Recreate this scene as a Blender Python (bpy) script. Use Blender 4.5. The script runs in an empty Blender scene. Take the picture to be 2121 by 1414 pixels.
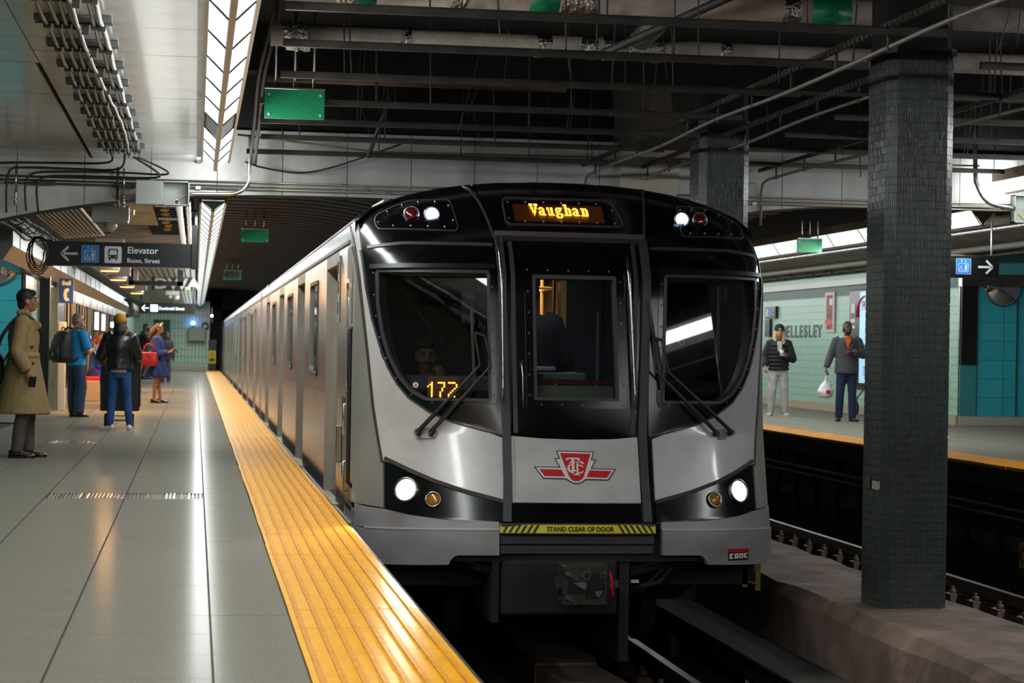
import bpy, bmesh, math, random
from mathutils import Vector, Matrix
from mathutils.geometry import tessellate_polygon
random.seed(7)
SC = bpy.context.scene
COL = SC.collection
PI = math.pi

# ---------------------------------------------------------------- camera
cam_data = bpy.data.cameras.new('camera')
cam = bpy.data.objects.new('camera', cam_data)
COL.objects.link(cam)
RV, UV_, FV = Vector((0.9876151, -0.1560176, 0.0165798)), Vector((-0.0168175, -0.0002034, 0.9998586)), Vector((0.1559922, 0.9877543, 0.0028247))
m = Matrix((RV, UV_, -FV)).transposed().to_4x4()
m.translation = (0, 0, 1.24)
cam.matrix_world = m
cam_data.sensor_width = 36.0
cam_data.lens = 4150.0 / 2121.0 * 36.0
cam_data.clip_start = 0.05
cam_data.clip_end = 400
cam_data.dof.use_dof = True
cam_data.dof.focus_distance = 14.8
cam_data.dof.aperture_fstop = 5.0
SC.camera = cam

# ---------------------------------------------------------------- world, exposure
world = bpy.data.worlds.new('world')
SC.world = world
world.use_nodes = True
world.node_tree.nodes['Background'].inputs[0].default_value = (0.75, 0.80, 0.9, 1)
world.node_tree.nodes['Background'].inputs[1].default_value = 0.035
SC.view_settings.view_transform = 'Standard'
SC.view_settings.look = 'None'
SC.view_settings.exposure = 0.34
SC.view_settings.gamma = 1.0
SC.view_settings.use_curve_mapping = False
SC.cycles.use_denoising = True
SC.cycles.max_bounces = 7
SC.cycles.diffuse_bounces = 3
SC.cycles.glossy_bounces = 4
SC.cycles.transparent_max_bounces = 12
SC.cycles.sample_clamp_indirect = 6.0
SC.cycles.caustics_reflective = False
SC.cycles.caustics_refractive = False


def area(name, loc, size, power, color, rot=(0, 0, 0), spread=PI):
    l = bpy.data.lights.new(name, 'AREA')
    l.shape = 'RECTANGLE'
    l.size, l.size_y = size
    l.energy = power
    l.color = color
    l.spread = spread
    o = bpy.data.objects.new(name, l)
    o.location = loc
    o.rotation_euler = rot
    COL.objects.link(o)
    return o


COOL = (0.93, 0.98, 0.97)
# fluorescent strips over each platform edge: each V-shaped fixture throws light from its two slanted faces,
# with added, unseen uplights beside it to brighten the ceiling and the void
for (x, y0, y1, z, down, up) in ((0.175, -14.0, 21.3, 3.03, 22.0, 1.6), (0.175, 23.6, 86.0, 2.73, 22.0, 2.0),
                                 (9.19, -14.0, 21.8, 3.14, 24.0, 1.5), (9.85, 24.4, 70.0, 2.80, 27.0, 1.5)):
    L = y1 - y0
    for s in (1, -1):
        area('strip_light', (x + s * 0.08, (y0 + y1) / 2, z), (0.17, L), down * L / 2, COOL, (0, -s * 0.66, 0))
        us = up * 1.7 if s > 0 and x < 1 and y0 < 0 else up
        area('added_uplight', (x + s * 0.42, (y0 + y1) / 2, z - 0.22), (0.45, L), us * L / 2, COOL, (0, PI - s * 0.3, 0))
# the lit ends of the near fixtures, turned towards the beam
area('strip_end_light', (0.175, 21.5, 3.12), (0.26, 0.16), 8.5, COOL, (PI / 2, 0, 0))
area('strip_end_light', (9.19, 22.0, 3.22), (0.26, 0.16), 8, COOL, (PI / 2, 0, 0))
# warm lamps under the left platform ceiling
for (x, y) in ((-1.5, 35.6), (-1.55, 40.8), (-1.55, 46.0), (-1.5, 52.0)):
    area('lamp_glow', (x, y, 2.43), (0.26, 0.26), 90, (1.0, 0.50, 0.17))
# lamp inside the recess by the turquoise wall at the left edge
area('recess_glow', (-3.0, 29.4, 2.75), (0.5, 0.3), 10, (1.0, 0.9, 0.8))
# the concourse behind the photographer
area('entrance_glow', (-1.2, 1.0, 3.1), (0.6, 3.0), 60, (1.0, 0.66, 0.36))

# ---------------------------------------------------------------- materials
def lin(c):
    return c / 12.92 if c <= 0.04045 else ((c + 0.055) / 1.055) ** 2.4


def rgb(h):
    return tuple(lin(int(h[i:i + 2], 16) / 255) for i in (0, 2, 4))


def mat(name, color, rough=0.5, metal=0.0, noise=None, bump=None, dirt=None, coat=0.0, spec=None, stretch=(1, 1, 1), aniso=0.0):
    """noise=(scale, low factor, high factor): colour variation; bump=(scale, strength); dirt=(scale, colour, amount)."""
    M = bpy.data.materials.new(name)
    M.use_nodes = True
    nt = M.node_tree
    b = nt.nodes['Principled BSDF']
    c = rgb(color) if isinstance(color, str) else color
    b.inputs['Base Color'].default_value = (*c, 1)
    b.inputs['Roughness'].default_value = rough
    b.inputs['Metallic'].default_value = metal
    if coat:
        b.inputs['Coat Weight'].default_value = coat
        b.inputs['Coat Roughness'].default_value = 0.08
    if spec is not None:
        b.inputs['Specular IOR Level'].default_value = spec
    if noise or bump or dirt:
        tc = nt.nodes.new('ShaderNodeTexCoord')
        mp = nt.nodes.new('ShaderNodeMapping')
        mp.inputs['Scale'].default_value = stretch
        nt.links.new(tc.outputs['Object'], mp.inputs['Vector'])
    col_out = None
    if noise:
        n = nt.nodes.new('ShaderNodeTexNoise')
        n.inputs['Scale'].default_value = noise[0]
        n.inputs['Detail'].default_value = 6
        nt.links.new(mp.outputs[0], n.inputs['Vector'])
        r = nt.nodes.new('ShaderNodeValToRGB')
        r.color_ramp.elements[0].position = 0.32
        r.color_ramp.elements[1].position = 0.68
        r.color_ramp.elements[0].color = (*[min(1, v * noise[1]) for v in c], 1)
        r.color_ramp.elements[1].color = (*[min(1, v * noise[2]) for v in c], 1)
        nt.links.new(n.outputs[0], r.inputs[0])
        col_out = r.outputs[0]
    if dirt:
        n = nt.nodes.new('ShaderNodeTexNoise')
        n.inputs['Scale'].default_value = dirt[0]
        n.inputs['Detail'].default_value = 8
        nt.links.new(mp.outputs[0], n.inputs['Vector'])
        r = nt.nodes.new('ShaderNodeValToRGB')
        r.color_ramp.elements[0].position = 0.5
        r.color_ramp.elements[1].position = 0.72
        r.color_ramp.elements[0].color = (0, 0, 0, 1)
        r.color_ramp.elements[1].color = (dirt[2], dirt[2], dirt[2], 1)
        nt.links.new(n.outputs[0], r.inputs[0])
        mx = nt.nodes.new('ShaderNodeMix')
        mx.data_type = 'RGBA'
        nt.links.new(r.outputs[0], mx.inputs[0])
        if col_out is not None:
            nt.links.new(col_out, mx.inputs[6])
        else:
            mx.inputs[6].default_value = (*c, 1)
        mx.inputs[7].default_value = (*rgb(dirt[1]), 1)
        col_out = mx.outputs[2]
    if col_out is not None:
        nt.links.new(col_out, b.inputs['Base Color'])
    if bump:
        n = nt.nodes.new('ShaderNodeTexNoise')
        n.inputs['Scale'].default_value = bump[0]
        n.inputs['Detail'].default_value = 4
        nt.links.new(mp.outputs[0], n.inputs['Vector'])
        bp = nt.nodes.new('ShaderNodeBump')
        bp.inputs['Strength'].default_value = bump[1]
        bp.inputs['Distance'].default_value = 0.02
        nt.links.new(n.outputs[0], bp.inputs['Height'])
        nt.links.new(bp.outputs[0], b.inputs['Normal'])
    return M


def worn(M, k, rough):
    """Polish worn by feet: a gloss layer that covers only the share k of the surface, over a matt base."""
    nt = M.node_tree
    b = nt.nodes['Principled BSDF']
    b.inputs['Specular IOR Level'].default_value = 0.0
    out = nt.nodes['Material Output']
    g = nt.nodes.new('ShaderNodeBsdfGlossy')
    g.inputs['Roughness'].default_value = rough
    f = nt.nodes.new('ShaderNodeFresnel')
    f.inputs[0].default_value = 1.5
    mu = nt.nodes.new('ShaderNodeMath')
    mu.operation = 'MULTIPLY'
    mu.inputs[1].default_value = k
    mx = nt.nodes.new('ShaderNodeMixShader')
    nt.links.new(f.outputs[0], mu.inputs[0])
    nt.links.new(mu.outputs[0], mx.inputs[0])
    nt.links.new(b.outputs[0], mx.inputs[1])
    nt.links.new(g.outputs[0], mx.inputs[2])
    nt.links.new(mx.outputs[0], out.inputs[0])


def emit(name, color, strength, base=None):
    M = bpy.data.materials.new(name)
    M.use_nodes = True
    b = M.node_tree.nodes['Principled BSDF']
    c = rgb(color) if isinstance(color, str) else color
    b.inputs['Base Color'].default_value = (*(rgb(base) if base else c), 1)
    b.inputs['Emission Color'].default_value = (*c, 1)
    b.inputs['Emission Strength'].default_value = strength
    b.inputs['Roughness'].default_value = 0.4
    return M


def glass(name, tint=(0.5, 0.5, 0.5), refl=1.0):
    """Pane of glass: what lies behind seen through the tint, plus a mirror reflection by Fresnel."""
    M = bpy.data.materials.new(name)
    M.use_nodes = True
    nt = M.node_tree
    nt.nodes.clear()
    out = nt.nodes.new('ShaderNodeOutputMaterial')
    tr = nt.nodes.new('ShaderNodeBsdfTransparent')
    tr.inputs[0].default_value = (*tint, 1)
    gl = nt.nodes.new('ShaderNodeBsdfGlossy')
    gl.inputs['Roughness'].default_value = 0.02
    gl.inputs['Color'].default_value = (refl, refl, refl, 1)
    fr = nt.nodes.new('ShaderNodeFresnel')
    fr.inputs[0].default_value = 1.5
    mx = nt.nodes.new('ShaderNodeMixShader')
    nt.links.new(fr.outputs[0], mx.inputs[0])
    nt.links.new(tr.outputs[0], mx.inputs[1])
    nt.links.new(gl.outputs[0], mx.inputs[2])
    nt.links.new(mx.outputs[0], out.inputs[0])
    return M


def brick_mat(name, c1, c2, mortar, bw, bh, rough=0.2, axes='YZ', msize=0.02, offset=0.0):
    """Small tiles too far off to build one by one: brick pattern laid in metres on a plane of the wall."""
    M = bpy.data.materials.new(name)
    M.use_nodes = True
    nt = M.node_tree
    b = nt.nodes['Principled BSDF']
    b.inputs['Roughness'].default_value = rough
    g = nt.nodes.new('ShaderNodeNewGeometry')
    sp = nt.nodes.new('ShaderNodeSeparateXYZ')
    nt.links.new(g.outputs['Position'], sp.inputs[0])
    cb = nt.nodes.new('ShaderNodeCombineXYZ')
    nt.links.new(sp.outputs['XYZ'.index(axes[0])], cb.inputs[0])
    nt.links.new(sp.outputs['XYZ'.index(axes[1])], cb.inputs[1])
    br = nt.nodes.new('ShaderNodeTexBrick')
    br.offset = offset
    br.inputs['Color1'].default_value = (*rgb(c1), 1)
    br.inputs['Color2'].default_value = (*rgb(c2), 1)
    br.inputs['Mortar'].default_value = (*rgb(mortar), 1)
    br.inputs['Scale'].default_value = 1.0
    br.inputs['Mortar Size'].default_value = msize * bw
    br.inputs['Brick Width'].default_value = bw
    br.inputs['Row Height'].default_value = bh
    nt.links.new(cb.outputs[0], br.inputs['Vector'])
    nt.links.new(br.outputs['Color'], b.inputs['Base Color'])
    bp = nt.nodes.new('ShaderNodeBump')
    bp.invert = True
    bp.inputs['Strength'].default_value = 0.3
    bp.inputs['Distance'].default_value = 0.004
    nt.links.new(br.outputs['Fac'], bp.inputs['Height'])
    nt.links.new(bp.outputs[0], b.inputs['Normal'])
    return M


# ---------------------------------------------------------------- mesh builder
class MB:
    def __init__(self):
        self.v = []
        self.f = []

    def add(self, vs, fs):
        n = len(self.v)
        self.v += [tuple(p) for p in vs]
        self.f += [tuple(i + n for i in q) for q in fs]
        return self

    def box(self, x0, x1, y0, y1, z0, z1, M=None, ch=0.0):
        if ch > 0:
            bm = bmesh.new()
            bmesh.ops.create_cube(bm, size=1)
            for q in bm.verts:
                q.co = ((x0 + x1) / 2 + q.co.x * (x1 - x0), (y0 + y1) / 2 + q.co.y * (y1 - y0), (z0 + z1) / 2 + q.co.z * (z1 - z0))
            bmesh.ops.bevel(bm, geom=list(bm.edges), offset=ch, segments=1, affect='EDGES')
            bm.verts.index_update()
            vs = [q.co.copy() for q in bm.verts]
            fs = [[q.index for q in f.verts] for f in bm.faces]
            bm.free()
        else:
            vs = [Vector((x, y, z)) for x in (x0, x1) for y in (y0, y1) for z in (z0, z1)]
            fs = [(0, 1, 3, 2), (4, 6, 7, 5), (0, 4, 5, 1), (2, 3, 7, 6), (0, 2, 6, 4), (1, 5, 7, 3)]
        if M is not None:
            vs = [M @ q for q in vs]
        return self.add(vs, fs)

    def tube(self, pts, r, n=8, caps=True, flat=1.0, up=None):
        """Tube along pts; r a number or one per point; flat scales the second axis."""
        pts = [Vector(p) for p in pts]
        rs = r if isinstance(r, (list, tuple)) else [r] * len(pts)
        ring = []
        base = len(self.v)
        u = None
        for i, p in enumerate(pts):
            t = (pts[min(i + 1, len(pts) - 1)] - pts[max(i - 1, 0)]).normalized()
            if u is None:
                a = Vector(up) if up else (Vector((0, 0, 1)) if abs(t.z) < 0.9 else Vector((1, 0, 0)))
                u = (a - t * a.dot(t)).normalized()
            else:
                u = (u - t * u.dot(t)).normalized()
            w = t.cross(u)
            for k in range(n):
                a = 2 * PI * k / n
                ring.append(p + u * math.cos(a) * rs[i] + w * math.sin(a) * rs[i] * flat)
        fs = []
        for i in range(len(pts) - 1):
            for k in range(n):
                a, b = i * n + k, i * n + (k + 1) % n
                fs.append((a, b, b + n, a + n))
        if caps:
            fs.append(tuple(range(n - 1, -1, -1)))
            fs.append(tuple((len(pts) - 1) * n + k for k in range(n)))
        return self.add(ring, fs)

    def cyl(self, a, b, r, n=12, r2=None):
        return self.tube([a, b], [r, r if r2 is None else r2], n)

    def loft(self, rings, n=20, sq=2.0):
        """rings: (cx, cy, cz, rx, ry) horizontal super-ellipses, joined upwards and capped."""
        vs, fs = [], []
        for (cx, cy, cz, rx, ry) in rings:
            for k in range(n):
                a = 2 * PI * k / n
                c, s = math.cos(a), math.sin(a)
                vs.append((cx + rx * math.copysign(abs(c) ** (2 / sq), c), cy + ry * math.copysign(abs(s) ** (2 / sq), s), cz))
        for i in range(len(rings) - 1):
            for k in range(n):
                a, b = i * n + k, i * n + (k + 1) % n
                fs.append((a, b, b + n, a + n))
        fs.append(tuple(range(n - 1, -1, -1)))
        fs.append(tuple((len(rings) - 1) * n + k for k in range(n)))
        return self.add(vs, fs)

    def ball(self, c, r, nu=14, nv=9, M=None):
        rx, ry, rz = r if isinstance(r, (list, tuple)) else (r, r, r)
        c = Vector(c)
        vs = [c + Vector((0, 0, rz))]
        for i in range(1, nv):
            p = PI * i / nv
            for k in range(nu):
                a = 2 * PI * k / nu
                vs.append(c + Vector((rx * math.sin(p) * math.cos(a), ry * math.sin(p) * math.sin(a), rz * math.cos(p))))
        vs.append(c - Vector((0, 0, rz)))
        fs = [(0, 1 + k, 1 + (k + 1) % nu) for k in range(nu)]
        for i in range(nv - 2):
            for k in range(nu):
                a, b = 1 + i * nu + k, 1 + i * nu + (k + 1) % nu
                fs.append((a, a + nu, b + nu, b))
        l = len(vs) - 1
        o = 1 + (nv - 2) * nu
        fs += [(l, o + (k + 1) % nu, o + k) for k in range(nu)]
        if M is not None:
            vs = [M @ q for q in vs]
        return self.add(vs, fs)

    def prism(self, poly, axis, a, b):
        """Polygon (2D) extruded along an axis from a to b; the other two axes in xyz order."""
        n = len(poly)
        def mk(p, t):
            return {'x': (t, p[0], p[1]), 'y': (p[0], t, p[1]), 'z': (p[0], p[1], t)}[axis]
        vs = [mk(p, a) for p in poly] + [mk(p, b) for p in poly]
        tri = tessellate_polygon([[Vector((p[0], p[1], 0)) for p in poly]])
        fs = [tuple(t) for t in tri] + [tuple(i + n for i in reversed(t)) for t in tri]
        fs += [(i, (i + 1) % n, n + (i + 1) % n, n + i) for i in range(n)]
        return self.add(vs, fs)

    def mesh(self, name, smooth=False):
        me = bpy.data.meshes.new(name)
        me.from_pydata(self.v, [], self.f)
        bm = bmesh.new()
        bm.from_mesh(me)
        bmesh.ops.recalc_face_normals(bm, faces=bm.faces)
        bm.to_mesh(me)
        bm.free()
        if smooth:
            for p in me.polygons:
                p.use_smooth = True
        return me

    def build(self, name, m, parent=None, smooth=False, **props):
        me = self.mesh(name, smooth)
        if m:
            me.materials.append(m)
        return link(name, me, parent, **props)


def link(name, me, parent=None, loc=None, **props):
    o = bpy.data.objects.new(name, me)
    COL.objects.link(o)
    if parent is not None:
        o.parent = parent
    if loc is not None:
        o.location = loc
    for k, val in props.items():
        o[k] = val
    return o


def smooth_by_angle(o, deg=40):
    me = o.data
    for p in me.polygons:
        p.use_smooth = True
    bm = bmesh.new()
    bm.from_mesh(me)
    for e in bm.edges:
        if len(e.link_faces) == 2 and e.calc_face_angle(0) > math.radians(deg):
            e.smooth = False
    bm.to_mesh(me)
    bm.free()
    return o


def thing(name, label, cat, loc=(0, 0, 0), rz=0.0, group=None):
    o = bpy.data.objects.new(name, None)
    o.empty_display_size = 0.1
    COL.objects.link(o)
    o.location = loc
    o.rotation_euler = (0, 0, rz)
    o['label'] = label
    o['category'] = cat
    if group:
        o['group'] = group
    return o


def tag(o, label, cat, group=None):
    o['label'] = label
    o['category'] = cat
    if group:
        o['group'] = group
    return o


def copy_tree(o, parent=None, loc=None, label=None, rz=None):
    c = o.copy()
    COL.objects.link(c)
    if parent is not None:
        c.parent = parent
    if loc is not None:
        c.location = loc
    if rz is not None:
        c.rotation_euler = (0, 0, rz)
    if label:
        c['label'] = label
    for ch in o.children:
        copy_tree(ch, c)
    return c


def text_obj(body, size, loc, rot, m, name, parent=None, depth=0.002, align='LEFT', sx=1.0, bold=0.0):
    cu = bpy.data.curves.new(name, 'FONT')
    cu.body = body
    cu.size = size
    cu.extrude = depth
    cu.align_x = align
    cu.offset = bold
    cu.resolution_u = 4
    t = bpy.data.objects.new(name, cu)
    COL.objects.link(t)
    dg = bpy.context.evaluated_depsgraph_get()
    me = bpy.data.meshes.new_from_object(t.evaluated_get(dg))
    bpy.data.objects.remove(t)
    bpy.data.curves.remove(cu)
    me.materials.clear()
    me.materials.append(m)
    Mx = Matrix.Translation(loc) @ rot.to_4x4() @ Matrix.Diagonal((sx, 1, 1, 1))
    me.transform(Mx)
    return link(name, me, parent)


# lettering that faces the camera side (-Y), the left platform side (-X) and the right (+X)
FACE_S = Matrix(((1, 0, 0), (0, 0, -1), (0, 1, 0)))
FACE_W = Matrix(((0, 0, -1), (-1, 0, 0), (0, 1, 0)))

# ================================================================ materials of the place
M_TERR = mat('terrazzo', '7e7a6f', 0.16, noise=(130, 0.62, 1.2), dirt=(1.3, '6d6a60', 0.35), bump=(3, 0.02), spec=0.07)
worn(M_TERR, 0.13, 0.15)
M_JOINT = mat('floor_joint', '24221f', 0.8)
M_YEL = mat('tactile_yellow', 'eca804', 0.42, noise=(30, 0.88, 1.06), dirt=(2.2, '8a6208', 0.35), bump=(260, 0.1), spec=0.12)
M_YELR = mat('tactile_ridge', 'dd9702', 0.5, noise=(30, 0.8, 1.1), spec=0.2)
worn(M_YEL, 0.3, 0.3)
worn(M_YELR, 0.3, 0.4)
M_CONC = mat('dusty_concrete', '7a655b', 0.9, noise=(3.5, 0.6, 1.15), bump=(14, 0.6), dirt=(1.7, '2e2826', 0.7))
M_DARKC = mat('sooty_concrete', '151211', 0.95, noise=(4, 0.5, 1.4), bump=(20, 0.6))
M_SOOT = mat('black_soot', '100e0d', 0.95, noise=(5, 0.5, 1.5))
M_PANEL = mat('ceiling_white_panel', 'd3d1cc', 0.15, noise=(2.5, 0.9, 1.03), dirt=(1.4, '8f857a', 0.35), spec=0.8)
M_BEAM = mat('beam_panel', 'c2c0bd', 0.45, noise=(3, 0.85, 1.05), dirt=(1.2, '5d5550', 0.6), stretch=(1, 1, 0.5))
M_STEEL = mat('galvanised_steel', '8b8c8d', 0.32, 0.9, noise=(14, 0.7, 1.1))
M_BRIGHT = mat('bright_conduit', 'c4c7ca', 0.2, 1.0)
M_STRUT = mat('dark_strut', '4a4642', 0.55, 0.6, noise=(6, 0.6, 1.2))
M_CABLE = mat('black_cable', '141313', 0.5)
M_BCABLE = mat('brown_cable', '3a2d28', 0.6)
M_FOIL = mat('crinkled_foil', 'b9b4ad', 0.22, 1.0, bump=(38, 1.0))
M_INSUL = mat('pipe_lagging', 'b8a99f', 0.75, noise=(5, 0.7, 1.1), dirt=(4, '3b322e', 0.5))
M_RIB = mat('ribbed_ceiling', '352922', 0.8, noise=(7, 0.55, 1.25), bump=(18, 0.5))
M_RUST = mat('stained_soffit', '43352a', 0.9, noise=(2.2, 0.35, 1.7), bump=(9, 0.7), dirt=(3, '9a7a44', 0.6))
M_BLACK = mat('black_paint', '0d0d0e', 0.35)
M_SIGNB = mat('sign_black', '0a0a0b', 0.4)
M_SIGNW = mat('sign_white', 'c9cbd0', 0.5)
M_SIGNBLUE = mat('sign_blue', '1b75c4', 0.45)
M_GREEN = mat('sign_green', '0a8a5a', 0.35, bump=(60, 0.15))
M_GREY = mat('grey_enamel', '8a8f8b', 0.4, noise=(8, 0.92, 1.04))
M_WHITEP = mat('white_plastic', 'c9c8c2', 0.4)
M_TEAL = mat('turquoise_tile', '3cb4c2', 0.25, noise=(40, 0.94, 1.05), bump=(50, 0.03))
M_TEALJ = mat('teal_grout', '5fb3b6', 0.7)
M_MINT = brick_mat('mint_tile', 'a9cdb9', '9dc3b0', '7da392', 0.075, 0.15, 0.38, 'YZ', 0.12)
M_MINTX = brick_mat('mint_tile_end', 'bcd9c6', 'b2d0bd', '8fb09f', 0.15, 0.3, 0.25, 'XZ', 0.14)
M_DGREEN = brick_mat('dark_green_tile', '0e4a3c', '0b4034', '0a2c25', 0.3, 0.3, 0.45, 'YZ', 0.03)
M_TERRW = mat('terrazzo_base', 'bdb8ad', 0.4, noise=(90, 0.75, 1.1))
M_CHROME = mat('brushed_steel', '9a9893', 0.3, 1.0, noise=(3, 0.8, 1.05), stretch=(1, 0.1, 1))
M_MIRROR = mat('mirror', 'e0e0e0', 0.02, 1.0)
M_BRASS = mat('bronze_frame', '86735a', 0.35, 0.7)
M_RAIL = mat('rail_steel', '4b4038', 0.35, 0.9, noise=(9, 0.6, 1.1))
M_RAILTOP = mat('rail_head', '544b45', 0.4, 0.9)
M_GLASSD = mat('dark_shop_glass', '1b1b1c', 0.06, spec=0.9)

# ================================================================ left platform floor
ROW, Y_G = 0.57, 16.03
XJ = [-2.6, -1.77, -1.15, -0.53, 0.085, 0.442]
fl = MB().box(-6, 0.445, -3, 88, -0.35, -0.014).build('floor', M_JOINT, kind='structure')
slab_mesh = {}
far = MB()
count = 0
for c in range(5):
    x0, x1 = XJ[c] + 0.005, XJ[c + 1] - 0.005
    b = MB().box(x0, x1, 0.0015, ROW - 0.0015, -0.03, 0.0)
    slab_mesh[c] = b.mesh('tile')
    slab_mesh[c].materials.append(M_TERR)
    for k in range(-28, 127):
        y = Y_G + k * ROW
        if k == 0 and c in (2, 3):
            continue
        if k == 15 and c == 1:
            continue
        if -18 <= k < 42 and count < 300:
            o = link('tile', slab_mesh[c], fl, (0, y, random.uniform(-0.0004, 0.0004)))
            count += 1
        else:
            far.box(x0, x1, y + 0.0015, y + ROW - 0.0015, -0.03, 0.0)
far.build('tile_field', M_TERR, fl, kind='stuff')
MB().box(-6, -2.6, -3, 24, -0.03, 0).build('tile_border', M_TERR, fl)
# stainless joint covers let into the floor, made of short slats
M_GRATE = mat('grate_steel', 'a8aaae', 0.2, 1.0)
M_GRATED = mat('grate_frame', '3a3a3c', 0.5, 0.7)
def grate(x0, x1, y0, y1, label):
    g = thing('floor_grate', label, 'grate', ((x0 + x1) / 2, y0, 0), 0, 'slatted steel grates in the floor')
    w = (x1 - x0) / 2
    MB().box(-w + 0.004, w - 0.004, 0.004, y1 - y0 - 0.004, -0.03, -0.008).build('tray', M_GRATED, g)
    n = 20
    p = 2 * (w - 0.01) / n
    me = None
    for i in range(n):
        xx = -w + 0.01 + (i + 0.5) * p
        if me is None:
            me = MB().box(-p * 0.30, p * 0.30, 0.012, y1 - y0 - 0.012, -0.01, 0.0015, ch=0.003).mesh('slat')
            me.materials.append(M_GRATE)
        o = link('slat', me, g, (xx, 0, 0))
        o.rotation_euler = (0, random.uniform(-0.07, 0.07), 0)
grate(-1.15, -0.53, Y_G, Y_G + ROW, 'slatted steel grate in the platform floor, left half of the nearer pair')
grate(-0.53, 0.085, Y_G, Y_G + ROW, 'slatted steel grate in the platform floor, right half of the nearer pair')
grate(-1.77, -1.15, Y_G + 15 * ROW, Y_G + 16 * ROW, 'slatted steel grate in the floor by the trench-coated man, farther off than the pair')

# ---------------------------------------------------------------- tactile strips
def tactile(x0, y0, y1, label, near, mirror=False):
    W = 0.61
    t = thing('tactile_strip', label, 'tactile paving', (x0, 0, 0))
    def tile_mesh(fine):
        b = MB().box(0, W, 0.0015, W - 0.0015, -0.03, 0.004)
        nl = 8
        ridge = []
        for i in range(nl):
            xx = (i + 0.5) * W / nl
            k0 = len(b.f)
            if fine:
                for j in range(15):
                    yy = (j + 0.5) * W / 15
                    b.box(xx - 0.012, xx + 0.012, yy - 0.0125, yy + 0.0125, 0.0, 0.0105)
            b.box(xx - 0.012, xx + 0.012, 0.003, W - 0.003, 0.0, 0.0075 if fine else 0.0095)
            ridge += range(k0, len(b.f))
            for j in range(8 if fine else 0):
                xx2 = xx + 0.018 + j * 0.0056
                if xx2 < (i + 1.5) * W / nl - 0.016 and xx2 < W - 0.004:
                    b.box(xx2 - 0.0014, xx2 + 0.0014, 0.003, W - 0.003, 0.0, 0.0050)
        me = b.mesh('tile')
        me.materials.append(M_YEL)
        me.materials.append(M_YELR)
        for q in ridge:
            me.polygons[q].material_index = 1
        return me
    mf, mc = tile_mesh(True), tile_mesh(False)
    k = 0
    y = y0
    while y < y1:
        o = link('tile', mf if y < near else mc, t, (random.uniform(-0.004, 0.004), y, random.uniform(-0.0012, 0.0012)))
        y += W
        k += 1
    return t
tactile(0.447, 5.7, 87.6, 'long yellow ribbed tactile strip along the left platform edge beside the train', 26)
tactile(8.93, 17.5, 62, 'yellow tactile strip on the edge of the far right platform', 0)

# platform edge and its face
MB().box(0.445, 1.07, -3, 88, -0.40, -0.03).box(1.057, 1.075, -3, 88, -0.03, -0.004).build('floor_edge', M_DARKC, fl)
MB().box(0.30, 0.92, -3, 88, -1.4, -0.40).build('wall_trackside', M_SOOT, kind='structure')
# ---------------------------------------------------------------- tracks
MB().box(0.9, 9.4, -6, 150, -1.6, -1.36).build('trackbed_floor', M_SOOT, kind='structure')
def rail(x, y0, y1, label, fasten=False):
    t = thing('running_rail', label, 'rail', (x, 0, -1.25), 0, 'running rails')
    prof = [(-0.07, 0), (0.07, 0), (0.07, 0.012), (0.012, 0.03), (0.012, 0.115), (0.036, 0.122), (0.036, 0.148), (-0.036, 0.148), (-0.036, 0.122), (-0.012, 0.115), (-0.012, 0.03), (-0.07, 0.012)]
    MB().prism(prof, 'y', y0, y1).build('rail_web', M_RAIL, t)
    MB().box(-0.034, 0.034, y0, y1, 0.148, 0.152).build('rail_head', M_RAILTOP, t)
    me = MB().box(-0.16, 0.16, -0.09, 0.09, -0.11, 0.0).box(-0.125, -0.07, -0.04, 0.04, 0, 0.045, ch=0.01).box(0.07, 0.125, -0.04, 0.04, 0, 0.045, ch=0.01).cyl((-0.1, 0, 0.03), (-0.1, 0, 0.075), 0.02, 6).cyl((0.1, 0, 0.03), (0.1, 0, 0.075), 0.02, 6).mesh('rail_clip')
    me.materials.append(M_CONC)
    y = y0 + 0.3
    while y < min(y1, 34) and fasten:
        link('rail_clip', me, t, (0, y, 0))
        y += 0.62
    return t
rail(1.98, 6, 14, 'running rail under the train nearest the left platform')
rail(3.52, 6, 60, 'running rail in the pit right of the coupler, running under the train', True)
rail(6.52, 6, 60, 'running rail of the empty right track behind the kerb')
rail(7.95, 6, 60, 'shiny running rail of the empty right track nearest the far platform', True)
# concrete walkway between the rails, worn slabs
t = thing('pit_walkway', 'worn dusty concrete walkway slab between the rails in front of the train', 'concrete slab')
y = 8.0
while y < 21:
    L = random.uniform(1.6, 2.6)
    b = MB()
    n = 6
    el = [2.66 + random.uniform(-0.05, 0.04) for _ in range(n + 1)]
    er = [3.13 + random.uniform(-0.04, 0.04) for _ in range(n + 1)]
    vs, fs = [], []
    for i in range(n + 1):
        yy = y + L * i / n
        zz = -1.2 + random.uniform(-0.012, 0.012)
        vs += [(el[i], yy, zz), (er[i], yy, zz), (el[i], yy, -1.37), (er[i], yy, -1.37)]
    for i in range(n):
        a = i * 4
        fs += [(a, a + 1, a + 5, a + 4), (a, a + 4, a + 6, a + 2), (a + 1, a + 3, a + 7, a + 5)]
    fs += [(0, 2, 3, 1), (n * 4, n * 4 + 1, n * 4 + 3, n * 4 + 2)]
    b.add(vs, fs).build('slab', M_CONC, t)
    y += L + 0.015
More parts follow.
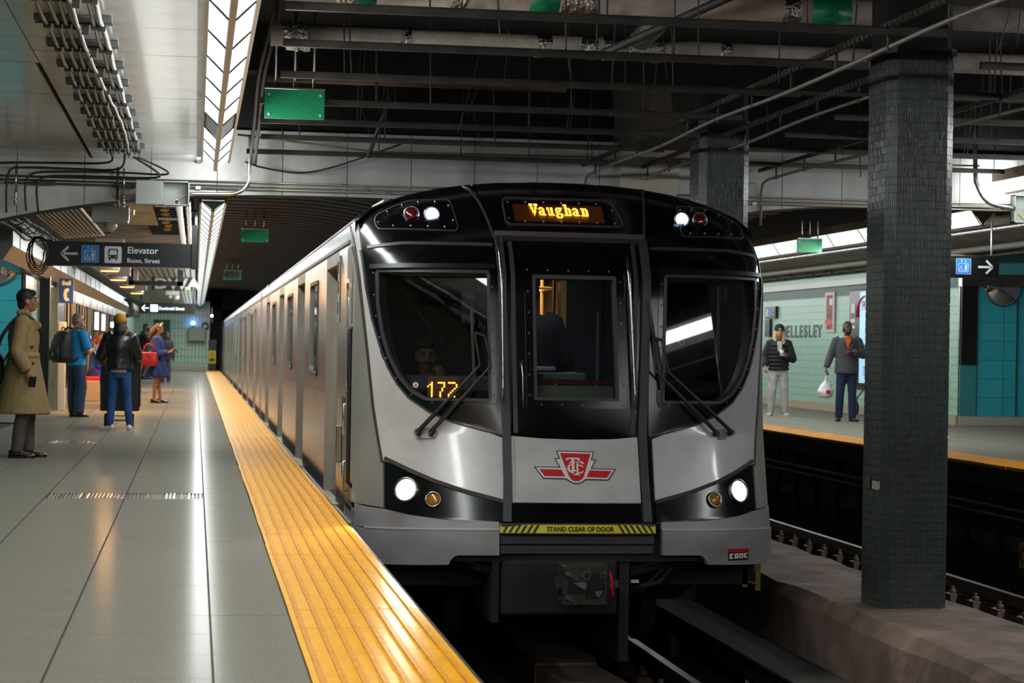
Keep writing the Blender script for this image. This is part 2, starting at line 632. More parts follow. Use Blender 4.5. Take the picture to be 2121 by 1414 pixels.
# third rail with its cover
t = thing('third_rail', 'dark covered third rail beside the low centre kerb', 'rail')
MB().prism([(3.98, -1.12), (4.12, -1.12), (4.12, -1.09), (4.07, -1.07), (3.98, -1.07)], 'y', 6, 60).build('contact_rail', M_RAIL, t)
MB().prism([(3.93, -0.96), (4.24, -0.92), (4.24, -0.90), (3.93, -0.94)], 'y', 6, 60).build('cover_board', mat('cover_board', '0e1011', 0.8, spec=0.2, noise=(4, 0.7, 1.2)), t)
y = 7
while y < 22:
    MB().cyl((4.06, y, -1.37), (4.06, y, -1.12), 0.05, 8).box(4.2, 4.25, y - 0.03, y + 0.03, -1.37, -0.92).build('insulator', M_CONC, t)
    y += 2.4
# wooden cover boards and broken scrap by the kerb
t = thing('timber_plank', 'dusty timber plank lying in the pit along the kerb', 'plank')
MB().box(4.27, 4.46, 8, 15.4, -1.16, -1.10, ch=0.008).build('board', mat('old_timber', '4a3c35', 0.9, noise=(5, 0.6, 1.2), stretch=(1, 0.15, 1), bump=(20, 0.5)), t)
t = thing('broken_slab', 'broken slab of dusty debris lying on the plank beside the kerb', 'debris')
MB().prism([(4.2, 15.6), (4.5, 15.9), (4.52, 16.9), (4.33, 17.2), (4.22, 16.6)], 'z', -1.10, -1.02).build('flake', M_CONC, t)
MB().box(4.25, 4.5, 15.0, 15.5, -1.1, -1.05).cyl((4.3, 14.9, -1.06), (4.5, 15.4, -1.04), 0.03, 7).build('scrap', M_CONC, t)
# low kerb between the two tracks
kb = MB()
n = 120
vs, fs = [], []
random.seed(3)
for i in range(n + 1):
    y = 5 + 75 * (i / n) ** 1.6
    j = lambda a: random.uniform(-a, a)
    vs += [(4.56 + j(0.02), y, -1.4), (4.54 + j(0.025), y, -0.66 + j(0.02)), (4.62 + j(0.03), y, -0.575 + j(0.015)), (5.1 + j(0.03), y, -0.565 + j(0.006)), (5.52 + j(0.02), y, -0.575 + j(0.01)), (5.6 + j(0.02), y, -0.66), (5.6, y, -1.4)]
for i in range(n):
    for k in range(6):
        a = i * 7 + k
        fs.append((a, a + 1, a + 8, a + 7))
kb.add(vs, fs).build('kerb', M_CONC, kind='structure')
# ---------------------------------------------------------------- right platform
fr = MB().box(9.54, 18, 5, 95, -0.35, -0.02).build('floor_right', M_JOINT, kind='structure')
b = MB()
for i in range(7):
    x0 = 9.545 + i * 0.62
    me = MB().box(x0, x0 + 0.61, 0.002, 0.568, -0.03, 0.0).mesh('tile')
    me.materials.append(M_TERR)
    for k in range(140):
        y = 19 + k * 0.57
        if k < 38:
            link('tile', me, fr, (0, y, 0))
        else:
            b.box(x0, x0 + 0.61, y + 0.002, y + 0.568, -0.03, 0.0)
b.box(13.9, 18, 19, 95, -0.03, 0.0).build('tile_field', M_TERR, fr, kind='stuff')
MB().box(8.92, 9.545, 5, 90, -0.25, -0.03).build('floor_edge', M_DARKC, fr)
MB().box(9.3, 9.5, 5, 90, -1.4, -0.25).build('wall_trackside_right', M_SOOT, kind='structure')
t = thing('cable_ledge', 'dark cable ledge along the face of the right platform', 'ledge')
for k in range(60):
    y = 16 + k * 1.0
    MB().box(9.22, 9.295, y, y + 0.12, -1.2, -0.3).build('bracket', M_SOOT, t)
MB().cyl((9.24, 8, -0.52), (9.24, 75, -0.52), 0.03, 8).cyl((9.24, 8, -0.62), (9.24, 75, -0.62), 0.025, 8).build('cable', M_STRUT, t)
MB().box(9.26, 9.295, 8, 75, -1.0, -0.82).build('wall_patch', mat('pale_render', '5a5550', 0.9, noise=(2, 0.3, 1.3)), t)
t = thing('track_sign', 'small yellow track sign with a black letter below the right platform edge', 'sign', (9.0, 20.75, -0.95))
MB().box(-0.01, 0.01, -0.1, 0.16, -0.14, 0.14).build('plate', mat('track_sign_yellow', 'c99a12', 0.5), t)
text_obj('C', 0.24, Vector((-0.013, 0.14, -0.08)), FACE_W, M_SIGNB, 'letter', t, bold=0.006)

# ---------------------------------------------------------------- pillars clad in small stacked tiles
M_PT = mat('pillar_tile', '3e4441', 0.28, noise=(1.3, 0.8, 1.2), dirt=(25, '5d615c', 0.25), spec=0.35)
M_PG = mat('pillar_grout', '17191a', 0.9)
def pillar(x0, x1, y0, y1, label, ztile):
    t = thing('tiled_pillar', label, 'pillar', ((x0 + x1) / 2, (y0 + y1) / 2, -0.57), 0, 'tiled pillars between the tracks')
    hx, hy, ch = (x1 - x0) / 2, (y1 - y0) / 2, 0.065
    H = ztile + 0.57
    def octo(g):
        a, b = hx - g, hy - g
        return [(-a + ch, -b), (a - ch, -b), (a, -b + ch), (a, b - ch), (a - ch, b), (-a + ch, b), (-a, b - ch), (-a, -b + ch)]
    MB().prism(octo(0.006), 'z', -0.05, H).build('core', M_PG, t)
    b = MB()
    oc = octo(0.0)
    rh = 0.0556
    nrow = int(H / rh)
    for s in (7, 0, 1, 2, 6):
        p, q = Vector((*oc[s], 0)), Vector((*oc[(s + 1) % 8], 0))
        L = (q - p).length
        d = (q - p) / L
        nrm = Vector((d.y, -d.x, 0))
        n = max(1, round(L / 0.0165))
        w = L / n
        for r in range(nrow):
            z0, z1 = r * rh + 0.0016, (r + 1) * rh - 0.0016
            for i in range(n):
                a, c = p + d * (i * w + 0.0011), p + d * ((i + 1) * w - 0.0011)
                e = [nrm * random.gauss(0, 0.00055) for _ in range(4)]
                v = [a + e[0] + Vector((0, 0, z0)), c + e[1] + Vector((0, 0, z0)), c + e[2] + Vector((0, 0, z1)), a + e[3] + Vector((0, 0, z1))]
                v2 = [k - nrm * 0.007 for k in v]
                b.add(v + v2, [(0, 1, 2, 3), (0, 4, 5, 1), (1, 5, 6, 2), (2, 6, 7, 3), (3, 7, 4, 0)])
    me = bpy.data.meshes.new('tile_cladding')
    me.from_pydata(b.v, [], b.f)
    me.materials.append(M_PT)
    link('tile_cladding', me, t, kind='stuff')
    MB().prism(octo(-0.015), 'z', H, H + 0.05).build('collar', M_BLACK, t)
    MB().prism(octo(0.01), 'z', H + 0.05, 4.3 + 0.57).build('shaft', M_DARKC, t)
    return t
pillar(4.81, 5.31, 13.56, 14.06, 'tall dark green tiled pillar standing nearest on the kerb right of the train', 3.36)
pillar(4.82, 5.32, 18.95, 19.45, 'dark tiled pillar partly hidden behind the front right corner of the train', 3.43)
t = thing('pillar_plate', 'small metal plate fixed to the left face of the near pillar', 'plate')
MB().box(4.788, 4.806, 13.80, 13.88, 0.27, 0.35, ch=0.003).build('plate', M_STEEL, t)
M_DEC = mat('scuffed_sticker', 'b9a69c', 0.5, noise=(60, 0.4, 1.2))
MB().box(4.797, 4.808, 13.62, 13.76, 0.27, 0.33).build('sticker', M_DEC, t)

# ---------------------------------------------------------------- beam across the station, panelled
def zb(X):
    x = X if X < 5 else 10 - X
    return 2.88 - 0.36 * min(1.25, abs((x - 1.4) / 3.6)) ** 2.5 + (0.08 if X > 5 else 0)
YB = 22.3
wb = MB().box(-6, 16, YB + 0.05, YB + 0.6, 3.58, 4.4).build('wall_beam', M_DARKC, kind='structure')
b = MB()
xs = [-6 + 22 * i / 110 for i in range(111)]
vs, fs = [], []
for x in xs:
    z = zb(max(-3, min(13, x)))
    vs += [(x, YB + 0.02, z + 0.01), (x, YB + 0.02, 3.6), (x, YB + 0.6, z + 0.01), (x, YB + 0.6, 3.6)]
for i in range(110):
    a = i * 4
    fs += [(a, a + 4, a + 5, a + 1), (a, a + 2, a + 6, a + 4), (a + 2, a + 3, a + 7, a + 6)]
b.add(vs, fs).build('backing', M_SOOT, wb)
x = -3.37
k = 0
while x < 13.5:
    x1 = x + 0.715
    n = 6
    poly = [(x + 0.004 + (0.707) * i / n, zb(max(-3, min(13, x + 0.004 + 0.707 * i / n)))) for i in range(n + 1)] + [(x1 - 0.004, 3.585), (x + 0.004, 3.585)]
    o = MB().prism(poly, 'y', YB - random.uniform(0, 0.003), YB + 0.015).build('panel', M_BEAM, wb)
    x = x1
    k += 1
# cream clad column bracket standing proud of the beam over the pillar line
MB().prism([(4.66, 2.75), (5.33, 2.75), (5.42, 3.5), (4.75, 3.5)], 'y', YB - 0.14, YB).build('bracket', mat('cream_panel', 'b8b09f', 0.4, dirt=(3, '6b6358', 0.4)), wb)

# ---------------------------------------------------------------- ceiling: white metal panels over the near left platform
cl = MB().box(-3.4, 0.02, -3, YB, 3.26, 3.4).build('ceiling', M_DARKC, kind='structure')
ys = -2.6
while ys < YB - 0.05:
    y1 = min(ys + 0.62, YB - 0.02)
    for (x0, x1) in ((-3.4, -1.172), (-1.135, -0.02)):
        xx1 = x1 + (0.03 if ys < 14.6 and x1 < -1 else 0)
        o = MB().box(x0, xx1, -(y1 - ys) / 2 + 0.002, (y1 - ys) / 2 - 0.002, -0.012, 0.012).build('panel', M_PANEL, cl)
        o.location = (0, (ys + y1) / 2, 3.237 + random.uniform(-0.0008, 0.0008))
        o.rotation_euler = (random.uniform(-0.0022, 0.0022), random.uniform(-0.0006, 0.0006), 0)
    ys = y1
MB().box(-0.02, 0.03, -3, YB, 3.20, 4.2).build('fascia', M_BEAM, cl)
# dark void above the tracks
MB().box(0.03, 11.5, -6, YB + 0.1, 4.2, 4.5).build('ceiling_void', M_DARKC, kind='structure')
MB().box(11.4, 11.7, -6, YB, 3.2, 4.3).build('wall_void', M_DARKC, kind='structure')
MB().box(10.0, 16, -6, YB, 3.25, 3.4).build('ceiling_right', M_PANEL, kind='structure')
tb = mat('pitted_concrete', '51463c', 0.95, noise=(40, 0.4, 1.3), bump=(60, 0.9))
MB().prism([(4.70, 3.5), (5.42, 3.5), (5.5, 4.25), (4.62, 4.25)], 'y', 19.6, YB + 0.02).build('beam_longitudinal', tb, kind='structure')
MB().box(0.03, 11.4, 18.6, 18.9, 3.75, 4.25).box(0.03, 11.4, 12.0, 12.5, 3.95, 4.25).build('beam_cross', M_DARKC, kind='structure')
# ---------------------------------------------------------------- vault behind the beam, ribbed
def vault(sgn, name):
    b = MB()
    def X(u):
        return u if sgn > 0 else 10 - u
    def z(u):
        return 3.55 - 1.0 * max(0, (u - 1.0) / 3.9) ** 2.4
    us = [0.36 + 4.7 * i / 20 for i in range(21)]
    ysv = []
    y = YB + 0.6
    while y < 120:
        p = 0.8
        ysv += [(y, 0.0), (y + 0.30 * p, 0.0), (y + 0.42 * p, 0.10), (y + 0.86 * p, 0.10), (y + 0.98 * p, 0.0)]
        y += p
    vs, fs = [], []
    for (yy, dz) in ysv:
        for u in us:
            vs.append((X(u), yy, z(u) + dz))
    n = len(us)
    for i in range(len(ysv) - 1):
        for k in range(n - 1):
            a = i * n + k
            fs.append((a, a + 1, a + n + 1, a + n))
    return b.add(vs, fs).build(name, M_RIB, kind='structure')
vault(1, 'ceiling_vault')
vault(-1, 'ceiling_vault_right')
MB().box(4.8, 5.2, YB + 0.6, 120, 2.5, 2.75).build('beam_spine', M_DARKC, kind='structure')
for k in range(14):
    y = 25.0 + 5.4 * k
    MB().box(4.82, 5.32, y, y + 0.5, -0.57, 2.6).build('column', M_PG, kind='structure')
# exposed stained soffits over both platforms beyond the beam
MB().box(-3.2, 0.0, YB + 0.6, 88.4, 3.0, 3.2).build('ceiling_soffit', M_RUST, kind='structure')
MB().box(10.0, 15, YB + 0.6, 90, 3.0, 3.2).build('ceiling_soffit_right', M_RUST, kind='structure')
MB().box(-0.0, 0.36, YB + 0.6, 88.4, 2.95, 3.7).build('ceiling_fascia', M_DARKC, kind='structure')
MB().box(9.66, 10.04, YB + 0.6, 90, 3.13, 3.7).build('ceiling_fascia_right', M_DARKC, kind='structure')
# ---------------------------------------------------------------- walls
wl = MB().box(-3.0, -2.58, 30.64, 88, -0.02, 3.0).build('wall_left', M_MINT, kind='structure')
we = MB().box(-3.0, 0.60, 88, 88.3, -0.02, 3.0).build('wall_end', M_MINTX, kind='structure')
MB().box(-2.45, 0.58, 87.93, 88, 0, 0.22).build('baseboard_end', M_TERRW, kind='structure')
MB().box(0.6, 1.1, 88, 88.3, -1.4, 3.2).build('wall_portal', M_SOOT, kind='structure')
MB().box(4.3, 5.0, 88, 88.3, -1.4, 3.2).box(0.6, 5, 88, 88.3, 2.7, 3.7).build('wall_portal_lintel', M_SOOT, kind='structure')
MB().box(0.6, 4.9, 149, 150, -1.4, 3.7).build('wall_tunnel', M_SOOT, kind='structure')
# turquoise end wall by the trench-coated man with its terrazzo base
tw = MB().box(-4.2, -2.58, 30.62, 31, 0.0, 2.6).build('wall_turquoise', M_TEALJ, kind='structure')
for r in range(7):
    for c in range(4):
        MB().box(-2.585 - (c + 1) * 0.5 + 0.003, -2.585 - c * 0.5 - 0.003, 30.6, 30.63, 0.16 + r * 0.33 + 0.003, 0.16 + (r + 1) * 0.33 - 0.003).build('tile', M_TEAL, tw)
MB().box(-4.2, -2.58, 30.56, 30.62, 0, 0.155).build('baseboard_turquoise', M_TERRW, kind='structure')
MB().box(-4.0, -2.80, 27.8, 28.1, 0, 2.6).build('wall_pier', mat('grey_tile', '78959b', 0.25, noise=(5, 0.85, 1.1)), kind='structure')
MB().box(-4.0, -2.64, 27.74, 28.1, 0, 0.38).build('baseboard_pier', M_TERRW, kind='structure')
MB().box(-3.9, -2.83, 27.77, 27.8, 1.35, 2.18).build('trim_poster_frame', M_BLACK, kind='structure')
MB().box(-3.4, -3.2, -6, 27.8, -0.02, 3.25).build('wall_left_near', M_DGREEN, kind='structure')
# steel bulkhead along the left wall
tr = MB().prism([(-2.62, 2.22), (-2.42, 2.24), (-2.30, 2.42), (-2.30, 2.62), (-2.62, 2.66)], 'y', 26, 87.9).build('trim_bulkhead', M_CHROME, kind='structure')
for k in range(30):
    y = 27 + k * 2.0
    MB().box(-2.315, -2.292, y, y + 0.02, 2.42, 2.62).build('joint', M_STRUT, tr)
# right wall: mint tiles, dark green band, terrazzo base
wr = MB().box(13.3, 13.7, 33.64, 95, 0, 3.0).build('wall_right', M_MINT, kind='structure')
MB().box(13.285, 13.3, 33.645, 95, 2.42, 2.62).build('trim_green', M_DGREEN, kind='structure')
MB().box(13.15, 13.3, 33.6, 95, 2.62, 2.74).build('trim_white', M_WHITEP, kind='structure')
MB().box(13.22, 13.3, 33.6, 95, 0, 0.17).build('baseboard_right', mat('tan_base', 'b09f86', 0.5, noise=(60, 0.8, 1.1)), kind='structure')
tq = MB().box(13.34, 17, 33.62, 34, 0, 3.0).build('wall_turquoise_right', M_TEALJ, kind='structure')
for r in range(8):
    z0, z1 = 0.155 + r * 0.332 + 0.003, 0.155 + (r + 1) * 0.332 - 0.003
    if z1 > 2.45:
        z1 = 2.44
    for (x0, x1) in ((13.60, 14.095), (14.10, 14.33), (14.35, 14.84), (14.845, 15.3)):
        if z1 > z0:
            MB().box(x0 + 0.003, x1 - 0.003, 33.59, 33.63, z0, z1).build('tile', M_TEAL, tq)
MB().box(13.285, 13.585, 33.57, 33.63, 0.155, 1.06).build('panel', mat('teal_panel', '3f8f90', 0.4), tq)
MB().box(14.332, 14.348, 33.57, 33.63, 0, 2.44).box(13.585, 13.60, 33.57, 33.63, 0, 2.44).box(13.272, 13.284, 33.60, 33.64, 0, 2.43).build('steel_bead', M_CHROME, tq)
MB().box(13.28, 15.4, 33.55, 33.62, 0, 0.155).build('baseboard_turquoise_right', M_TERRW, kind='structure')
MB().box(13.25, 16, 33.45, 33.62, 2.44, 2.66).build('trim_steel', M_CHROME, kind='structure')
t = thing('dark_panel', 'tall dark bolted steel panel on the right wall beside the turquoise tiles', 'panel')
MB().box(13.29, 13.58, 33.54, 33.57, 1.06, 2.44).build('plate', mat('dark_plate', '211d20', 0.3, noise=(3, 0.7, 1.3)), t)
b = MB()
for z in (1.12, 1.45, 1.78, 2.1, 2.38):
    for x in (13.31, 13.56):
        b.ball((x, 33.54, z), 0.008, 6, 4)
b.build('bolts', M_STEEL, t, kind='stuff')
t = thing('convex_mirror', 'half dome convex safety mirror with chrome rim on the right turquoise wall', 'mirror')
def half_dome(cx, yw, zt, r, t, rim_only=False):
    vs, fs = [], []
    n, m_ = 20, 6
    for i in range(m_ + 1):
        rr = r * math.cos(i / m_ * PI / 2)
        dy = 0.45 * r * math.sin(i / m_ * PI / 2)
        for k in range(n + 1):
            a = PI + PI * k / n
            vs.append((cx + rr * math.cos(a), yw - 0.03 - dy, zt + rr * math.sin(a)))
    for i in range(m_):
        for k in range(n):
            a = i * (n + 1) + k
            fs.append((a, a + 1, a + n + 2, a + n + 1))
    o = MB().add(vs, fs).build('mirror_dome', M_MIRROR, t, True)
    MB().tube([(cx + r * math.cos(PI + PI * k / 20), yw - 0.03, zt + r * math.sin(PI + PI * k / 20)) for k in range(21)], 0.02, 8).build('rim', M_CHROME, t, True)
    MB().box(cx - r, cx + r, yw - 0.2, yw, zt, zt + 0.02).build('top_plate', M_CHROME, t)
half_dome(14.06, 33.6, 2.44, 0.33, t)
t = thing('convex_mirror', 'convex safety mirror on the left turquoise wall above the trench-coated man', 'mirror')
half_dome(-2.93, 30.6, 2.34, 0.30, t)
MB().box(-3.3, -2.6, 30.45, 30.6, 2.36, 2.52).build('top_cover', mat('green_cover', '2c5a46', 0.5), t)

# ================================================================ the subway train
XC, HW = 2.735, 1.555
M_SILVER = mat('silver_paint', 'c2bfbe', 0.3, 0.1, noise=(6, 0.92, 1.03), dirt=(2.6, '6b5e57', 0.22), coat=0.5)
M_SIDEGREY = mat('side_grey', '9b9a94', 0.38, 0.35, noise=(4, 0.9, 1.05), dirt=(2, '6f655c', 0.4), stretch=(1, 1, 0.5))
M_MASK = mat('black_mask', '08080a', 0.16, spec=0.5, noise=(9, 0.8, 1.2))
M_DGREY = mat('dark_grey_trim', '39353a', 0.45, noise=(12, 0.85, 1.1))
M_BUMPER = mat('bumper_grey', '8d8788', 0.45, 0.1, noise=(5, 0.92, 1.05), dirt=(3, '5c5150', 0.4))
M_STAIN = mat('stainless_side', 'c4c1ba', 0.26, 1.0, noise=(18, 0.88, 1.05), stretch=(1, 1, 0.06), dirt=(1.2, '8c8378', 0.35))
M_STAIND = mat('stainless_dull', '7d7872', 0.42, 0.7, noise=(20, 0.85, 1.05), stretch=(1, 1, 0.1))
M_SEAL = mat('rubber_seal', '3a2c26', 0.7)
M_UNDER = mat('underframe', '191616', 0.8, noise=(6, 0.6, 1.3))
M_WGLASS = glass('windscreen_glass', (0.74, 0.75, 0.76), 0.7)
M_SGLASS = mat('side_window_glass', '17181a', 0.04, spec=0.9)
M_BOLT = mat('bolt_head', 'b0a9a2', 0.3, 0.8)
M_CAB = mat('cab_lining', '23262b', 0.6, noise=(5, 0.8, 1.1))
M_CABG = mat('cab_panel_grey', '5f666c', 0.5)
M_CABL = mat('cab_cabinet', '8a9097', 0.5)
M_SEAT = mat('red_cloth', '8f1717', 0.7)
M_YPOLE = mat('yellow_pole', 'c79a52', 0.35)


def ztop(X):
    t = min(abs(X - XC) / HW, 1.0)
    return 2.17 + 0.335 * max(0.0, 1 - t ** 2.3) ** (1 / 1.5)


def Yf(X, z):
    t = min(abs(X - XC) / HW, 0.9999)
    b = 0.80 * (1 - (1 - t ** 2.6) ** (1 / 2.6))
    zz = max(z, -0.1)
    y = 14.0 + 0.30 * (min(zz, 0.65) + 0.1) + 0.07 * max(zz - 0.65, 0) + 0.9 * max(zz - 1.75, 0) ** 1.3
    k = min(1, max(0, (z - (ztop(X) - 0.5)) / 0.5))
    y += 0.35 * (1 - max(0, 1 - k ** 2.5) ** (1 / 2.5))
    return y + b


def FN(X, z):
    e = 0.004
    X = max(XC - HW + 0.006, min(XC + HW - 0.006, X))
    z = min(z, ztop(X) - 0.006)
    n = Vector(((Yf(X + e, z) - Yf(X - e, z)) / (2 * e), -1, (Yf(X, z + e) - Yf(X, z - e)) / (2 * e)))
    return n.normalized()


def FP(X, z, off=0.0):
    """Point on the train's front at lateral position X and height z, lifted off the surface."""
    X = max(XC - HW, min(XC + HW, X))
    return Vector((X, Yf(X, z), z)) + FN(X, z) * off


XCUT = [XC + s * HW * t for t in (0.12, 0.3, 0.45, 0.58, 0.68, 0.76, 0.83, 0.88, 0.92, 0.95, 0.97, 0.985, 0.994) for s in (1, -1)] + [XC]
ZCUT = [-0.2, 0.0, 0.3, 0.6, 0.85, 1.1, 1.35, 1.6, 1.75, 1.9, 2.0, 2.08, 2.15, 2.2, 2.25, 2.3, 2.35, 2.4, 2.44, 2.47, 2.49]


def patch(name, outline, m, parent, off=0.0, thick=0.012, holes=(), smooth=True, xc=XCUT, zc=ZCUT):
    loops = [outline] + list(holes)
    flat = [p for l in loops for p in l]
    tri = tessellate_polygon([[Vector((p[0], p[1], 0)) for p in l] for l in loops])
    bm = bmesh.new()
    bv = [bm.verts.new((p[0], 0, p[1])) for p in flat]
    for t in tri:
        try:
            bm.faces.new([bv[i] for i in t])
        except ValueError:
            pass
    x0, x1 = min(p[0] for p in flat), max(p[0] for p in flat)
    z0, z1 = min(p[1] for p in flat), max(p[1] for p in flat)
    for x in xc:
        if x0 < x < x1:
            bmesh.ops.bisect_plane(bm, geom=list(bm.verts) + list(bm.edges) + list(bm.faces), plane_co=(x, 0, 0), plane_no=(1, 0, 0), dist=1e-6)
    for z in zc:
        if z0 < z < z1:
            bmesh.ops.bisect_plane(bm, geom=list(bm.verts) + list(bm.edges) + list(bm.faces), plane_co=(0, 0, z), plane_no=(0, 0, 1), dist=1e-6)
    for v in bm.verts:
        v.tag = False
    src = [(v.co.x, v.co.z) for v in bm.verts]
    bm.verts.index_update()
    top = [FP(x, z, off) for x, z in src]
    bot = [FP(x, z, off - thick) for x, z in src]
    n = len(src)
    fs = [tuple(v.index for v in f.verts) for f in bm.faces]
    # consistent winding towards the front (-Y)
    out = []
    for f in fs:
        a, b_, c = (Vector((src[i][0], src[i][1], 0)) for i in f[:3])
        area2 = sum(src[f[i]][0] * src[f[(i + 1) % len(f)]][1] - src[f[(i + 1) % len(f)]][0] * src[f[i]][1] for i in range(len(f)))
        out.append(f if area2 > 0 else tuple(reversed(f)))
    edges = {}
    for f in out:
        for i in range(len(f)):
            e = (f[i], f[(i + 1) % len(f)])
            edges[e] = edges.get(e, 0) + 1
    side = [(b_, a, a + n, b_ + n) for (a, b_) in edges if (b_, a) not in edges]
    bm.free()
    me = bpy.data.meshes.new(name)
    me.from_pydata([tuple(v) for v in top + bot], [], out + [tuple(i + n for i in reversed(f)) for f in out] + side)
    me.materials.append(m)
    o = link(name, me, parent)
    if smooth:
        smooth_by_angle(o, 35)
    return o


def mir(p):
    return [(round(2 * XC - x, 4), z) for x, z in reversed(p)]


def grow(p, d):
    """Offset a closed polygon outward by d."""
    n = len(p)
    a2 = sum(p[i][0] * p[(i + 1) % n][1] - p[(i + 1) % n][0] * p[i][1] for i in range(n))
    s = 1 if a2 > 0 else -1
    out = []
    for i in range(n):
        e1 = (Vector(p[i]) - Vector(p[i - 1])).normalized()
        e2 = (Vector(p[(i + 1) % n]) - Vector(p[i])).normalized()
        n1, n2 = Vector((e1.y, -e1.x)), Vector((e2.y, -e2.x))
        b = (n1 + n2)
        b = b.normalized() if b.length > 1e-6 else n1
        out.append(tuple(Vector(p[i]) + b * (s * d / max(0.4, b.dot(n1)))))
    return out


def rounded(p, r, k=4):
    out = []
    n = len(p)
    for i in range(n):
        a, b, c = Vector(p[i - 1]), Vector(p[i]), Vector(p[(i + 1) % n])
        q = min(r, (a - b).length * 0.45, (c - b).length * 0.45)
        u, w = b + (a - b).normalized() * q, b + (c - b).normalized() * q
        for j in range(k + 1):
            t = j / k
            out.append(tuple(u * (1 - t) ** 2 + b * 2 * t * (1 - t) + w * t * t))
    return out


def spaced(p, d, closed=True):
    pts = [Vector(q) for q in p] + ([Vector(p[0])] if closed else [])
    L = [0]
    for i in range(len(pts) - 1):
        L.append(L[-1] + (pts[i + 1] - pts[i]).length)
    n = max(1, round(L[-1] / d))
    out = []
    for k in range(n + (0 if closed else 1)):
        s = L[-1] * k / n
        i = max(j for j in range(len(pts)) if L[j] <= s + 1e-9)
        i = min(i, len(pts) - 2)
        out.append(pts[i].lerp(pts[i + 1], (s - L[i]) / max(1e-9, L[i + 1] - L[i])))
    return out


TR = thing('subway_train', 'silver subway train with black glazed front and lit headlights at the platform', 'train')
# outlines in (X, z) on the front surface, left half; the right half is mirrored
MASK_L = [(1.224, 1.938), (1.248, 1.68), (1.291, 1.431), (1.341, 1.237), (1.394, 1.08), (1.458, 0.959), (1.541, 0.857), (1.676, 0.763), (1.845, 0.69), (2.05, 0.632), (2.208, 0.6)]
BAND_T = [(1.376, 0.418), (1.539, 0.34), (1.704, 0.271), (1.904, 0.205), (2.184, 0.135)]
BAND_B = [(1.363, 0.069), (1.534, 0.035), (1.765, 0.01), (2.17, -0.005)]
WIN_L = rounded([(1.317, 1.78), (2.085, 1.775), (2.105, 0.853), (1.648, 0.852), (1.549, 0.911), (1.468, 1.013), (1.397, 1.168), (1.355, 1.326), (1.325, 1.54)], 0.02, 2)
WIN_R = mir(WIN_L)
DX0, DX1 = 2.20, 3.215
DWIN = [(2.405, 1.752), (3.005, 1.752), (3.03, 0.868), (2.425, 0.868)]
ALLTOP = [XC + HW * t for t in (-1, -0.985, -0.95, -0.9, -0.82, -0.7, -0.55, -0.4, -0.2, 0, 0.2, 0.4, 0.55, 0.7, 0.82, 0.9, 0.95, 0.985, 1)]
toparc = [(x, ztop(x)) for x in reversed(ALLTOP)]
# backing shell with the three window openings
patch('front_shell', [(XC - HW, -0.05), (XC + HW, -0.05)] + toparc, M_MASK, TR, 0.0, 0.03, [WIN_L, WIN_R, DWIN])
# silver lower panels, one each side of the door, sweeping up into the corner posts
def seam(z):
    pts = [(0.07, 1.362), (0.39, 1.36), (0.764, 1.305), (1.08, 1.275), (1.58, 1.224), (1.98, 1.188), (2.2, 1.182)]
    for (za, xa), (zb_, xb) in zip(pts, pts[1:]):
        if za <= z <= zb_:
            return xa + (xb - xa) * (z - za) / (zb_ - za)
    return pts[-1][1]
lp = [(1.362, 0.40)] + [(x, z + 0.012) for x, z in BAND_T[1:]] + [(2.185, 0.14), (2.185, 0.585)]
lp += [(x, z) for x, z in reversed(MASK_L[:-1])] + [(1.222, 2.16), (1.187, 2.16)] + [(seam(z) + 0.008, z) for z in (1.9, 1.6, 1.3, 1.1, 0.8, 0.6)]
for q in (lp, mir(lp)):
    patch('silver_panel', q, M_SILVER, TR, 0.02, 0.02)
# grey corner fairings behind the seam
cf = [(1.181, 0.085), (1.362, 0.072), (1.362, 0.39)] + [(seam(z) - 0.008, z) for z in (0.6, 0.8, 1.1, 1.3, 1.6, 1.9, 2.15)] + [(1.181, 2.165)]
for q in (cf, mir(cf)):
    patch('corner_fairing', q, M_SIDEGREY, TR, 0.016, 0.016)
# headlight band
bd = [(1.37, 0.075)] + BAND_B[1:] + [(2.185, -0.01), (2.185, 0.13)] + [(x, z) for x, z in reversed(BAND_T)] 
for q in (bd, mir(bd)):
    patch('headlight_band', q, M_MASK, TR, 0.012, 0.012)
# upper black halves: around the windows and up to the roof
um = [(x, z) for x, z in MASK_L] + [(2.19, 1.9), (2.12, 2.15), (2.06, ztop(2.06))] + [(x, ztop(x)) for x in reversed(ALLTOP) if x < 2.05 and x > 1.19] + [(1.222, 2.14)]
um = [(x + 0.004, z) for x, z in um]
for q, w in ((um, WIN_L), (mir(um), WIN_R)):
    patch('black_mask', q, M_MASK, TR, 0.014, 0.014, [grow(w, 0.0)])
# roof crown above the door
cr = [(2.075, ztop(2.07) - 0.001), (2.135, 2.15), (2.20, 2.045), (3.27, 2.045), (3.335, 2.15), (3.395, ztop(3.39) - 0.001)] + [(x, ztop(x)) for x in (3.2, 3.0, 2.735, 2.5, 2.3)]
patch('roof_crown', cr, M_MASK, TR, 0.014, 0.014)
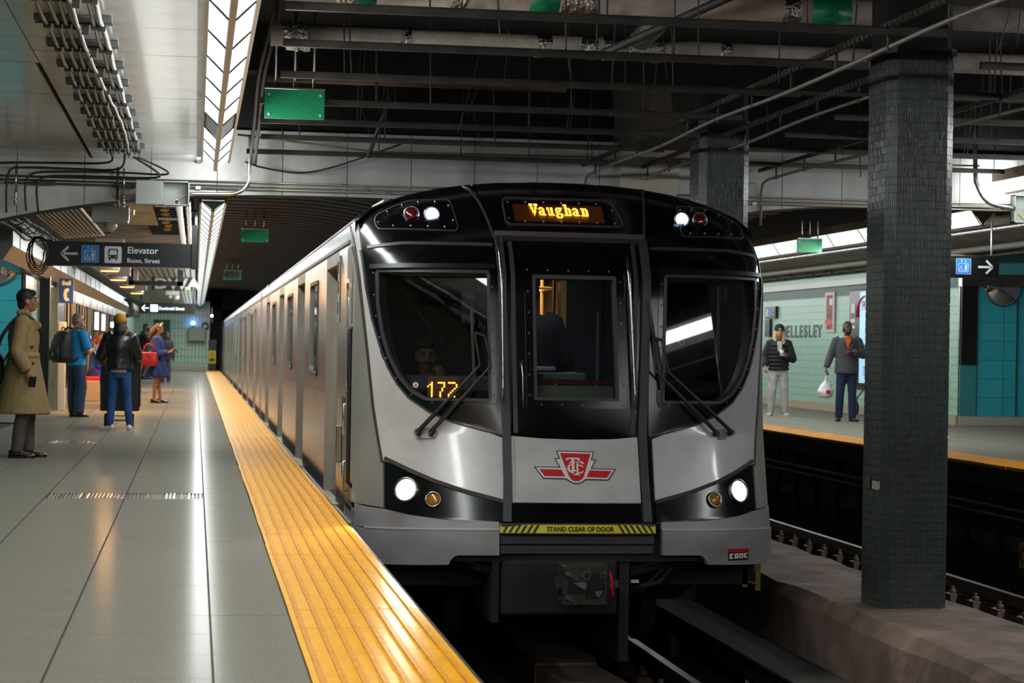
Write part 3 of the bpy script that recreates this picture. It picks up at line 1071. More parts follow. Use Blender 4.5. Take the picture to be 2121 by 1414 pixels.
# door
patch('front_door', [(DX0 + 0.05, 0.605), (2.47, 0.588), (2.735, 0.583), (3.0, 0.588), (DX1 - 0.05, 0.605), (DX1 - 0.05, 2.02), (DX0 + 0.05, 2.02)], M_MASK, TR, 0.008, 0.012, [DWIN])
dl = [(2.243, 0.13), (3.180, 0.13), (3.172, 0.60), (3.0, 0.583), (2.735, 0.577), (2.47, 0.583), (2.248, 0.60)]
dlow = patch('door_lower_panel', dl, M_SILVER, TR, 0.014, 0.014)
def strip(name, pts, w, m, off=0.03, th=0.03, parent=TR):
    """A raised strip along points on the front."""
    a = [Vector(p) for p in pts]
    L, R_ = [], []
    for i, p in enumerate(a):
        t = (a[min(i + 1, len(a) - 1)] - a[max(i - 1, 0)]).normalized()
        nn = Vector((-t.y, t.x)) * w / 2
        L.append(tuple(p + nn))
        R_.append(tuple(p - nn))
    return patch(name, R_ + L[::-1], m, parent, off, th)
fr_ = [(2.25, 0.135), (3.173, 0.135)]
strip('panel_border', [(2.25, 0.142), (3.173, 0.142)], 0.022, M_SILVER, 0.022, 0.01, dlow)
strip('panel_border', [(2.256, 0.15), (2.258, 0.59)], 0.02, M_SILVER, 0.022, 0.01, dlow)
strip('panel_border', [(3.166, 0.15), (3.162, 0.59)], 0.02, M_SILVER, 0.022, 0.01, dlow)
# jamb posts either side of the door, header ledge, trim lines
JL = [(2.205, -0.005), (2.215, 0.3), (2.215, 0.62), (2.19, 1.3), (2.175, 2.03)]
for q in (JL, [(2 * XC - x - 0.045, z) for x, z in JL]):
    strip('door_post', q, 0.06, M_DGREY, 0.035, 0.03)
for q in ([(2.255, 2.0), (2.27, 1.2), (2.285, 0.62)], [(3.17, 2.0), (3.155, 1.2), (3.14, 0.62)]):
    strip('door_seal', q, 0.03, M_DGREY, 0.02, 0.02)
for q in ([(2.145, 2.03), (2.12, 2.15), (2.08, 2.3), (2.03, 2.43), (2.0, ztop(2.0) - 0.006)], [(3.265, 2.03), (3.29, 2.15), (3.33, 2.3), (3.38, 2.43), (3.41, ztop(3.41) - 0.006)]):
    strip('crown_seam', q, 0.018, M_DGREY, 0.02, 0.015)
strip('door_header', [(2.15, 2.032), (3.255, 2.030)], 0.035, mat('header_ledge', '4f4646', 0.5), 0.06, 0.06)
strip('brow_trim', [(1.262, 1.958), (1.5, 1.98), (2.13, 1.975)], 0.022, M_DGREY, 0.02, 0.01)
strip('brow_trim', [(3.30, 1.975), (3.95, 1.98), (4.205, 1.958)], 0.022, M_DGREY, 0.02, 0.01)
for sx in (1, -1):
    f = (lambda q: q) if sx > 0 else mir
    strip('panel_seal', f([(x, z + 0.002) for x, z in BAND_T[:]]), 0.028, M_SEAL, 0.026, 0.02)
    strip('panel_seal', f([(x, z) for x, z in MASK_L]), 0.012, M_DGREY, 0.024, 0.02)
    strip('corner_seal', f([(seam(z), z) for z in (0.39, 0.6, 0.8, 1.1, 1.3, 1.6, 1.9, 1.98)]), 0.016, M_SEAL, 0.024, 0.02)
def rod(name, pts, r, m, off, parent=TR, n=8):
    P = [FP(x, z, off) for x, z in spaced(pts, 0.12, False)]
    return MB().tube(P, r, n).build(name, m, parent, True)
rod('grab_rail', [(2.165, 1.98), (2.178, 1.5), (2.19, 0.83)], 0.009, M_BRIGHT, 0.075)
rod('grab_rail', [(3.095, 1.88), (3.12, 1.4), (3.15, 0.79)], 0.011, M_BRIGHT, 0.06)
rod('grab_rail', [(2.325, 1.14), (2.335, 0.80)], 0.006, M_BRIGHT, 0.05)
# windows: bolted frame, rubber, flat pane
def flat_pane(w, parent):
    """A flat sheet of glass fitted through the window opening, just behind the frame."""
    pts = [FP(x, z, 0.0) for x, z in w]
    cx, cz, cy = (sum(p[i] for p in pts) / len(pts) for i in (0, 2, 1))
    sxx = sum((p.x - cx) ** 2 for p in pts); szz = sum((p.z - cz) ** 2 for p in pts); sxz = sum((p.x - cx) * (p.z - cz) for p in pts)
    sxy = sum((p.x - cx) * (p.y - cy) for p in pts); szy = sum((p.z - cz) * (p.y - cy) for p in pts)
    D = sxx * szz - sxz ** 2
    a, c = (sxy * szz - szy * sxz) / D, (szy * sxx - sxy * sxz) / D
    g = grow(w, 0.006)
    f = [Vector((x, cy + a * 0.8 * (x - cx) + c * (z - cz) + 0.004, z)) for x, z in g]
    n = len(g)
    tri = tessellate_polygon([[Vector((x, z, 0)) for x, z in g]])
    vs = f + [v + Vector((0, 0.006, 0)) for v in f]
    fs = [tuple(t) for t in tri] + [tuple(i + n for i in reversed(t)) for t in tri] + [(i, (i + 1) % n, n + (i + 1) % n, n + i) for i in range(n)]
    MB().add(vs, fs).build('pane', M_WGLASS, parent)
def window(name, w, border, parent=TR, bolts=True, d=0.155):
    o = patch(name, grow(w, border), M_MASK, parent, 0.02, 0.012, [w])
    patch('rubber', grow(w, 0.008), M_DGREY, o, 0.026, 0.09, [grow(w, -0.014)])
    flat_pane(w, o)
    b = MB()
    for q in spaced(grow(w, border - 0.022), d):
        b.ball(FP(q.x, q.y, 0.021), 0.0072, 6, 4)
    b.build('bolts', M_BOLT, o, kind='stuff')
    return o
window('windscreen', WIN_L, 0.044)
window('windscreen', WIN_R, 0.044)
window('door_window', DWIN, 0.062, d=0.15)
for w in (WIN_L, WIN_R):
    xx = sorted(p[0] for p in w)
    strip('gutter', [(xx[0] - 0.03, 1.80), (xx[-1] + 0.03, 1.80)], 0.03, M_BLACK, 0.05, 0.04)
# marker lamp pods under the roof
PODL = rounded([(1.323, 2.159), (1.342, 2.206), (1.463, 2.27), (1.586, 2.317), (1.866, 2.322), (1.896, 2.107), (1.882, 2.073), (1.338, 2.091)], 0.025, 3)
M_REDL = mat('red_lens', '5e0f14', 0.1, spec=0.8)
M_AMBL = mat('amber_lens', 'a8640c', 0.12, spec=0.8)
M_WHITEL = emit('marker_white', (0.42, 0.62, 1.0), 5)
M_CLEAR = glass('pod_glass', (0.85, 0.87, 0.9))
def lamp(name, X, z, r, m, parent, off=0.02, ring=0.008):
    c, n = FP(X, z, off), FN(X, z)
    if z > 1.5:
        n = Vector((n.x * 0.35, -1, 0.12)).normalized()
        c = c - Vector((0, 0.016, 0))
    rot = n.to_track_quat('Z', 'Y').to_matrix().to_4x4()
    Mx = Matrix.Translation(c) @ rot
    k = [Mx @ Vector((math.cos(2 * PI * i / 24) * r, math.sin(2 * PI * i / 24) * r, 0.006)) for i in range(25)]
    b = MB()
    b.tube(k, ring, 6, caps=False)
    o = b.build(name, M_CHROME, parent, True)
    vs = []
    for j in range(5):
        a = j / 4 * PI / 2
        for i in range(20):
            vs.append(Mx @ Vector((math.cos(2 * PI * i / 20) * r * 0.94 * math.cos(a), math.sin(2 * PI * i / 20) * r * 0.94 * math.cos(a), r * 0.28 * math.sin(a))))
    fs = [(j * 20 + i, j * 20 + (i + 1) % 20, (j + 1) * 20 + (i + 1) % 20, (j + 1) * 20 + i) for j in range(4) for i in range(20)]
    MB().add(vs, fs).build('lens', m, o, True)
    return o
for q, red, white in ((PODL, (1.580, 2.198), (1.720, 2.194)), (mir(PODL), (3.752, 2.207), (3.600, 2.203))):
    po = patch('marker_pod', grow(q, 0.0), M_MASK, TR, 0.019, 0.008)
    strip('pod_rim', [tuple(v) for v in q] + [tuple(q[0])], 0.008, M_DGREY, 0.023, 0.008, po)
    b = MB()
    for v in spaced(grow(q, -0.022), 0.12):
        b.ball(FP(v.x, v.y, 0.026), 0.008, 6, 4)
    b.build('bolts', M_BOLT, po, kind='stuff')
    lamp('tail_lamp', red[0], red[1], 0.055, M_REDL, po, 0.026)
    lamp('marker_lamp', white[0], white[1], 0.055, M_WHITEL, po, 0.026)
# headlights and amber lamps
M_HEAD = emit('headlight_lens', (1.0, 0.90, 0.74), 30)
M_HEAD2 = emit('headlight_lens_dim', (1.0, 0.90, 0.78), 6)
for (x, z, m, r) in ((1.516, 0.203, M_HEAD, 0.083), (3.945, 0.206, M_HEAD2, 0.083)):
    lamp('headlight', x, z, r, m, TR, 0.02, 0.012)
for (x, z) in ((1.697, 0.141), (3.745, 0.150)):
    lamp('amber_lamp', x, z, 0.052, M_AMBL, TR, 0.016, 0.009)
def spot(name, loc, target, power, color, deg, blend=0.6, r=0.07):
    l = bpy.data.lights.new(name, 'SPOT')
    l.energy, l.color, l.spot_size, l.spot_blend, l.shadow_soft_size = power, color, math.radians(deg), blend, r
    o = bpy.data.objects.new(name, l)
    o.location = loc
    o.rotation_euler = (Vector(target) - Vector(loc)).to_track_quat('-Z', 'Y').to_euler()
    COL.objects.link(o)
spot('headlight_beam', FP(1.516, 0.203, 0.10), (1.1, 0, -0.9), 420, (1, 0.86, 0.68), 80)
spot('headlight_beam', FP(3.945, 0.203, 0.10), (4.4, 0, -0.9), 50, (1, 0.86, 0.68), 80)
# destination sign
M_LED = emit('led_amber', (1.0, 0.32, 0.02), 4)
M_LEDOFF = emit('led_board', (1.0, 0.22, 0.01), 0.02, base='120a06')
SG = rounded([(2.247, 2.125), (3.135, 2.125), (3.075, 2.335), (2.247, 2.335)], 0.05, 4)
so = patch('destination_sign', SG, M_MASK, TR, 0.022, 0.01)
strip('sign_rim', [tuple(v) for v in SG] + [tuple(SG[0])], 0.012, M_DGREY, 0.032, 0.014, so)
b = MB()
for v in spaced(grow(SG, -0.028), 0.135):
    b.ball(FP(v.x, v.y, 0.024), 0.0085, 6, 4)
b.build('bolts', M_BOLT, so, kind='stuff')
patch('led_board', [(2.32, 2.155), (2.99, 2.155), (2.99, 2.285), (2.32, 2.285)], M_LEDOFF, so, 0.028, 0.008)
GLYPH = {
    'V': ['###.###', '###.###', '.#...#.', '.##.##.', '.##.##.', '..#.#..', '..###..', '..###..', '...#...', '...#...', '.......', '.......'],
    'a': ['.......', '.......', '.......', '.###...', '##.##..', '...##..', '.####..', '##.##..', '##.##..', '.#####.', '.......', '.......'],
    'u': ['.......', '.......', '.......', '##.##..', '##.##..', '.#.##..', '.#.##..', '.#.##..', '.#.##..', '.#####.', '.......', '.......'],
    'g': ['.......', '.......', '.......', '.#####.', '##.##..', '##.##..', '.###...', '##.....', '.#####.', '##..##.', '##..##.', '.####..'],
    'h': ['###....', '.##....', '.##....', '.####..', '.##.##.', '.##.##.', '.##.##.', '.##.##.', '.##.##.', '######.', '.......', '.......'],
    'n': ['.......', '.......', '.......', '#####..', '.##.##.', '.##.##.', '.##.##.', '.##.##.', '.##.##.', '######.', '.......', '.......'],
    '1': ['..#..', '.##..', '#.#..', '..#..', '..#..', '..#..', '..#..', '..#..'],
    '7': ['####.', '...#.', '...#.', '..#..', '..#..', '.#...', '.#...', '.#...'],
    '2': ['####.', '....#', '....#', '...#.', '..#..', '.#...', '#....', '####.'],
}
def led(text, x0, z0, p, r, parent, off, name, adv=7, place=None):
    x = x0
    for ch in text:
        rows = GLYPH[ch]
        b = MB()
        for j, row in enumerate(rows):
            for i, c in enumerate(row):
                if c == '#':
                    X, Z = x + i * p, z0 - j * p
                    q = place(X, Z) if place else FP(X, Z, off)
                    b.box(q.x - r, q.x + r, q.y - 0.002, q.y + 0.002, q.z - r, q.z + r)
        x += adv * p
        b.build(name, M_LED, parent, kind='stuff')
led('Vaughan', 2.442, 2.280, 0.0091, 0.0042, so, 0.036, 'lit_letter', 7)
# wipers
M_WIP = mat('wiper_black', '151314', 0.45)
def wiper(piv, elbow, top, b0, b1, x0):
    w = MB()
    (xa, za), (xb, zb2) = piv
    c = [(xa - 0.04, za), (xa - 0.02, za + 0.035), (xb + 0.02, zb2 + 0.04), (xb + 0.045, zb2), (xb + 0.02, zb2 - 0.035), (xa - 0.02, za - 0.04)]
    o = patch('wiper', rounded(c, 0.03, 3), M_STAIND, TR, 0.034, 0.016)
    for k, (x, z) in enumerate(piv):
        q = FP(x, z, 0.03)
        n = FN(x, z)
        MB().cyl(q, q + n * 0.045, 0.022, 10, 0.018).build('spindle', M_WIP, o)
        ex, ez = elbow[k]
        tx, tz = top[k]
        pts = [FP(x, z, 0.065), FP((x + ex) / 2, (z + ez) / 2, 0.085), FP(ex, ez, 0.085), FP((ex + tx) / 2, (ez + tz) / 2, 0.08), FP(tx, tz, 0.07)]
        MB().tube(pts, [0.017, 0.014, 0.009, 0.008, 0.007], 6).build('arm', M_WIP, o)
    MB().tube([FP(*top[0], 0.07), FP(*top[1], 0.07)], 0.012, 6).build('link', M_WIP, o)
    P = [FP(b0[0] + (b1[0] - b0[0]) * i / 8, b0[1] + (b1[1] - b0[1]) * i / 8, 0.045) for i in range(9)]
    MB().tube(P, [0.006, 0.012, 0.012, 0.012, 0.012, 0.012, 0.012, 0.012, 0.008], 6, flat=0.6).build('blade', M_STRUT, o)
wiper([(1.609, 0.605), (1.693, 0.604)], [(2.027, 1.1), (2.106, 1.101)], [(1.991, 1.336), (2.06, 1.312)], (1.966, 1.51), (1.993, 0.953), 0)
wiper([(3.89, 0.623), (3.77, 0.617)], [(3.387, 1.071), (3.287, 1.083)], [(3.342, 1.306), (3.275, 1.316)], (3.253, 1.587), (3.35, 0.943), 0)
# emblem on the door: winged shield
M_ERED = mat('emblem_red', 'c4101c', 0.4)
M_EWHT = mat('emblem_white', 'd9d6d4', 0.4)
M_EBLK = mat('emblem_edge', '14131a', 0.4)
def EP(x, y):
    """Crop coordinates of the emblem drawing to the door surface."""
    return (2.707 + (x - 1030) * 0.000329, 0.377 - (y - 500) * 0.000329)
shape = [(135, 485), (690, 490), (585, 305), (685, 305), (625, 140), (1440, 155), (1390, 325), (1480, 330), (1380, 515), (1915, 525), (1745, 757), (1245, 745), (1170, 800), (1100, 830), (1040, 835), (960, 825), (880, 780), (820, 735), (315, 727)]
eo = patch('emblem', grow([EP(*q) for q in shape], 0.003)[::-1], M_EBLK, TR, 0.018, 0.004)
patch('emblem_ground', grow([EP(*q) for q in shape], -0.0035)[::-1], M_EWHT, eo, 0.020, 0.003)
for q in ([(232, 532), (715, 540), (790, 685), (340, 678)], [(1340, 552), (1825, 565), (1715, 710), (1270, 697)], [(695, 185), (1370, 200), (1200, 690), (1160, 745), (1100, 780), (1040, 788), (970, 775), (915, 735), (880, 680)]):
    patch('emblem_field', [EP(*p) for p in q][::-1], M_ERED, eo, 0.0225, 0.003)
for q in ([(845, 285), (1105, 285), (1145, 345), (1090, 345), (1060, 315), (1005, 318), (1005, 540), (1060, 580), (890, 585), (890, 560), (945, 545), (945, 315), (880, 315), (850, 340), (808, 335)],
          [(905, 375), (940, 362), (940, 385), (920, 415), (890, 410)],
          [(1020, 365), (1195, 368), (1220, 420), (1180, 420), (1160, 398), (1090, 398), (1090, 630), (1135, 662), (970, 658), (985, 640), (1050, 620), (1050, 400), (1020, 398)],
          [(940, 435), (900, 470), (900, 530), (930, 575), (1010, 610), (960, 625), (880, 590), (845, 530), (845, 480), (880, 440), (930, 428)],
          [(1095, 435), (1160, 440), (1208, 490), (1185, 495), (1150, 465), (1095, 458)],
          [(1095, 600), (1150, 590), (1190, 565), (1208, 578), (1170, 615), (1095, 628)]):
    patch('emblem_letter', [EP(*p) for p in q][::-1], M_EWHT, eo, 0.0245, 0.003)
# bumper with its step groove and cut-outs
BX = [(1.19, -0.30), (1.35, -0.325), (1.80, -0.305), (1.815, -0.27), (1.84, -0.245), (1.87, -0.236), (2.148, -0.232), (2.148, -0.062), (1.6, -0.07), (1.19, -0.085)]
BU = [(1.19, -0.078), (1.6, -0.062), (2.148, -0.053), (2.148, -0.005)] + [(x, z - 0.006) for x, z in reversed(BAND_B[:-1])] + [(1.19, 0.075)]
for q in (BX, mir(BX)):
    patch('bumper', q, M_BUMPER, TR, 0.03, 0.05, zc=ZCUT)
for q in (BU, mir(BU)):
    patch('bumper_cap', q, M_BUMPER, TR, 0.022, 0.04)
for f in (lambda q: q, mir):
    strip('bumper_bead', f([(1.25, -0.077), (1.6, -0.066), (2.148, -0.057)]), 0.012, mat('bead', 'a59f9d', 0.4), 0.034, 0.02)
patch('bumper_backing', [(1.2, -0.28), (4.27, -0.28), (4.27, 0.0), (1.2, 0.0)], M_UNDER, TR, -0.02, 0.03)
# yellow warning sill and steps under the door
M_WARN = mat('warning_yellow', 'cdb81a', 0.45)
ws = patch('warning_sill', [(2.152, -0.088), (3.262, -0.088), (3.262, -0.03), (2.152, -0.03)], M_WARN, TR, 0.06, 0.06)
for i in range(6):
    for s in (1, -1):
        x = 2.165 + i * 0.042
        q = [(x, -0.086), (x + 0.018, -0.086), (x + 0.052, -0.032), (x + 0.034, -0.032)]
        if s < 0:
            q = mir(q)
            q = [(a - 0.055, c) for a, c in q]
        patch('stripe', q, M_EBLK, ws, 0.0615, 0.002)
te = text_obj('STAND CLEAR OF DOOR', 0.047, Vector((2.478, 13.955, -0.076)), FACE_S, M_EBLK, 'lettering', ws, 0.003, bold=0.0008, sx=0.9)
me = te.data
for v in me.vertices:
    v.co = FP(v.co.x, v.co.z, 0.0635 + 0.4 * (13.955 - v.co.y))
for q in ((13.99, -0.155, -0.092), (14.0, -0.225, -0.160), (13.975, -0.028, -0.006)):
    MB().box(2.152, 3.262, q[0], 14.2, q[1], q[2], ch=0.006).build('step', M_DGREY, TR)
# sticker on the right end of the bumper
cx, cz = (3.918, -0.241)
st = patch('code_sticker', [(cx - 0.085, cz - 0.042), (cx + 0.085, cz - 0.042), (cx + 0.085, cz + 0.042), (cx - 0.085, cz + 0.042)], M_EBLK, TR, 0.033, 0.003)
patch('sticker_header', [(cx - 0.083, cz + 0.017), (cx + 0.083, cz + 0.017), (cx + 0.083, cz + 0.041), (cx - 0.083, cz + 0.041)], M_ERED, st, 0.035, 0.002)
for i in range(4):
    xx = cx - 0.077 + i * 0.0405
    body = [[(0, 0), (0.034, 0), (0.034, 0.006), (0.02, 0.008), (0.016, 0.02), (0.03, 0.03), (0.034, 0.036), (0, 0.036)], [(0, 0), (0.034, 0), (0.034, 0.036), (0, 0.036)], [(0, 0), (0.034, 0), (0.034, 0.036), (0, 0.036)], [(0, 0), (0.034, 0), (0.034, 0.007), (0.016, 0.009), (0.016, 0.026), (0.032, 0.03), (0.034, 0.036), (0, 0.036)]][i]
    patch('sticker_square', [(xx + a, cz - 0.028 + c) for a, c in body], M_EWHT, st, 0.035, 0.002)
    if i in (1, 2):
        q = [(0.014, 0.01), (0.022, 0.017), (0.016, 0.027), (0.012, 0.025), (0.017, 0.018)] if i == 1 else [(0.008, 0.012), (0.02, 0.01), (0.022, 0.016), (0.015, 0.026)]
        patch('sticker_mark', [(xx + a, cz - 0.028 + c) for a, c in q], M_EBLK, st, 0.037, 0.002)
# coupler and underframe
co = MB().box(2.535, 2.855, 13.62, 13.86, -0.545, -0.258, ch=0.012)
M_COUP = mat('coupler_iron', '3b4038', 0.5, 0.6, noise=(16, 0.55, 1.3))
cpl = co.build('coupler', M_COUP, TR)
b = MB()
b.prism([(2.57, -0.455), (2.70, -0.455), (2.70, -0.375), (2.57, -0.37)], 'y', 13.612, 13.70)
b.prism([(2.70 + 0.0, -0.49), (2.79, -0.49), (2.83, -0.44), (2.83, -0.36), (2.79, -0.32), (2.735, -0.315), (2.70, -0.34)], 'y', 13.610, 13.70)
b.build('coupler_mouth', M_BLACK, cpl)
b = MB()
b.prism([(2.60, -0.38), (2.70, -0.375), (2.695, -0.43), (2.65, -0.41)], 'y', 13.600, 13.612)
b.prism([(2.76, -0.44), (2.815, -0.435), (2.79, -0.485), (2.765, -0.47)], 'y', 13.600, 13.612)
b.build('coupler_hook', M_STEEL, cpl)
b = MB()
for (x, z) in ((2.572, -0.325), (2.572, -0.49)):
    b.cyl((x, 13.62, z), (x + 0.01, 13.53, z - 0.006), 0.022, 8, 0.006)
b.build('coupler_horn', M_STEEL, cpl)
b = MB()
b.tube([(2.70 + 0.026 * math.cos(k * PI / 8), 13.61, -0.335 + 0.026 * math.sin(k * PI / 8)) for k in range(17)], 0.008, 6, False)
b.tube([(2.815 + 0.018 * math.cos(k * PI / 8), 13.612, -0.335 + 0.018 * math.sin(k * PI / 8)) for k in range(17)], 0.006, 6, False)
b.build('coupler_port', M_RUST, cpl)
MB().box(2.855, 2.94, 13.66, 13.72, -0.42, -0.37).build('coupler_lug', M_COUP, cpl)
MB().box(2.5, 2.535, 13.68, 13.78, -0.43, -0.36).build('coupler_lug', M_COUP, cpl)
MB().tube([(2.868, 13.65, -0.31), (2.88, 13.63, -0.36), (2.885, 13.63, -0.42), (2.895, 13.65, -0.47)], 0.009, 6).build('red_handle', M_ERED, cpl)
MB().box(2.62, 2.78, 13.86, 15.2, -0.50, -0.32).build('drawbar', M_UNDER, TR)
MB().box(2.17, 3.0, 14.0, 14.9, -0.66, -0.27, ch=0.02).build('equipment_box', M_UNDER, TR)
for q in ((2.10, 2.16, -0.72), (3.02, 3.10, -1.0)):
    MB().box(q[0], q[1], 14.05, 15.0, q[2], -0.24, ch=0.008).build('bracket', M_UNDER, TR)
for p, r in (([(1.80, 14.35, -0.30), (2.12, 14.15, -0.36)], 0.03), ([(3.68, 14.35, -0.28), (3.12, 14.15, -0.37)], 0.035), ([(3.55, 14.4, -0.3), (3.35, 14.2, -0.45), (3.12, 14.2, -0.5)], 0.016), ([(3.5, 14.4, -0.32), (3.25, 14.25, -0.5), (3.1, 14.25, -0.54)], 0.016)):
    MB().tube(p, r, 8).build('air_hose', M_UNDER, TR, True)
MB().box(3.12, 3.18, 14.1, 14.14, -0.44, -0.42).build('tag_plate', M_SILVER, TR)
MB().box(1.3, 4.15, 14.5, 36, -0.5, -0.25).box(1.5, 1.7, 14.6, 15.0, -0.34, -0.30).build('underframe', M_UNDER, TR)
ft = MB()
ft.box(4.06, 4.10, 14.5, 14.52, -0.52, -0.33).box(4.19 - 0.03, 4.20, 14.5, 14.52, -0.545, -0.33).tube([(4.07, 14.51, -0.47), (4.19, 14.50, -0.50)], 0.008, 6)
ft.build('shunter_step', mat('step_brass', '8a6a35', 0.5, 0.4), TR)
for s in (1.98, 3.52):
    for y in (15.6, 17.8, 32.0, 34.2):
        MB().cyl((s - 0.06, y, -0.7), (s + 0.06, y, -0.7), 0.36, 24).build('wheel', M_UNDER, TR)
# ---------------------------------------------------------------- car bodies
XS = 1.185
ZS, ZSH = -0.12, 2.06
M_ROOF = mat('roof_grey', '8d8f90', 0.4, 0.4, noise=(3, 0.85, 1.05))
M_POCKET = mat('door_pocket', 'a09a8e', 0.4, 0.6, noise=(12, 0.8, 1.05), stretch=(1, 1, 0.2))
def roof_profile():
    out = []
    for i in range(25):
        t = -1 + 2 * i / 24
        x = XC + HW * t
        out.append((x, 2.06 + 0.11 + 0.335 * max(0, 1 - abs(t) ** 2.3) ** (1 / 1.5) * 0.94))
    return out
def panelled(x0, x1, y0, y1, z0, z1, parent, m=None, name='side_panel'):
    return MB().box(x0, x1, y0, y1, z0, z1).build(name, m or M_STAIN, parent)
def car(y0, y1, doors, wins, cab, name):
    c = MB()
    # roof, right side, ends
    pr = roof_profile()
    pr = [(XS, 2.02)] + pr + [(2 * XC - XS, 2.02)]
    ya = 15.2 if cab else y0
    vs, fs = [], []
    for y in (ya, y1):
        vs += [(x, y, z) for x, z in pr]
    n = len(pr)
    fs = [(i, i + 1, n + i + 1, n + i) for i in range(n - 1)]
    body = MB().add(vs, fs).build('carriage', M_ROOF, TR, True)
    body['label'] = name
    MB().box(2 * XC - XS - 0.07, 2 * XC - XS, ya, y1, ZS, 2.06).build('right_side', M_STAIN, body)
    # gutter line and roof rails
    MB().box(XS - 0.012, XS + 0.02, ya + 0.5, y1, 2.035, 2.06).tube([(XS + 0.13, ya + 0.6, 2.29), (XS + 0.13, y1, 2.29)], 0.014, 6).tube([(XS + 0.22, ya + 0.6, 2.335), (XS + 0.22, y1, 2.335)], 0.012, 6).build('gutter', M_STAIND, body)
    # floor sill
    MB().box(XS - 0.015, XS + 0.3, ya + 0.1, y1, -0.20, ZS).build('sill', M_STAIND, body)
    MB().box(XS + 0.06, 2 * XC - XS - 0.06, ya + 0.1, y1, -0.16, ZS + 0.02).build('car_floor', M_UNDER, body)
    MB().box(XS + 0.3, 2 * XC - XS - 0.3, ya + 0.4, y1, -0.75, -0.2).build('underfloor', M_UNDER, body)
    edges = [16.36 if cab else y0 + 0.12]
    for d in doors:
        edges += [d, d + 1.6]
    edges.append(y1 - 0.12)
    for i in range(0, len(edges), 2):
        a, b_ = edges[i], edges[i + 1]
        w = [q for q in wins if a < q < b_]
        if w:
            wa, wb_ = w[0], w[0] + 1.25
            panelled(XS, XS + 0.06, a, b_, ZS, 0.92, body)
            panelled(XS, XS + 0.06, a, wa, 0.92, 1.87, body)
            panelled(XS, XS + 0.06, wb_, b_, 0.92, 1.87, body)
            panelled(XS, XS + 0.06, a, b_, 1.87, 2.05, body)
            q = rounded([(wa, 0.92), (wb_, 0.92), (wb_, 1.87), (wa, 1.87)], 0.09, 4)
            g = grow(q, -0.035)
            vs = [(XS - 0.012, p[0], p[1]) for p in q] + [(XS - 0.012, p[0], p[1]) for p in g] + [(XS + 0.02, p[0], p[1]) for p in g]
            k = len(q)
            fs = [(i_, (i_ + 1) % k, k + (i_ + 1) % k, k + i_) for i_ in range(k)] + [(k + i_, k + (i_ + 1) % k, 2 * k + (i_ + 1) % k, 2 * k + i_) for i_ in range(k)]
            MB().add(vs, fs).build('window_frame', M_STAIND, body)
            MB().prism(g, 'x', XS + 0.012, XS + 0.02).build('window_pane', M_SGLASS, body)
            MB().box(XS + 0.02, XS + 0.06, wa, wb_, 0.92, 1.87).build('window_backing', M_BLACK, body)
        else:
            panelled(XS, XS + 0.06, a, b_, ZS, 2.05, body)
        MB().box(XS - 0.006, XS, a, b_, 0.80, 0.803).build('belt_seam', M_SEAL, body)
    for d in doors:
        MB().box(XS, XS + 0.16, d - 0.01, d + 1.61, 1.92, 2.05).build('door_header', M_POCKET, body)
        MB().box(XS - 0.035, XS + 0.15, d, d + 1.6, ZS - 0.03, ZS + 0.012).build('threshold', M_POCKET, body)
        for (a, b_, s) in ((d, d + 0.8, 0), (d + 0.8, d + 1.6, 1)):
            o = MB().box(XS + 0.10, XS + 0.14, a + 0.004, b_ - 0.004, ZS + 0.012, 1.92).build('sliding_door', M_STAIN, body)
            MB().prism(rounded([(a + 0.16, 0.85), (b_ - 0.16, 0.85), (b_ - 0.16, 1.78), (a + 0.16, 1.78)], 0.09, 3), 'x', XS + 0.094, XS + 0.10).build('door_pane', M_SGLASS, body)
        # far jamb: riveted cover strip that faces the camera
        MB().box(XS, XS + 0.10, d, d + 0.012, ZS, 1.92).build('door_jamb', M_POCKET, body)
        MB().box(XS, XS + 0.10, d + 1.585, d + 1.6, ZS, 1.92).build('door_jamb', M_POCKET, body)
        b = MB()
        for k in range(12):
            b.ball((XS + 0.05, d + 1.584, ZS + 0.15 + k * 0.16), 0.007, 6, 4)
        b.build('jamb_rivets', M_POCKET, body, kind='stuff')
    return body
car1 = car(14.3, 36.7, (16.9, 22.2, 27.45, 32.7), (19.75, 25.0, 30.25), True, 'leading carriage')
start = 37.2
for nm in ('second carriage', 'third carriage', 'fourth carriage'):
    d = [start + 2.8 + 5.25 * k for k in range(4)]
    car(start, start + 22.9, d, [q + 2.75 for q in d[:3]], False, nm)
    MB().box(XS + 0.1, 2 * XC - XS - 0.1, start - 0.6, start + 0.1, -0.2, 2.3).build('gangway_bellows', M_BLACK, TR)
    start += 23.3
# cab side: door, handles, step, indicator lamps
cs = MB().box(XS, XS + 0.06, 15.92, 16.36, ZS, 2.05).build('cab_side_panel', M_STAIN, TR)
MB().box(XS - 0.012, XS + 0.0, 16.72, 16.86, 1.42, 1.98, ch=0.004).build('indicator_plate', mat('indicator_plate', 'a79f92', 0.5, 0.3), TR)
for k in range(3):
    MB().box(XS - 0.018, XS - 0.012, 16.75, 16.83, 1.50 + k * 0.17, 1.59 + k * 0.17, ch=0.006).build('indicator_lamp', M_BLACK, TR)
cd = MB().box(XS - 0.004, XS + 0.05, 15.36, 15.9, 0.0, 2.0, ch=0.004)
cd = cd.build('cab_door', M_STAIND, TR)
MB().prism(rounded([(15.50, 0.90), (15.76, 0.90), (15.76, 1.72), (15.50, 1.72)], 0.06, 3), 'x', XS - 0.012, XS - 0.003).build('cab_door_pane', M_SGLASS, cd)
q = rounded([(15.47, 0.87), (15.79, 0.87), (15.79, 1.75), (15.47, 1.75)], 0.07, 3)
g = grow(q, -0.03)
k = len(q)
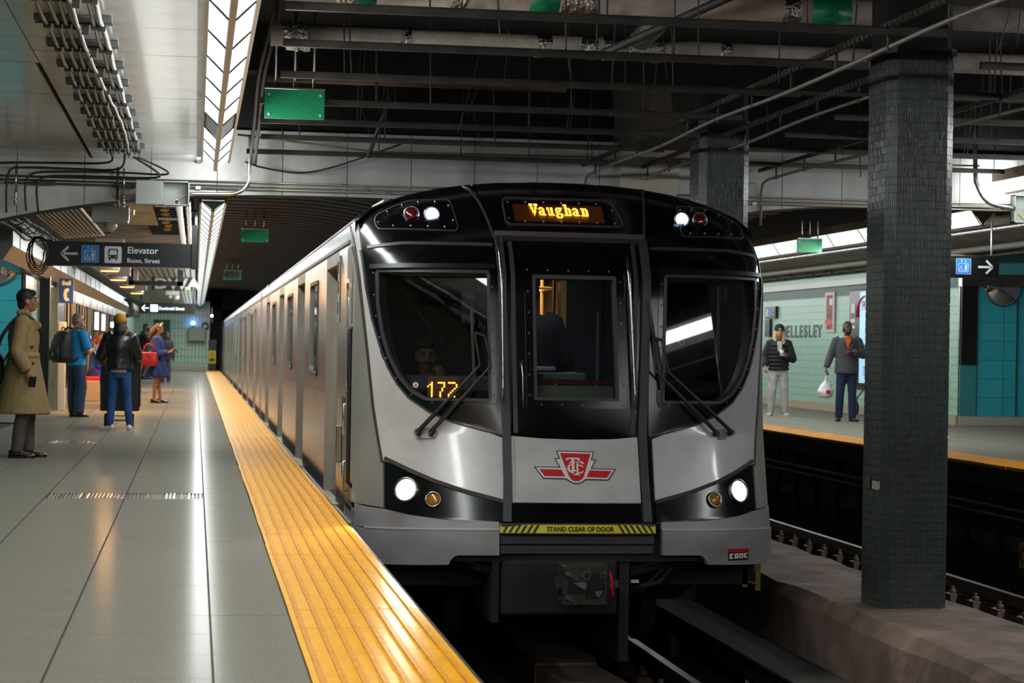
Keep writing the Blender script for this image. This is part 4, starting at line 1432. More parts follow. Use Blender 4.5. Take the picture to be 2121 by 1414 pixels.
vs = [(XS - 0.02, p[0], p[1]) for p in q] + [(XS - 0.02, p[0], p[1]) for p in g] + [(XS, p[0], p[1]) for p in q]
fs = [(i, (i + 1) % k, k + (i + 1) % k, k + i) for i in range(k)] + [(i, (i + 1) % k, 2 * k + (i + 1) % k, 2 * k + i) for i in range(k)]
MB().add(vs, fs).build('cab_door_frame', M_STAIN, cd)
for (z0, z1) in ((0.55, 0.78), (0.12, 0.34)):
    MB().tube([(XS - 0.01, 15.42, z1), (XS - 0.05, 15.42, z1), (XS - 0.05, 15.42, z0), (XS - 0.01, 15.42, z0)], 0.012, 8).build('door_handle', M_BRIGHT, cd, True)
MB().box(XS - 0.045, XS, 16.28, 16.36, 0.28, 0.58, ch=0.006).build('latch_plate', M_CHROME, TR)
MB().box(XS - 0.003, XS + 0.01, 16.0, 16.3, 0.75, 0.82).build('slot', M_BLACK, TR)
MB().tube([(XS + 0.02, 15.16, 0.15), (XS - 0.03, 15.16, 0.2), (XS - 0.03, 15.16, 1.35), (XS + 0.02, 15.16, 1.42)], 0.016, 8).build('grab_rail', mat('rubber_grip', '1c1c1e', 0.5), TR, True)
MB().box(XS, XS + 0.1, 15.12, 15.36, 0.05, 2.0).box(XS + 0.01, XS + 0.2, 14.9, 15.9, -0.30, 0.0).build('cab_side_panel', M_SIDEGREY, TR)
MB().box(XS - 0.05, XS + 0.05, 15.0, 15.35, -0.24, -0.20).build('side_step', M_STEEL, TR)
MB().box(XS, XS + 0.15, 15.42, 15.9, 2.0, 2.05).build('cab_side_header', M_SIDEGREY, TR)
MB().tube([(XS + 0.3, 15.9, 2.38), (XS + 0.3, 17.0, 2.40)], 0.03, 8).build('roof_aerial', M_STAIND, TR)
# ---------------------------------------------------------------- inside the cab
MB().box(1.35, 4.12, 14.95, 16.5, -0.1, -0.05).build('cab_floor', M_CAB, TR)
for q in ((1.25, 2.56, -0.1, 2.2), (3.03, 4.22, -0.1, 2.2), (2.56, 3.03, 1.86, 2.2)):
    MB().box(q[0], q[1], 16.4, 16.5, q[2], q[3]).build('cab_back_wall', M_CAB, TR)
MB().box(1.4, 4.07, 15.3, 16.5, 2.05, 2.1).build('cab_ceiling', M_CAB, TR)
MB().box(2.27, 2.31, 14.9, 16.4, -0.1, 2.05).build('cab_partition', M_CAB, TR)
dk = MB().box(1.55, 2.18, 14.62, 15.05, 0.9, 1.02, ch=0.02)
dk.build('driver_desk', M_CABG, TR)
MB().box(3.26, 3.9, 14.62, 15.0, 0.9, 1.0, ch=0.02).build('desk_right', M_CAB, TR)
# run number board behind the left windscreen
rx, rz = (1.749, 0.938)
rb = MB().box(1.66, 1.90, 14.36, 14.40, 0.875, 1.02).build('number_board', M_LEDOFF, TR)
led('172', 1.66, 0.975, 0.0140, 0.0055, rb, 0, 'lit_number', 5.4, place=lambda X, Z: Vector((X, 14.355, Z)))
ax, az = 1.568, 0.957
ab = MB().cyl((ax, 14.34, az), (ax, 14.335, az), 0.021, 18).build('round_badge', M_EWHT, TR)
text_obj('A', 0.03, Vector((ax - 0.0095, 14.333, az - 0.0105)), FACE_S, M_ERED, 'badge_letter', ab, 0.001)
# equipment seen through the panes
bp_ = MB().box(1.80, 2.10, 16.30, 16.38, 1.22, 1.85).build('switch_panel', mat('switch_panel', '15161a', 0.5), TR)
for i in range(2):
    for j in range(5):
        c = Vector((1.88 + i * 0.11, 16.295, 1.75 - j * 0.11))
        MB().tube([c + Vector((0.018 * math.cos(k * PI / 6), 0, 0.018 * math.sin(k * PI / 6))) for k in range(13)], 0.004, 5, False).build('switch', M_CABL, bp_)
MB().box(2.16, 2.24, 15.2, 15.3, 1.05, 1.45).build('cab_unit', M_CAB, TR)
MB().box(2.02, 2.12, 15.3, 15.32, 1.42, 1.78).build('door_edge', M_CABL, TR)
MB().cyl((1.55, 15.9, 1.80), (1.86, 15.9, 1.35), 0.014, 8).build('cab_handrail', M_CABG, TR)
cab2 = MB().box(3.35, 3.66, 15.6, 15.9, 1.0, 1.8).build('electrical_cabinet', M_CABL, TR)
for z in (1.25, 1.45, 1.62):
    MB().box(3.36, 3.65, 15.59, 15.6, z, z + 0.03).build('cabinet_slot', M_BLACK, cab2)
MB().box(3.67, 3.70, 15.55, 15.6, 0.98, 1.85).build('cabinet_edge', M_CABG, TR)
kp = MB().box(3.74, 4.02, 15.7, 15.75, 0.98, 1.8).build('knob_panel', M_CAB, TR)
for j in range(5):
    c = Vector((3.86, 15.69, 1.60 - j * 0.075))
    MB().tube([c + Vector((0.02 * math.cos(k * PI / 6), 0, 0.02 * math.sin(k * PI / 6))) for k in range(13)], 0.005, 5, False).build('knob', M_CABL, kp)
MB().box(4.05, 4.07, 15.3, 15.33, 1.15, 1.75).box(4.10, 4.13, 15.3, 15.33, 1.62, 1.8).build('conduit', M_CABL, TR)
# behind the front door: low white panel, red rail, box, pole
MB().prism([(14.40, 0.855), (14.46, 0.965), (14.48, 0.955), (14.42, 0.845)], 'x', 2.36, 3.08).build('door_kick_panel', mat('pale_green_panel', 'a9b49c', 0.5), TR)
MB().box(2.36, 3.08, 14.50, 14.53, 0.975, 0.995).build('red_bar', M_SEAT, TR)
MB().box(2.52, 2.86, 14.55, 14.75, 1.0, 1.055, ch=0.01).build('grey_case', M_CABL, TR)
MB().cyl((2.99, 14.8, 0.8), (2.99, 14.8, 1.52), 0.010, 8).build('thin_pole', M_CABL, TR)
MB().box(3.035, 3.34, 16.36, 16.40, 0.0, 1.86).build('back_door_leaf', M_CAB, TR)
dw = MB()
q = rounded([(2.55, 0.0), (3.03, 0.0), (3.03, 1.86), (2.55, 1.86)], 0.1, 5)
g = grow(q, -0.045)
k = len(q)
vs = [(p[0], 16.33, p[1]) for p in q] + [(p[0], 16.33, p[1]) for p in g] + [(p[0], 16.5, p[1]) for p in g] + [(p[0], 16.40, p[1]) for p in q]
fs = [(i, (i + 1) % k, k + (i + 1) % k, k + i) for i in range(k)] + [(k + i, k + (i + 1) % k, 2 * k + (i + 1) % k, 2 * k + i) for i in range(k)] + [(i, (i + 1) % k, 3 * k + (i + 1) % k, 3 * k + i) for i in range(k)]
dw.add(vs, fs).build('gangway_door_frame', M_YPOLE, TR)
# saloon beyond
MB().box(1.35, 4.1, 24, 24.1, -0.1, 2.2).build('saloon_bulkhead', mat('saloon_beige', 'a58a66', 0.6), TR)
MB().box(3.95, 4.1, 16.6, 24, -0.1, 2.2).build('saloon_lining', mat('saloon_grey', '9a9388', 0.5), TR)
MB().box(3.4, 3.94, 17.5, 23, 0.35, 1.05, ch=0.05).build('saloon_seats', M_SEAT, TR)
for y in (17.4, 18.6, 20):
    MB().cyl((3.12 + (y - 17.4) * 0.08, y, -0.1), (3.12 + (y - 17.4) * 0.08, y, 2.1), 0.016, 8).build('saloon_pole', M_YPOLE, TR)
MB().tube([(2.7, 16.8, 1.75), (3.2, 18, 1.78), (3.3, 23, 1.78)], 0.014, 8).build('saloon_grab_bar', M_YPOLE, TR)
area('saloon_lamp', (2.9, 19.5, 2.05), (0.4, 4), 110, (1.0, 0.74, 0.45))
area('cab_lamp', (2.7, 15.3, 2.04), (0.9, 0.4), 6, (0.8, 0.9, 1.0))

# ================================================================ chevron lamps over the platform edges
M_LAMP = emit('lamp_diffuser', (0.86, 0.96, 0.97), 0.92, base='aab0ae')
M_LAMPOFF = mat('dead_diffuser', '8f9290', 0.5, noise=(12, 0.5, 1.1))
def chevron(x, y0, y1, zk, label, seg, dead=(), hw=0.132, dz=0.115):
    t = thing('chevron_lamp', label, 'lamp', (x, 0, zk), 0)
    n = round((y1 - y0) / seg)
    s = (y1 - y0) / n
    def half(d):
        b = MB()
        vs = [(-d * hw, 0.012, dz), (-d * 0.022, 0.012, 0.012), (-d * 0.022, s - 0.012, 0.012), (-d * hw, s - 0.012, dz)]
        v2 = [(a, b_, c + 0.006) for a, b_, c in vs]
        b.add(vs + v2, [(0, 1, 2, 3), (7, 6, 5, 4), (0, 4, 5, 1), (1, 5, 6, 2), (2, 6, 7, 3), (3, 7, 4, 0)])
        return b
    md = {}
    for d in (1, -1):
        for off in (0, 1):
            me = half(d).mesh('diffuser')
            me.materials.append(M_LAMPOFF if off else M_LAMP)
            md[d, off] = me
    mr = MB()
    for d in (1, -1):
        mr.add([(-d * hw, -0.011, dz + 0.004), (-d * 0.02, -0.011, 0.006), (-d * 0.02, 0.011, 0.006), (-d * hw, 0.011, dz + 0.004), (-d * hw, -0.011, dz - 0.010), (-d * 0.02, -0.009, -0.007), (-d * 0.02, 0.009, -0.007), (-d * hw, 0.011, dz - 0.010)],
               [(0, 1, 2, 3), (7, 6, 5, 4), (0, 4, 5, 1), (1, 5, 6, 2), (2, 6, 7, 3), (3, 7, 4, 0)])
    mr = mr.mesh('cross_bar')
    mr.materials.append(M_STRUT)
    for i in range(n):
        for d in (1, -1):
            link('diffuser', md[d, 1 if i in dead else 0], t, (0, y0 + i * s, 0))
        link('cross_bar', mr, t, (0, y0 + i * s, 0))
    MB().box(-0.018, 0.018, y0, y1, -0.006, 0.014).build('keel', M_BRASS, t)
    for d in (1, -1):
        b = MB().box(min(d * hw, d * (hw + 0.022)), max(d * hw, d * (hw + 0.022)), y0, y1, dz - 0.03, dz + 0.09)
        b.build('side_rail', M_BRASS, t)
    MB().prism([(-hw, dz), (hw, dz), (0, 0.0)], 'y', y0 - 0.012, y0).build('end_cap', M_GREY, t)
    MB().prism([(-hw, dz), (hw, dz), (0, 0.0)], 'y', y1, y1 + 0.012).build('end_cap', M_GREY, t)
    MB().box(-hw, hw, y0, y1, dz + 0.012, dz + 0.09).build('housing', M_GREY, t)
    return t
chevron(0.175, 5.8, 21.45, 3.055, 'bright V-shaped strip lamp over the left platform edge, near run with one dead pair', 1.1, (10,))
chevron(0.175, 23.4, 86, 2.755, 'long V-shaped strip lamp receding over the left platform edge beyond the white beam', 1.1)
chevron(9.193, 6, 21.9, 3.099, 'bright strip lamp at the right edge of the picture in front of the beam', 1.5, (), 0.16, 0.16)
chevron(9.85, 24.2, 70, 2.88, 'long strip lamp receding over the right platform edge behind the pillar', 1.5, (), 0.17, 0.22)

# ================================================================ conduits under the near white ceiling
def cond(name, pts, r, m, label, cat='conduit', group=None, n=8):
    t = thing(name, label, cat, pts[0], 0, group)
    o = Vector(pts[0])
    MB().tube([Vector(p) - o for p in pts], r, n).build('pipe', m, t, True)
    return t
M_COND = mat('old_conduit', '8f8780', 0.4, 0.35, noise=(9, 0.75, 1.15))
cx = [-0.93, -0.865, -0.81, -0.755, -0.70, -0.645, -0.60]
cr_ = [0.013, 0.013, 0.013, 0.017, 0.014, 0.014, 0.02]
names = ['outermost of the bundle, next to the dark slot', 'second from the dark slot', 'third from the dark slot', 'fourth and thicker, in the middle of the bundle', 'fifth, wavy, crossing its neighbours', 'sixth, beside the bright one', 'bright thick one nearest the lamp']
for i, x in enumerate(cx):
    pts = []
    y = 5.5
    while y < 21.2:
        w = 0.018 * math.sin(y * 0.9 + i) if i in (4,) else 0.004 * math.sin(y * 3 + i * 2)
        if i == 4:
            w += -0.05 + 0.06 / (1 + math.exp(-(y - 14.0) * 1.6))
        pts.append((x + w, y, 3.17 + 0.008 * math.sin(2 * PI * (y - 0.5)) - (0.03 if i == 4 else 0)))
        y += 0.25
    t = cond('ceiling_conduit', pts, cr_[i], M_BRIGHT if i == 6 else M_COND, 'steel conduit under the white ceiling, ' + names[i], 'conduit', 'conduits under the white ceiling')
    b = MB()
    for k in range(15):
        yy = 6.55 + k * 1.0
        b = MB().box(-0.022, 0.022, -0.02, 0.02, -cr_[i] - 0.012, 0.03)
        o = b.build('clamp', M_STRUT, t)
        o.location = (cx[i] - pts[0][0], yy - 5.5, 0.0)
ORD = ['nearest', 'second', 'third', 'fourth', 'fifth', 'sixth', 'seventh', 'eighth', 'ninth', 'tenth', 'eleventh', 'twelfth', 'thirteenth', 'fourteenth', 'fifteenth', 'sixteenth']
for k in range(15):
    yy = 20.55 - k * 1.0
    t = thing('strut_bracket', 'dark grey strut plate on the white ceiling, ' + ORD[k] + ' from the white beam', 'bracket', (-0.77, yy, 3.2), 0, 'conduit struts on the white ceiling')
    MB().box(-0.235, 0.23, -0.06, 0.06, -0.004, 0.022).box(-0.235, 0.23, -0.065, -0.055, -0.018, 0.02).box(-0.235, 0.23, 0.055, 0.065, -0.018, 0.02).build('strut', mat('strut_grey', '6a6f71', 0.4, 0.3) if k == 0 else bpy.data.materials['strut_grey'], t)
# black cables leaving the bundle over the face of the beam
CBL = [
    ([(-0.9, 20.9, 3.19), (-0.95, 21.8, 3.14), (-1.5, 22.15, 3.15), (-2.1, 22.15, 3.13), (-2.6, 22.15, 3.05)], 0.012, 'black cable sagging along the top of the white beam at the far left'),
    ([(-0.62, 21.1, 3.14), (-0.35, 21.6, 3.06), (-0.37, 21.9, 3.035), (-0.8, 22.1, 3.06), (-1.4, 22.15, 3.06), (-1.75, 22.15, 3.03), (-1.84, 22.15, 2.9), (-1.83, 22.2, 2.62)], 0.011, 'upper black looped cable over the beam, dropping behind the Elevator sign'),
    ([(-0.66, 21.1, 3.14), (-0.42, 21.7, 3.03), (-0.5, 21.95, 3.00), (-1.0, 22.1, 3.01), (-1.5, 22.15, 3.01), (-1.68, 22.15, 2.97), (-1.72, 22.15, 2.85), (-1.70, 22.2, 2.6)], 0.012, 'lower black looped cable over the beam, beside the upper loop'),
    ([(-0.75, 21.0, 3.16), (-0.85, 21.9, 3.08), (-1.3, 22.15, 3.09), (-1.85, 22.15, 3.09), (-2.02, 22.15, 3.02), (-2.04, 22.2, 2.6)], 0.012, 'leftmost black looped cable over the beam'),
    ([(-0.86, 22.15, 3.12), (-0.865, 22.15, 2.85), (-0.87, 22.6, 2.72)], 0.014, 'black cable dropping down the beam to the camera box'),
]
def smoothpath(p, k=5):
    p = [Vector(q) for q in p]
    out = []
    for i in range(len(p) - 1):
        a, b, c, d = p[max(i - 1, 0)], p[i], p[i + 1], p[min(i + 2, len(p) - 1)]
        for j in range(k):
            t = j / k
            out.append(0.5 * ((2 * b) + (c - a) * t + (2 * a - 5 * b + 4 * c - d) * t * t + (3 * b - a - 3 * c + d) * t ** 3))
    out.append(p[-1])
    return out
for p, r, l in CBL:
    cond('power_cable', smoothpath(p), r, M_CABLE, l, 'cable')
for i, (px, l) in enumerate(((-1.945, 'bright short conduit with a ribbed end hanging at the far left of the beam'), (-0.80, 'bright short conduit with a ribbed end above the camera box'))):
    t = cond('drop_conduit', [(px, 22.2, 3.12), (px, 22.2, 2.80)], 0.011, M_BRIGHT, l)
    MB().cyl((0, 0, -0.30), (0, 0, -0.44), 0.016, 10).build('ribbed_end', M_FOIL, t)
# thin conduits running the length of the beam
for i, (z, r) in enumerate(((3.005, 0.011), (2.965, 0.010), (2.93, 0.012))):
    lab = ['topmost', 'middle', 'lowest'][i] + ' of three thin conduits running along the white beam'
    t = thing('beam_conduit', lab, 'conduit', (0, 22.26, z), 0, 'thin conduits along the beam')
    MB().tube([(-3, 0, 0), (13, 0, 0.0)], r, 8).build('pipe', mat('beam_conduit', '8d8579', 0.35, 0.7), t, True)
    for k in range(7):
        MB().box(-0.025, 0.025, -0.016, 0.02, -r - 0.004, r + 0.006).build('clip', M_STEEL, t).location = (-2.6 + k * 2.1 + i * 0.25, 0, 0)
for z0 in (-1.66, -0.78):
    t = thing('cable_bracket', 'dark strut bracket on the beam holding cables, ' + ('left' if z0 < -1 else 'right') + ' one', 'bracket', (z0, 22.2, 2.93))
    MB().box(-0.13, 0.13, 0, 0.06, -0.02, 0.02).build('strut', M_STRUT, t)
# grey junction box, half open, with its elbow conduit
t = thing('junction_box', 'grey metal junction box with one open compartment, hung below the white ceiling', 'box', (-0.377, 21.85, 2.835))
MB().box(-0.285, 0.0, -0.01, 0.16, -0.13, 0.13, ch=0.006).build('cover', M_GREY, t)
b = MB()
b.box(0.0, 0.285, 0.14, 0.16, -0.13, 0.13).box(0.0, 0.285, 0.0, 0.15, -0.13, -0.118).box(0.0, 0.285, 0.0, 0.15, 0.118, 0.13).box(0.272, 0.285, 0.0, 0.15, -0.13, 0.13).box(0.0, 0.008, 0.0, 0.15, -0.13, 0.13)
b.build('tray', M_GREY, t)
MB().tube([(0.15 + 0.026 * math.cos(k * PI / 8), 0.135, -0.085 + 0.026 * math.sin(k * PI / 8)) for k in range(17)], 0.006, 6, False).build('bushing', M_BRIGHT, t)
MB().cyl((0.15, 0.14, -0.085), (0.15, 0.128, -0.085), 0.024, 14).build('hole', M_BLACK, t)
MB().tube(smoothpath([(0.16, 0.12, -0.08), (0.19, 0.08, -0.05), (0.23, 0.06, -0.02), (0.275, 0.06, -0.01)]), 0.004, 6).build('yellow_wire', mat('yellow_wire', 'c8a52a', 0.5), t)
cond('elbow_conduit', smoothpath([(-0.09, 21.95, 2.84), (0.16, 21.95, 2.845), (0.40, 21.95, 2.86), (0.52, 21.95, 2.94), (0.545, 21.95, 3.08), (0.55, 21.95, 3.5)], 6), 0.022, M_BRIGHT, 'thick shiny conduit bending up the beam from the grey junction box')
t = thing('junction_box', 'grey open junction box at the right edge of the picture with a yellow wire', 'box', (9.374, 21.9, 2.933))
b = MB().box(-0.08, 0.35, 0.1, 0.12, -0.16, 0.16).box(-0.08, -0.068, 0, 0.12, -0.16, 0.16).box(-0.08, 0.35, 0, 0.12, -0.16, -0.148).box(-0.08, 0.35, 0, 0.12, 0.148, 0.16)
b.build('tray', M_GREY, t)
MB().tube([(0.0, 0.09, -0.05), (0.06, 0.08, -0.1), (0.15, 0.08, -0.14)], 0.005, 6).build('yellow_wire', mat('yellow_wire', 'c8a52a', 0.5), t)
cond('elbow_conduit', smoothpath([(8.767, 21.9, 5.313), (8.809, 21.9, 3.483), (8.843, 21.9, 3.179), (8.993, 21.9, 2.989), (9.298, 21.9, 2.931)], 6), 0.028, M_STEEL, 'thick steel conduit bending into the right junction box')
# camera box and dome
t = thing('camera_housing', 'pale camera housing with a white dome hanging in front of the stained soffit', 'camera', (-0.985, 23.4, 2.69))
MB().box(-0.21, 0.21, -0.12, 0.15, -0.075, 0.085, ch=0.008).build('box', M_WHITEP, t)
MB().box(-0.20, 0.20, -0.10, 0.15, -0.10, -0.075).build('tray', M_STEEL, t)
MB().loft([(0.0, -0.02, -0.20, 0.02, 0.02), (0.0, -0.02, -0.19, 0.05, 0.05), (0.0, -0.02, -0.15, 0.075, 0.075), (0, -0.02, -0.10, 0.08, 0.08)], 18).build('dome', M_WHITEP, t, True)
MB().box(-0.04, 0.04, 0.0, 0.08, 0.085, 0.31).build('stem', M_WHITEP, t)
MB().tube([(0.2, 0, 0.0), (0.26, 0, 0.0), (0.26, 0, 0.05)], 0.008, 6).build('hinge_pin', M_BRIGHT, t)

# ================================================================ the open void above the tracks
M_UNI = mat('unistrut', '4b4541', 0.5, 0.55, noise=(5, 0.6, 1.2))
random.seed(11)
ry = [12.1, 13.6, 15.2, 16.9, 18.4, 19.85, 21.4]
ord_ = ['first', 'second', 'third', 'fourth', 'fifth', 'sixth', 'seventh']
for k, y in enumerate(ry):
    for (x0, x1, side) in ((0.5 + 0.05 * (k % 3), 4.66, 'left'), (5.5, 8.95, 'right')):
        z = 3.265 if side == 'left' else 3.30
        t = thing('hanger_rail', f'dark steel ceiling rail crossing the void, {ord_[k]} from the camera, {side} of the pillars', 'rail', (x0, y, z), 0, 'steel rails hung across the ceiling void')
        L = x1 - x0
        MB().box(0, L, -0.02, 0.02, -0.022, 0.022).box(0, L, -0.02, -0.012, 0.02, 0.03).box(0, L, 0.012, 0.02, 0.02, 0.03).build('channel', M_UNI, t)
        for j in range(5 if side == 'left' else 4):
            xx = random.uniform(0.15, L - 0.1)
            dx = random.uniform(-0.06, 0.06)
            MB().tube([(xx, 0, 0.0), (xx + dx, random.uniform(-0.05, 0.05), 0.95)], 0.006, 6).build('hanger_rod', M_STRUT, t)
# loose wires and angled bars in the void
for k in range(26):
    x = random.choice([random.uniform(0.7, 4.4), random.uniform(1.2, 4.4), random.uniform(5.6, 10)])
    y = random.uniform(12.5, 21.5)
    a = random.uniform(-0.25, 0.25)
    t = thing('hanging_wire', 'thin slack wire hanging in the dark ceiling void', 'wire', (x, y, 4.2), 0, 'wires hanging in the ceiling void')
    L = random.uniform(0.5, 1.05)
    MB().tube(smoothpath([(0, 0, 0), (a * 0.3, 0, -L * 0.4), (a, random.uniform(-0.1, 0.1), -L)], 4), random.choice((0.003, 0.004, 0.006)), 5).build('strand', M_STRUT, t)
for (a, b_, r, l) in (((1.75, 21.0, 3.2), (2.1, 21.0, 4.2), 0.022, 'dark flat bar leaning in the void above the third rail gap'),
                      ((3.05, 15.0, 3.5), (4.2, 12.7, 3.93), 0.035, 'dark slanting bar high in the void above the train roof')):
    cond('brace_bar', [a, b_], r, M_STRUT, l, 'bar')
# lagged pipes with foil joints
def lagged(y, z, r, x0, x1, label, foils):
    t = thing('lagged_pipe', label, 'pipe', (x0, y, z))
    MB().tube([(0, 0, 0), (x1 - x0, 0, 0)], r, 18).build('lagging', M_INSUL, t, True)
    for (fx, w, rr) in foils:
        pts, rs = [], []
        for i in range(9):
            pts.append((fx - x0 - w / 2 + w * i / 8, random.uniform(-0.006, 0.006), random.uniform(-0.006, 0.006)))
            rs.append(rr * (1 + random.uniform(-0.06, 0.08)))
        MB().tube(pts, rs, 18).build('foil_wrap', M_FOIL, t)
    return t
p1 = lagged(16.1, 3.70, 0.088, 0.55, 11.0, 'thick pale lagged pipe with foil joints crossing the void, farther of two', [(0.75, 0.2, 0.12), (1.63, 0.10, 0.092), (2.75, 0.12, 0.092), (3.15, 0.14, 0.095), (3.5, 0.5, 0.10), (4.28, 0.09, 0.093), (6.0, 0.1, 0.093), (8.0, 0.1, 0.093)])
p2 = lagged(14.5, 3.80, 0.10, 0.6, 11.0, 'thick pale lagged pipe with green labels near the top of the picture, nearer of two', [(1.05, 0.16, 0.105), (1.85, 0.12, 0.105), (2.75, 0.30, 0.108), (4.35, 0.08, 0.105), (5.2, 0.18, 0.12)])
for (px, s, w) in ((1725, 'SAN', 0.30), (1130, 'N', 0.22), (700, '', 0.3)):
    xx = 4.659 if px == 1725 else (2.482 if px == 1130 else 1.1)
    o = MB().tube([(xx - 0.6 - w / 2, 0, 0), (xx - 0.6 + w / 2, 0, 0)], 0.102, 18).build('pipe_label', M_GREEN, p2, True)
    if s:
        tx = text_obj(s, 0.055, Vector((0, 0, 0)), FACE_S, M_SIGNW, 'label_text', o, 0.001, 'CENTER')
        tx.location = (xx - 0.6 - 0.02, -0.085, -0.078)
        tx.rotation_euler = (-0.9, 0, 0)
MB().tube(smoothpath([(2.95, -0.02, 0.0), (2.97, 0.5, 0.03), (2.95, 0.9, 0.02), (2.93, 1.42, -0.03)], 5), 0.1, 14).build('elbow', M_FOIL, p2, True)
lagged(18.0, 3.62, 0.05, 0.5, 3.3, 'rusty brown pipe crossing the void below the lagged pipes', []).children[0].data.materials[0] = mat('rusty_pipe', '4a3626', 0.7, noise=(6, 0.6, 1.3))
# paired tray and conduit running along the track line
for (x, spans, lab) in ((4.29, ((5.5, 22.2),), 'left pair, in front of both pillars'), (4.98, ((14.4, 18.7), (19.6, 22.2)), 'pair between the two pillars'), (6.35, ((5.5, 22.2),), 'right pair, beyond the near pillar')):
    for (ya, yb) in spans:
        t = thing('cable_tray', 'dark perforated cable tray rising over the tracks, ' + lab + (', farther piece' if ya > 19 else ''), 'cable tray', (x, ya, 3.29))
        MB().box(-0.022, 0.022, 0, yb - ya, 0, 0.035).build('channel', M_BCABLE, t)
        b = MB()
        k = 0
        y = 0.1
        while y < yb - ya:
            b.box(-0.028, -0.02, y, y + 0.035, -0.012, 0.03)
            y += 0.09
        b.build('perforation', M_STRUT, t, kind='stuff')
        t2 = thing('track_conduit', 'steel conduit under the cable tray, ' + lab + (', farther piece' if ya > 19 else ''), 'conduit', (x + 0.03, ya, 3.18))
        pts = [(0.006 * math.sin(q * 2.1), q, 0.012 * math.sin(q * 1.3)) for q in [i * 0.3 for i in range(int((yb - ya) / 0.3) + 1)]]
        if yb > 22:
            pts += [(0, yb - ya, -0.02), (0, yb - ya + 0.06, -0.12), (0, yb - ya + 0.07, -0.5)]
        MB().tube(pts, 0.016, 8).build('pipe', M_COND, t2, True)
        y = 0.4
        while y < yb - ya:
            MB().box(-0.012, 0.004, y - 0.012, y + 0.012, -0.02, 0.115).build('drop_strap', M_STRUT, t2)
            y += 1.05
# armoured cables by the green sign
for i, (dx, l) in enumerate(((0, 'left of two brown ribbed cables beside the green sign rods'), (0.045, 'right of two brown ribbed cables beside the green sign rods'))):
    cond('ribbed_cable', smoothpath([(0.62 + dx, 16.9, 4.19), (0.58 + dx, 17.0, 3.9), (0.50 + dx, 17.4, 3.55), (0.50 + dx, 18.5, 3.3), (0.52 + dx, 20, 3.2), (0.55 + dx, 21.5, 3.15)]), 0.019, M_BCABLE, l, 'cable')
cond('slack_cable', smoothpath([(0.5, 21.9, 3.2), (0.7, 22.1, 3.16), (1.1, 22.15, 3.12), (1.5, 22.1, 3.2), (2.2, 21.9, 3.45)]), 0.010, M_CABLE, 'slack black cable drooping across the face of the beam', 'cable')
cond('thin_conduit', [(0.4, 21.2, 3.42), (1.9, 21.6, 3.32), (8.9, 22.0, 3.42)], 0.011, mat('cream_conduit', '8c8468', 0.5), 'thin cream conduit angling across the top of the beam')
# ================================================================ exposed services under the left soffit
random.seed(5)
for i in range(11):
    x = -2.02 + i * 0.062
    t = thing('soffit_conduit', 'pale conduit under the stained soffit, ' + (ORD[i] if i else 'first') + ' from the left in the row of eleven', 'conduit', (x, 23.3, 2.83), 0, 'row of conduits under the stained soffit')
    MB().tube([(0, -0.25, 0.12), (0, -0.12, 0.02), (0, 0, 0), (0, 8.5 - i * 0.1, 0.0)], 0.021, 8).build('pipe', mat('soffit_conduit', '8f8570', 0.5, 0.3) if i == 0 else bpy.data.materials['soffit_conduit'], t, True)
    MB().cyl((0, 0.02, 0), (0, 0.14, 0), 0.026, 10).build('coupling', M_BRIGHT, t, True)
for i, y in enumerate((24.3, 26.2, 28.5, 31)):
    t = thing('soffit_strut', ORD[i] + ' strut bar from the camera holding the row of conduits under the soffit', 'bracket', (-1.7, y, 2.865), 0, 'struts under the stained soffit')
    MB().box(-0.4, 0.4, -0.02, 0.02, -0.01, 0.02).build('strut', M_STRUT, t)
for i, x in enumerate((-0.22, -0.11)):
    t = thing('foil_pipe', ('left' if i == 0 else 'right') + ' of two foil-wrapped pipes beside the lamp under the soffit', 'pipe', (x, 23.2, 2.84))
    MB().tube([(0, k * 0.3, random.uniform(-0.006, 0.006)) for k in range(36)], [0.042 - 0.012 * i + random.uniform(-0.004, 0.004) for k in range(36)], 12).build('wrap', M_FOIL, t)
t = thing('plywood_sheet', 'tan plywood sheet fixed under the stained soffit above the sign', 'board', (-0.78, 26.5, 2.93))
MB().box(-0.28, 0.22, -2.2, 3.0, -0.01, 0.01).build('sheet', mat('plywood', 'a5824c', 0.7, noise=(3, 0.6, 1.15), stretch=(1, 0.3, 1)), t)
M_FOAM = mat('yellow_foam', 'a97a24', 0.9, noise=(20, 0.6, 1.2))
for k in range(9):
    t = thing('foam_patch', 'ragged yellow insulation scrap under the soffit, ' + ORD[k] + ' from the white beam', 'insulation', (-0.44 + random.uniform(-0.03, 0.03), 23.6 + k * 0.9, 2.95), 0, 'insulation scraps under the soffit')
    MB().ball((0, 0, 0), (0.07, 0.22, 0.035), 8, 5).build('clump', M_FOAM, t)
for k, (y, lab) in enumerate(((24.6, 'nearer'), (27.2, 'farther'))):
    t = thing('slim_batten', lab + ' of two slim white battens under the stained soffit', 'batten', (-0.36, y, 2.88))
    MB().box(-0.16, 0.14, -0.03, 0.03, -0.012, 0.012).build('batten', M_WHITEP, t)
for k in range(20):
    y = 23.2 + k * 0.5
    MB().box(-0.72, -0.05, y, y + 0.2, 2.96, 3.0).build('ceiling_slab', M_SOOT, kind='structure')
for k in range(14):
    t = thing('cable_hanger', 'wire hoop holding slack cables on the left bulkhead, ' + ORD[k] + ' from the camera', 'hanger', (-2.2, 24 + k * 1.0, 2.62), 0, 'cable hoops along the left bulkhead')
    MB().tube([(0.16 * math.cos(a), 0, 0.13 + 0.13 * math.sin(a)) for a in [PI * (0.9 + 1.2 * i / 8) for i in range(9)]], 0.008, 5).build('hoop', M_STRUT, t)
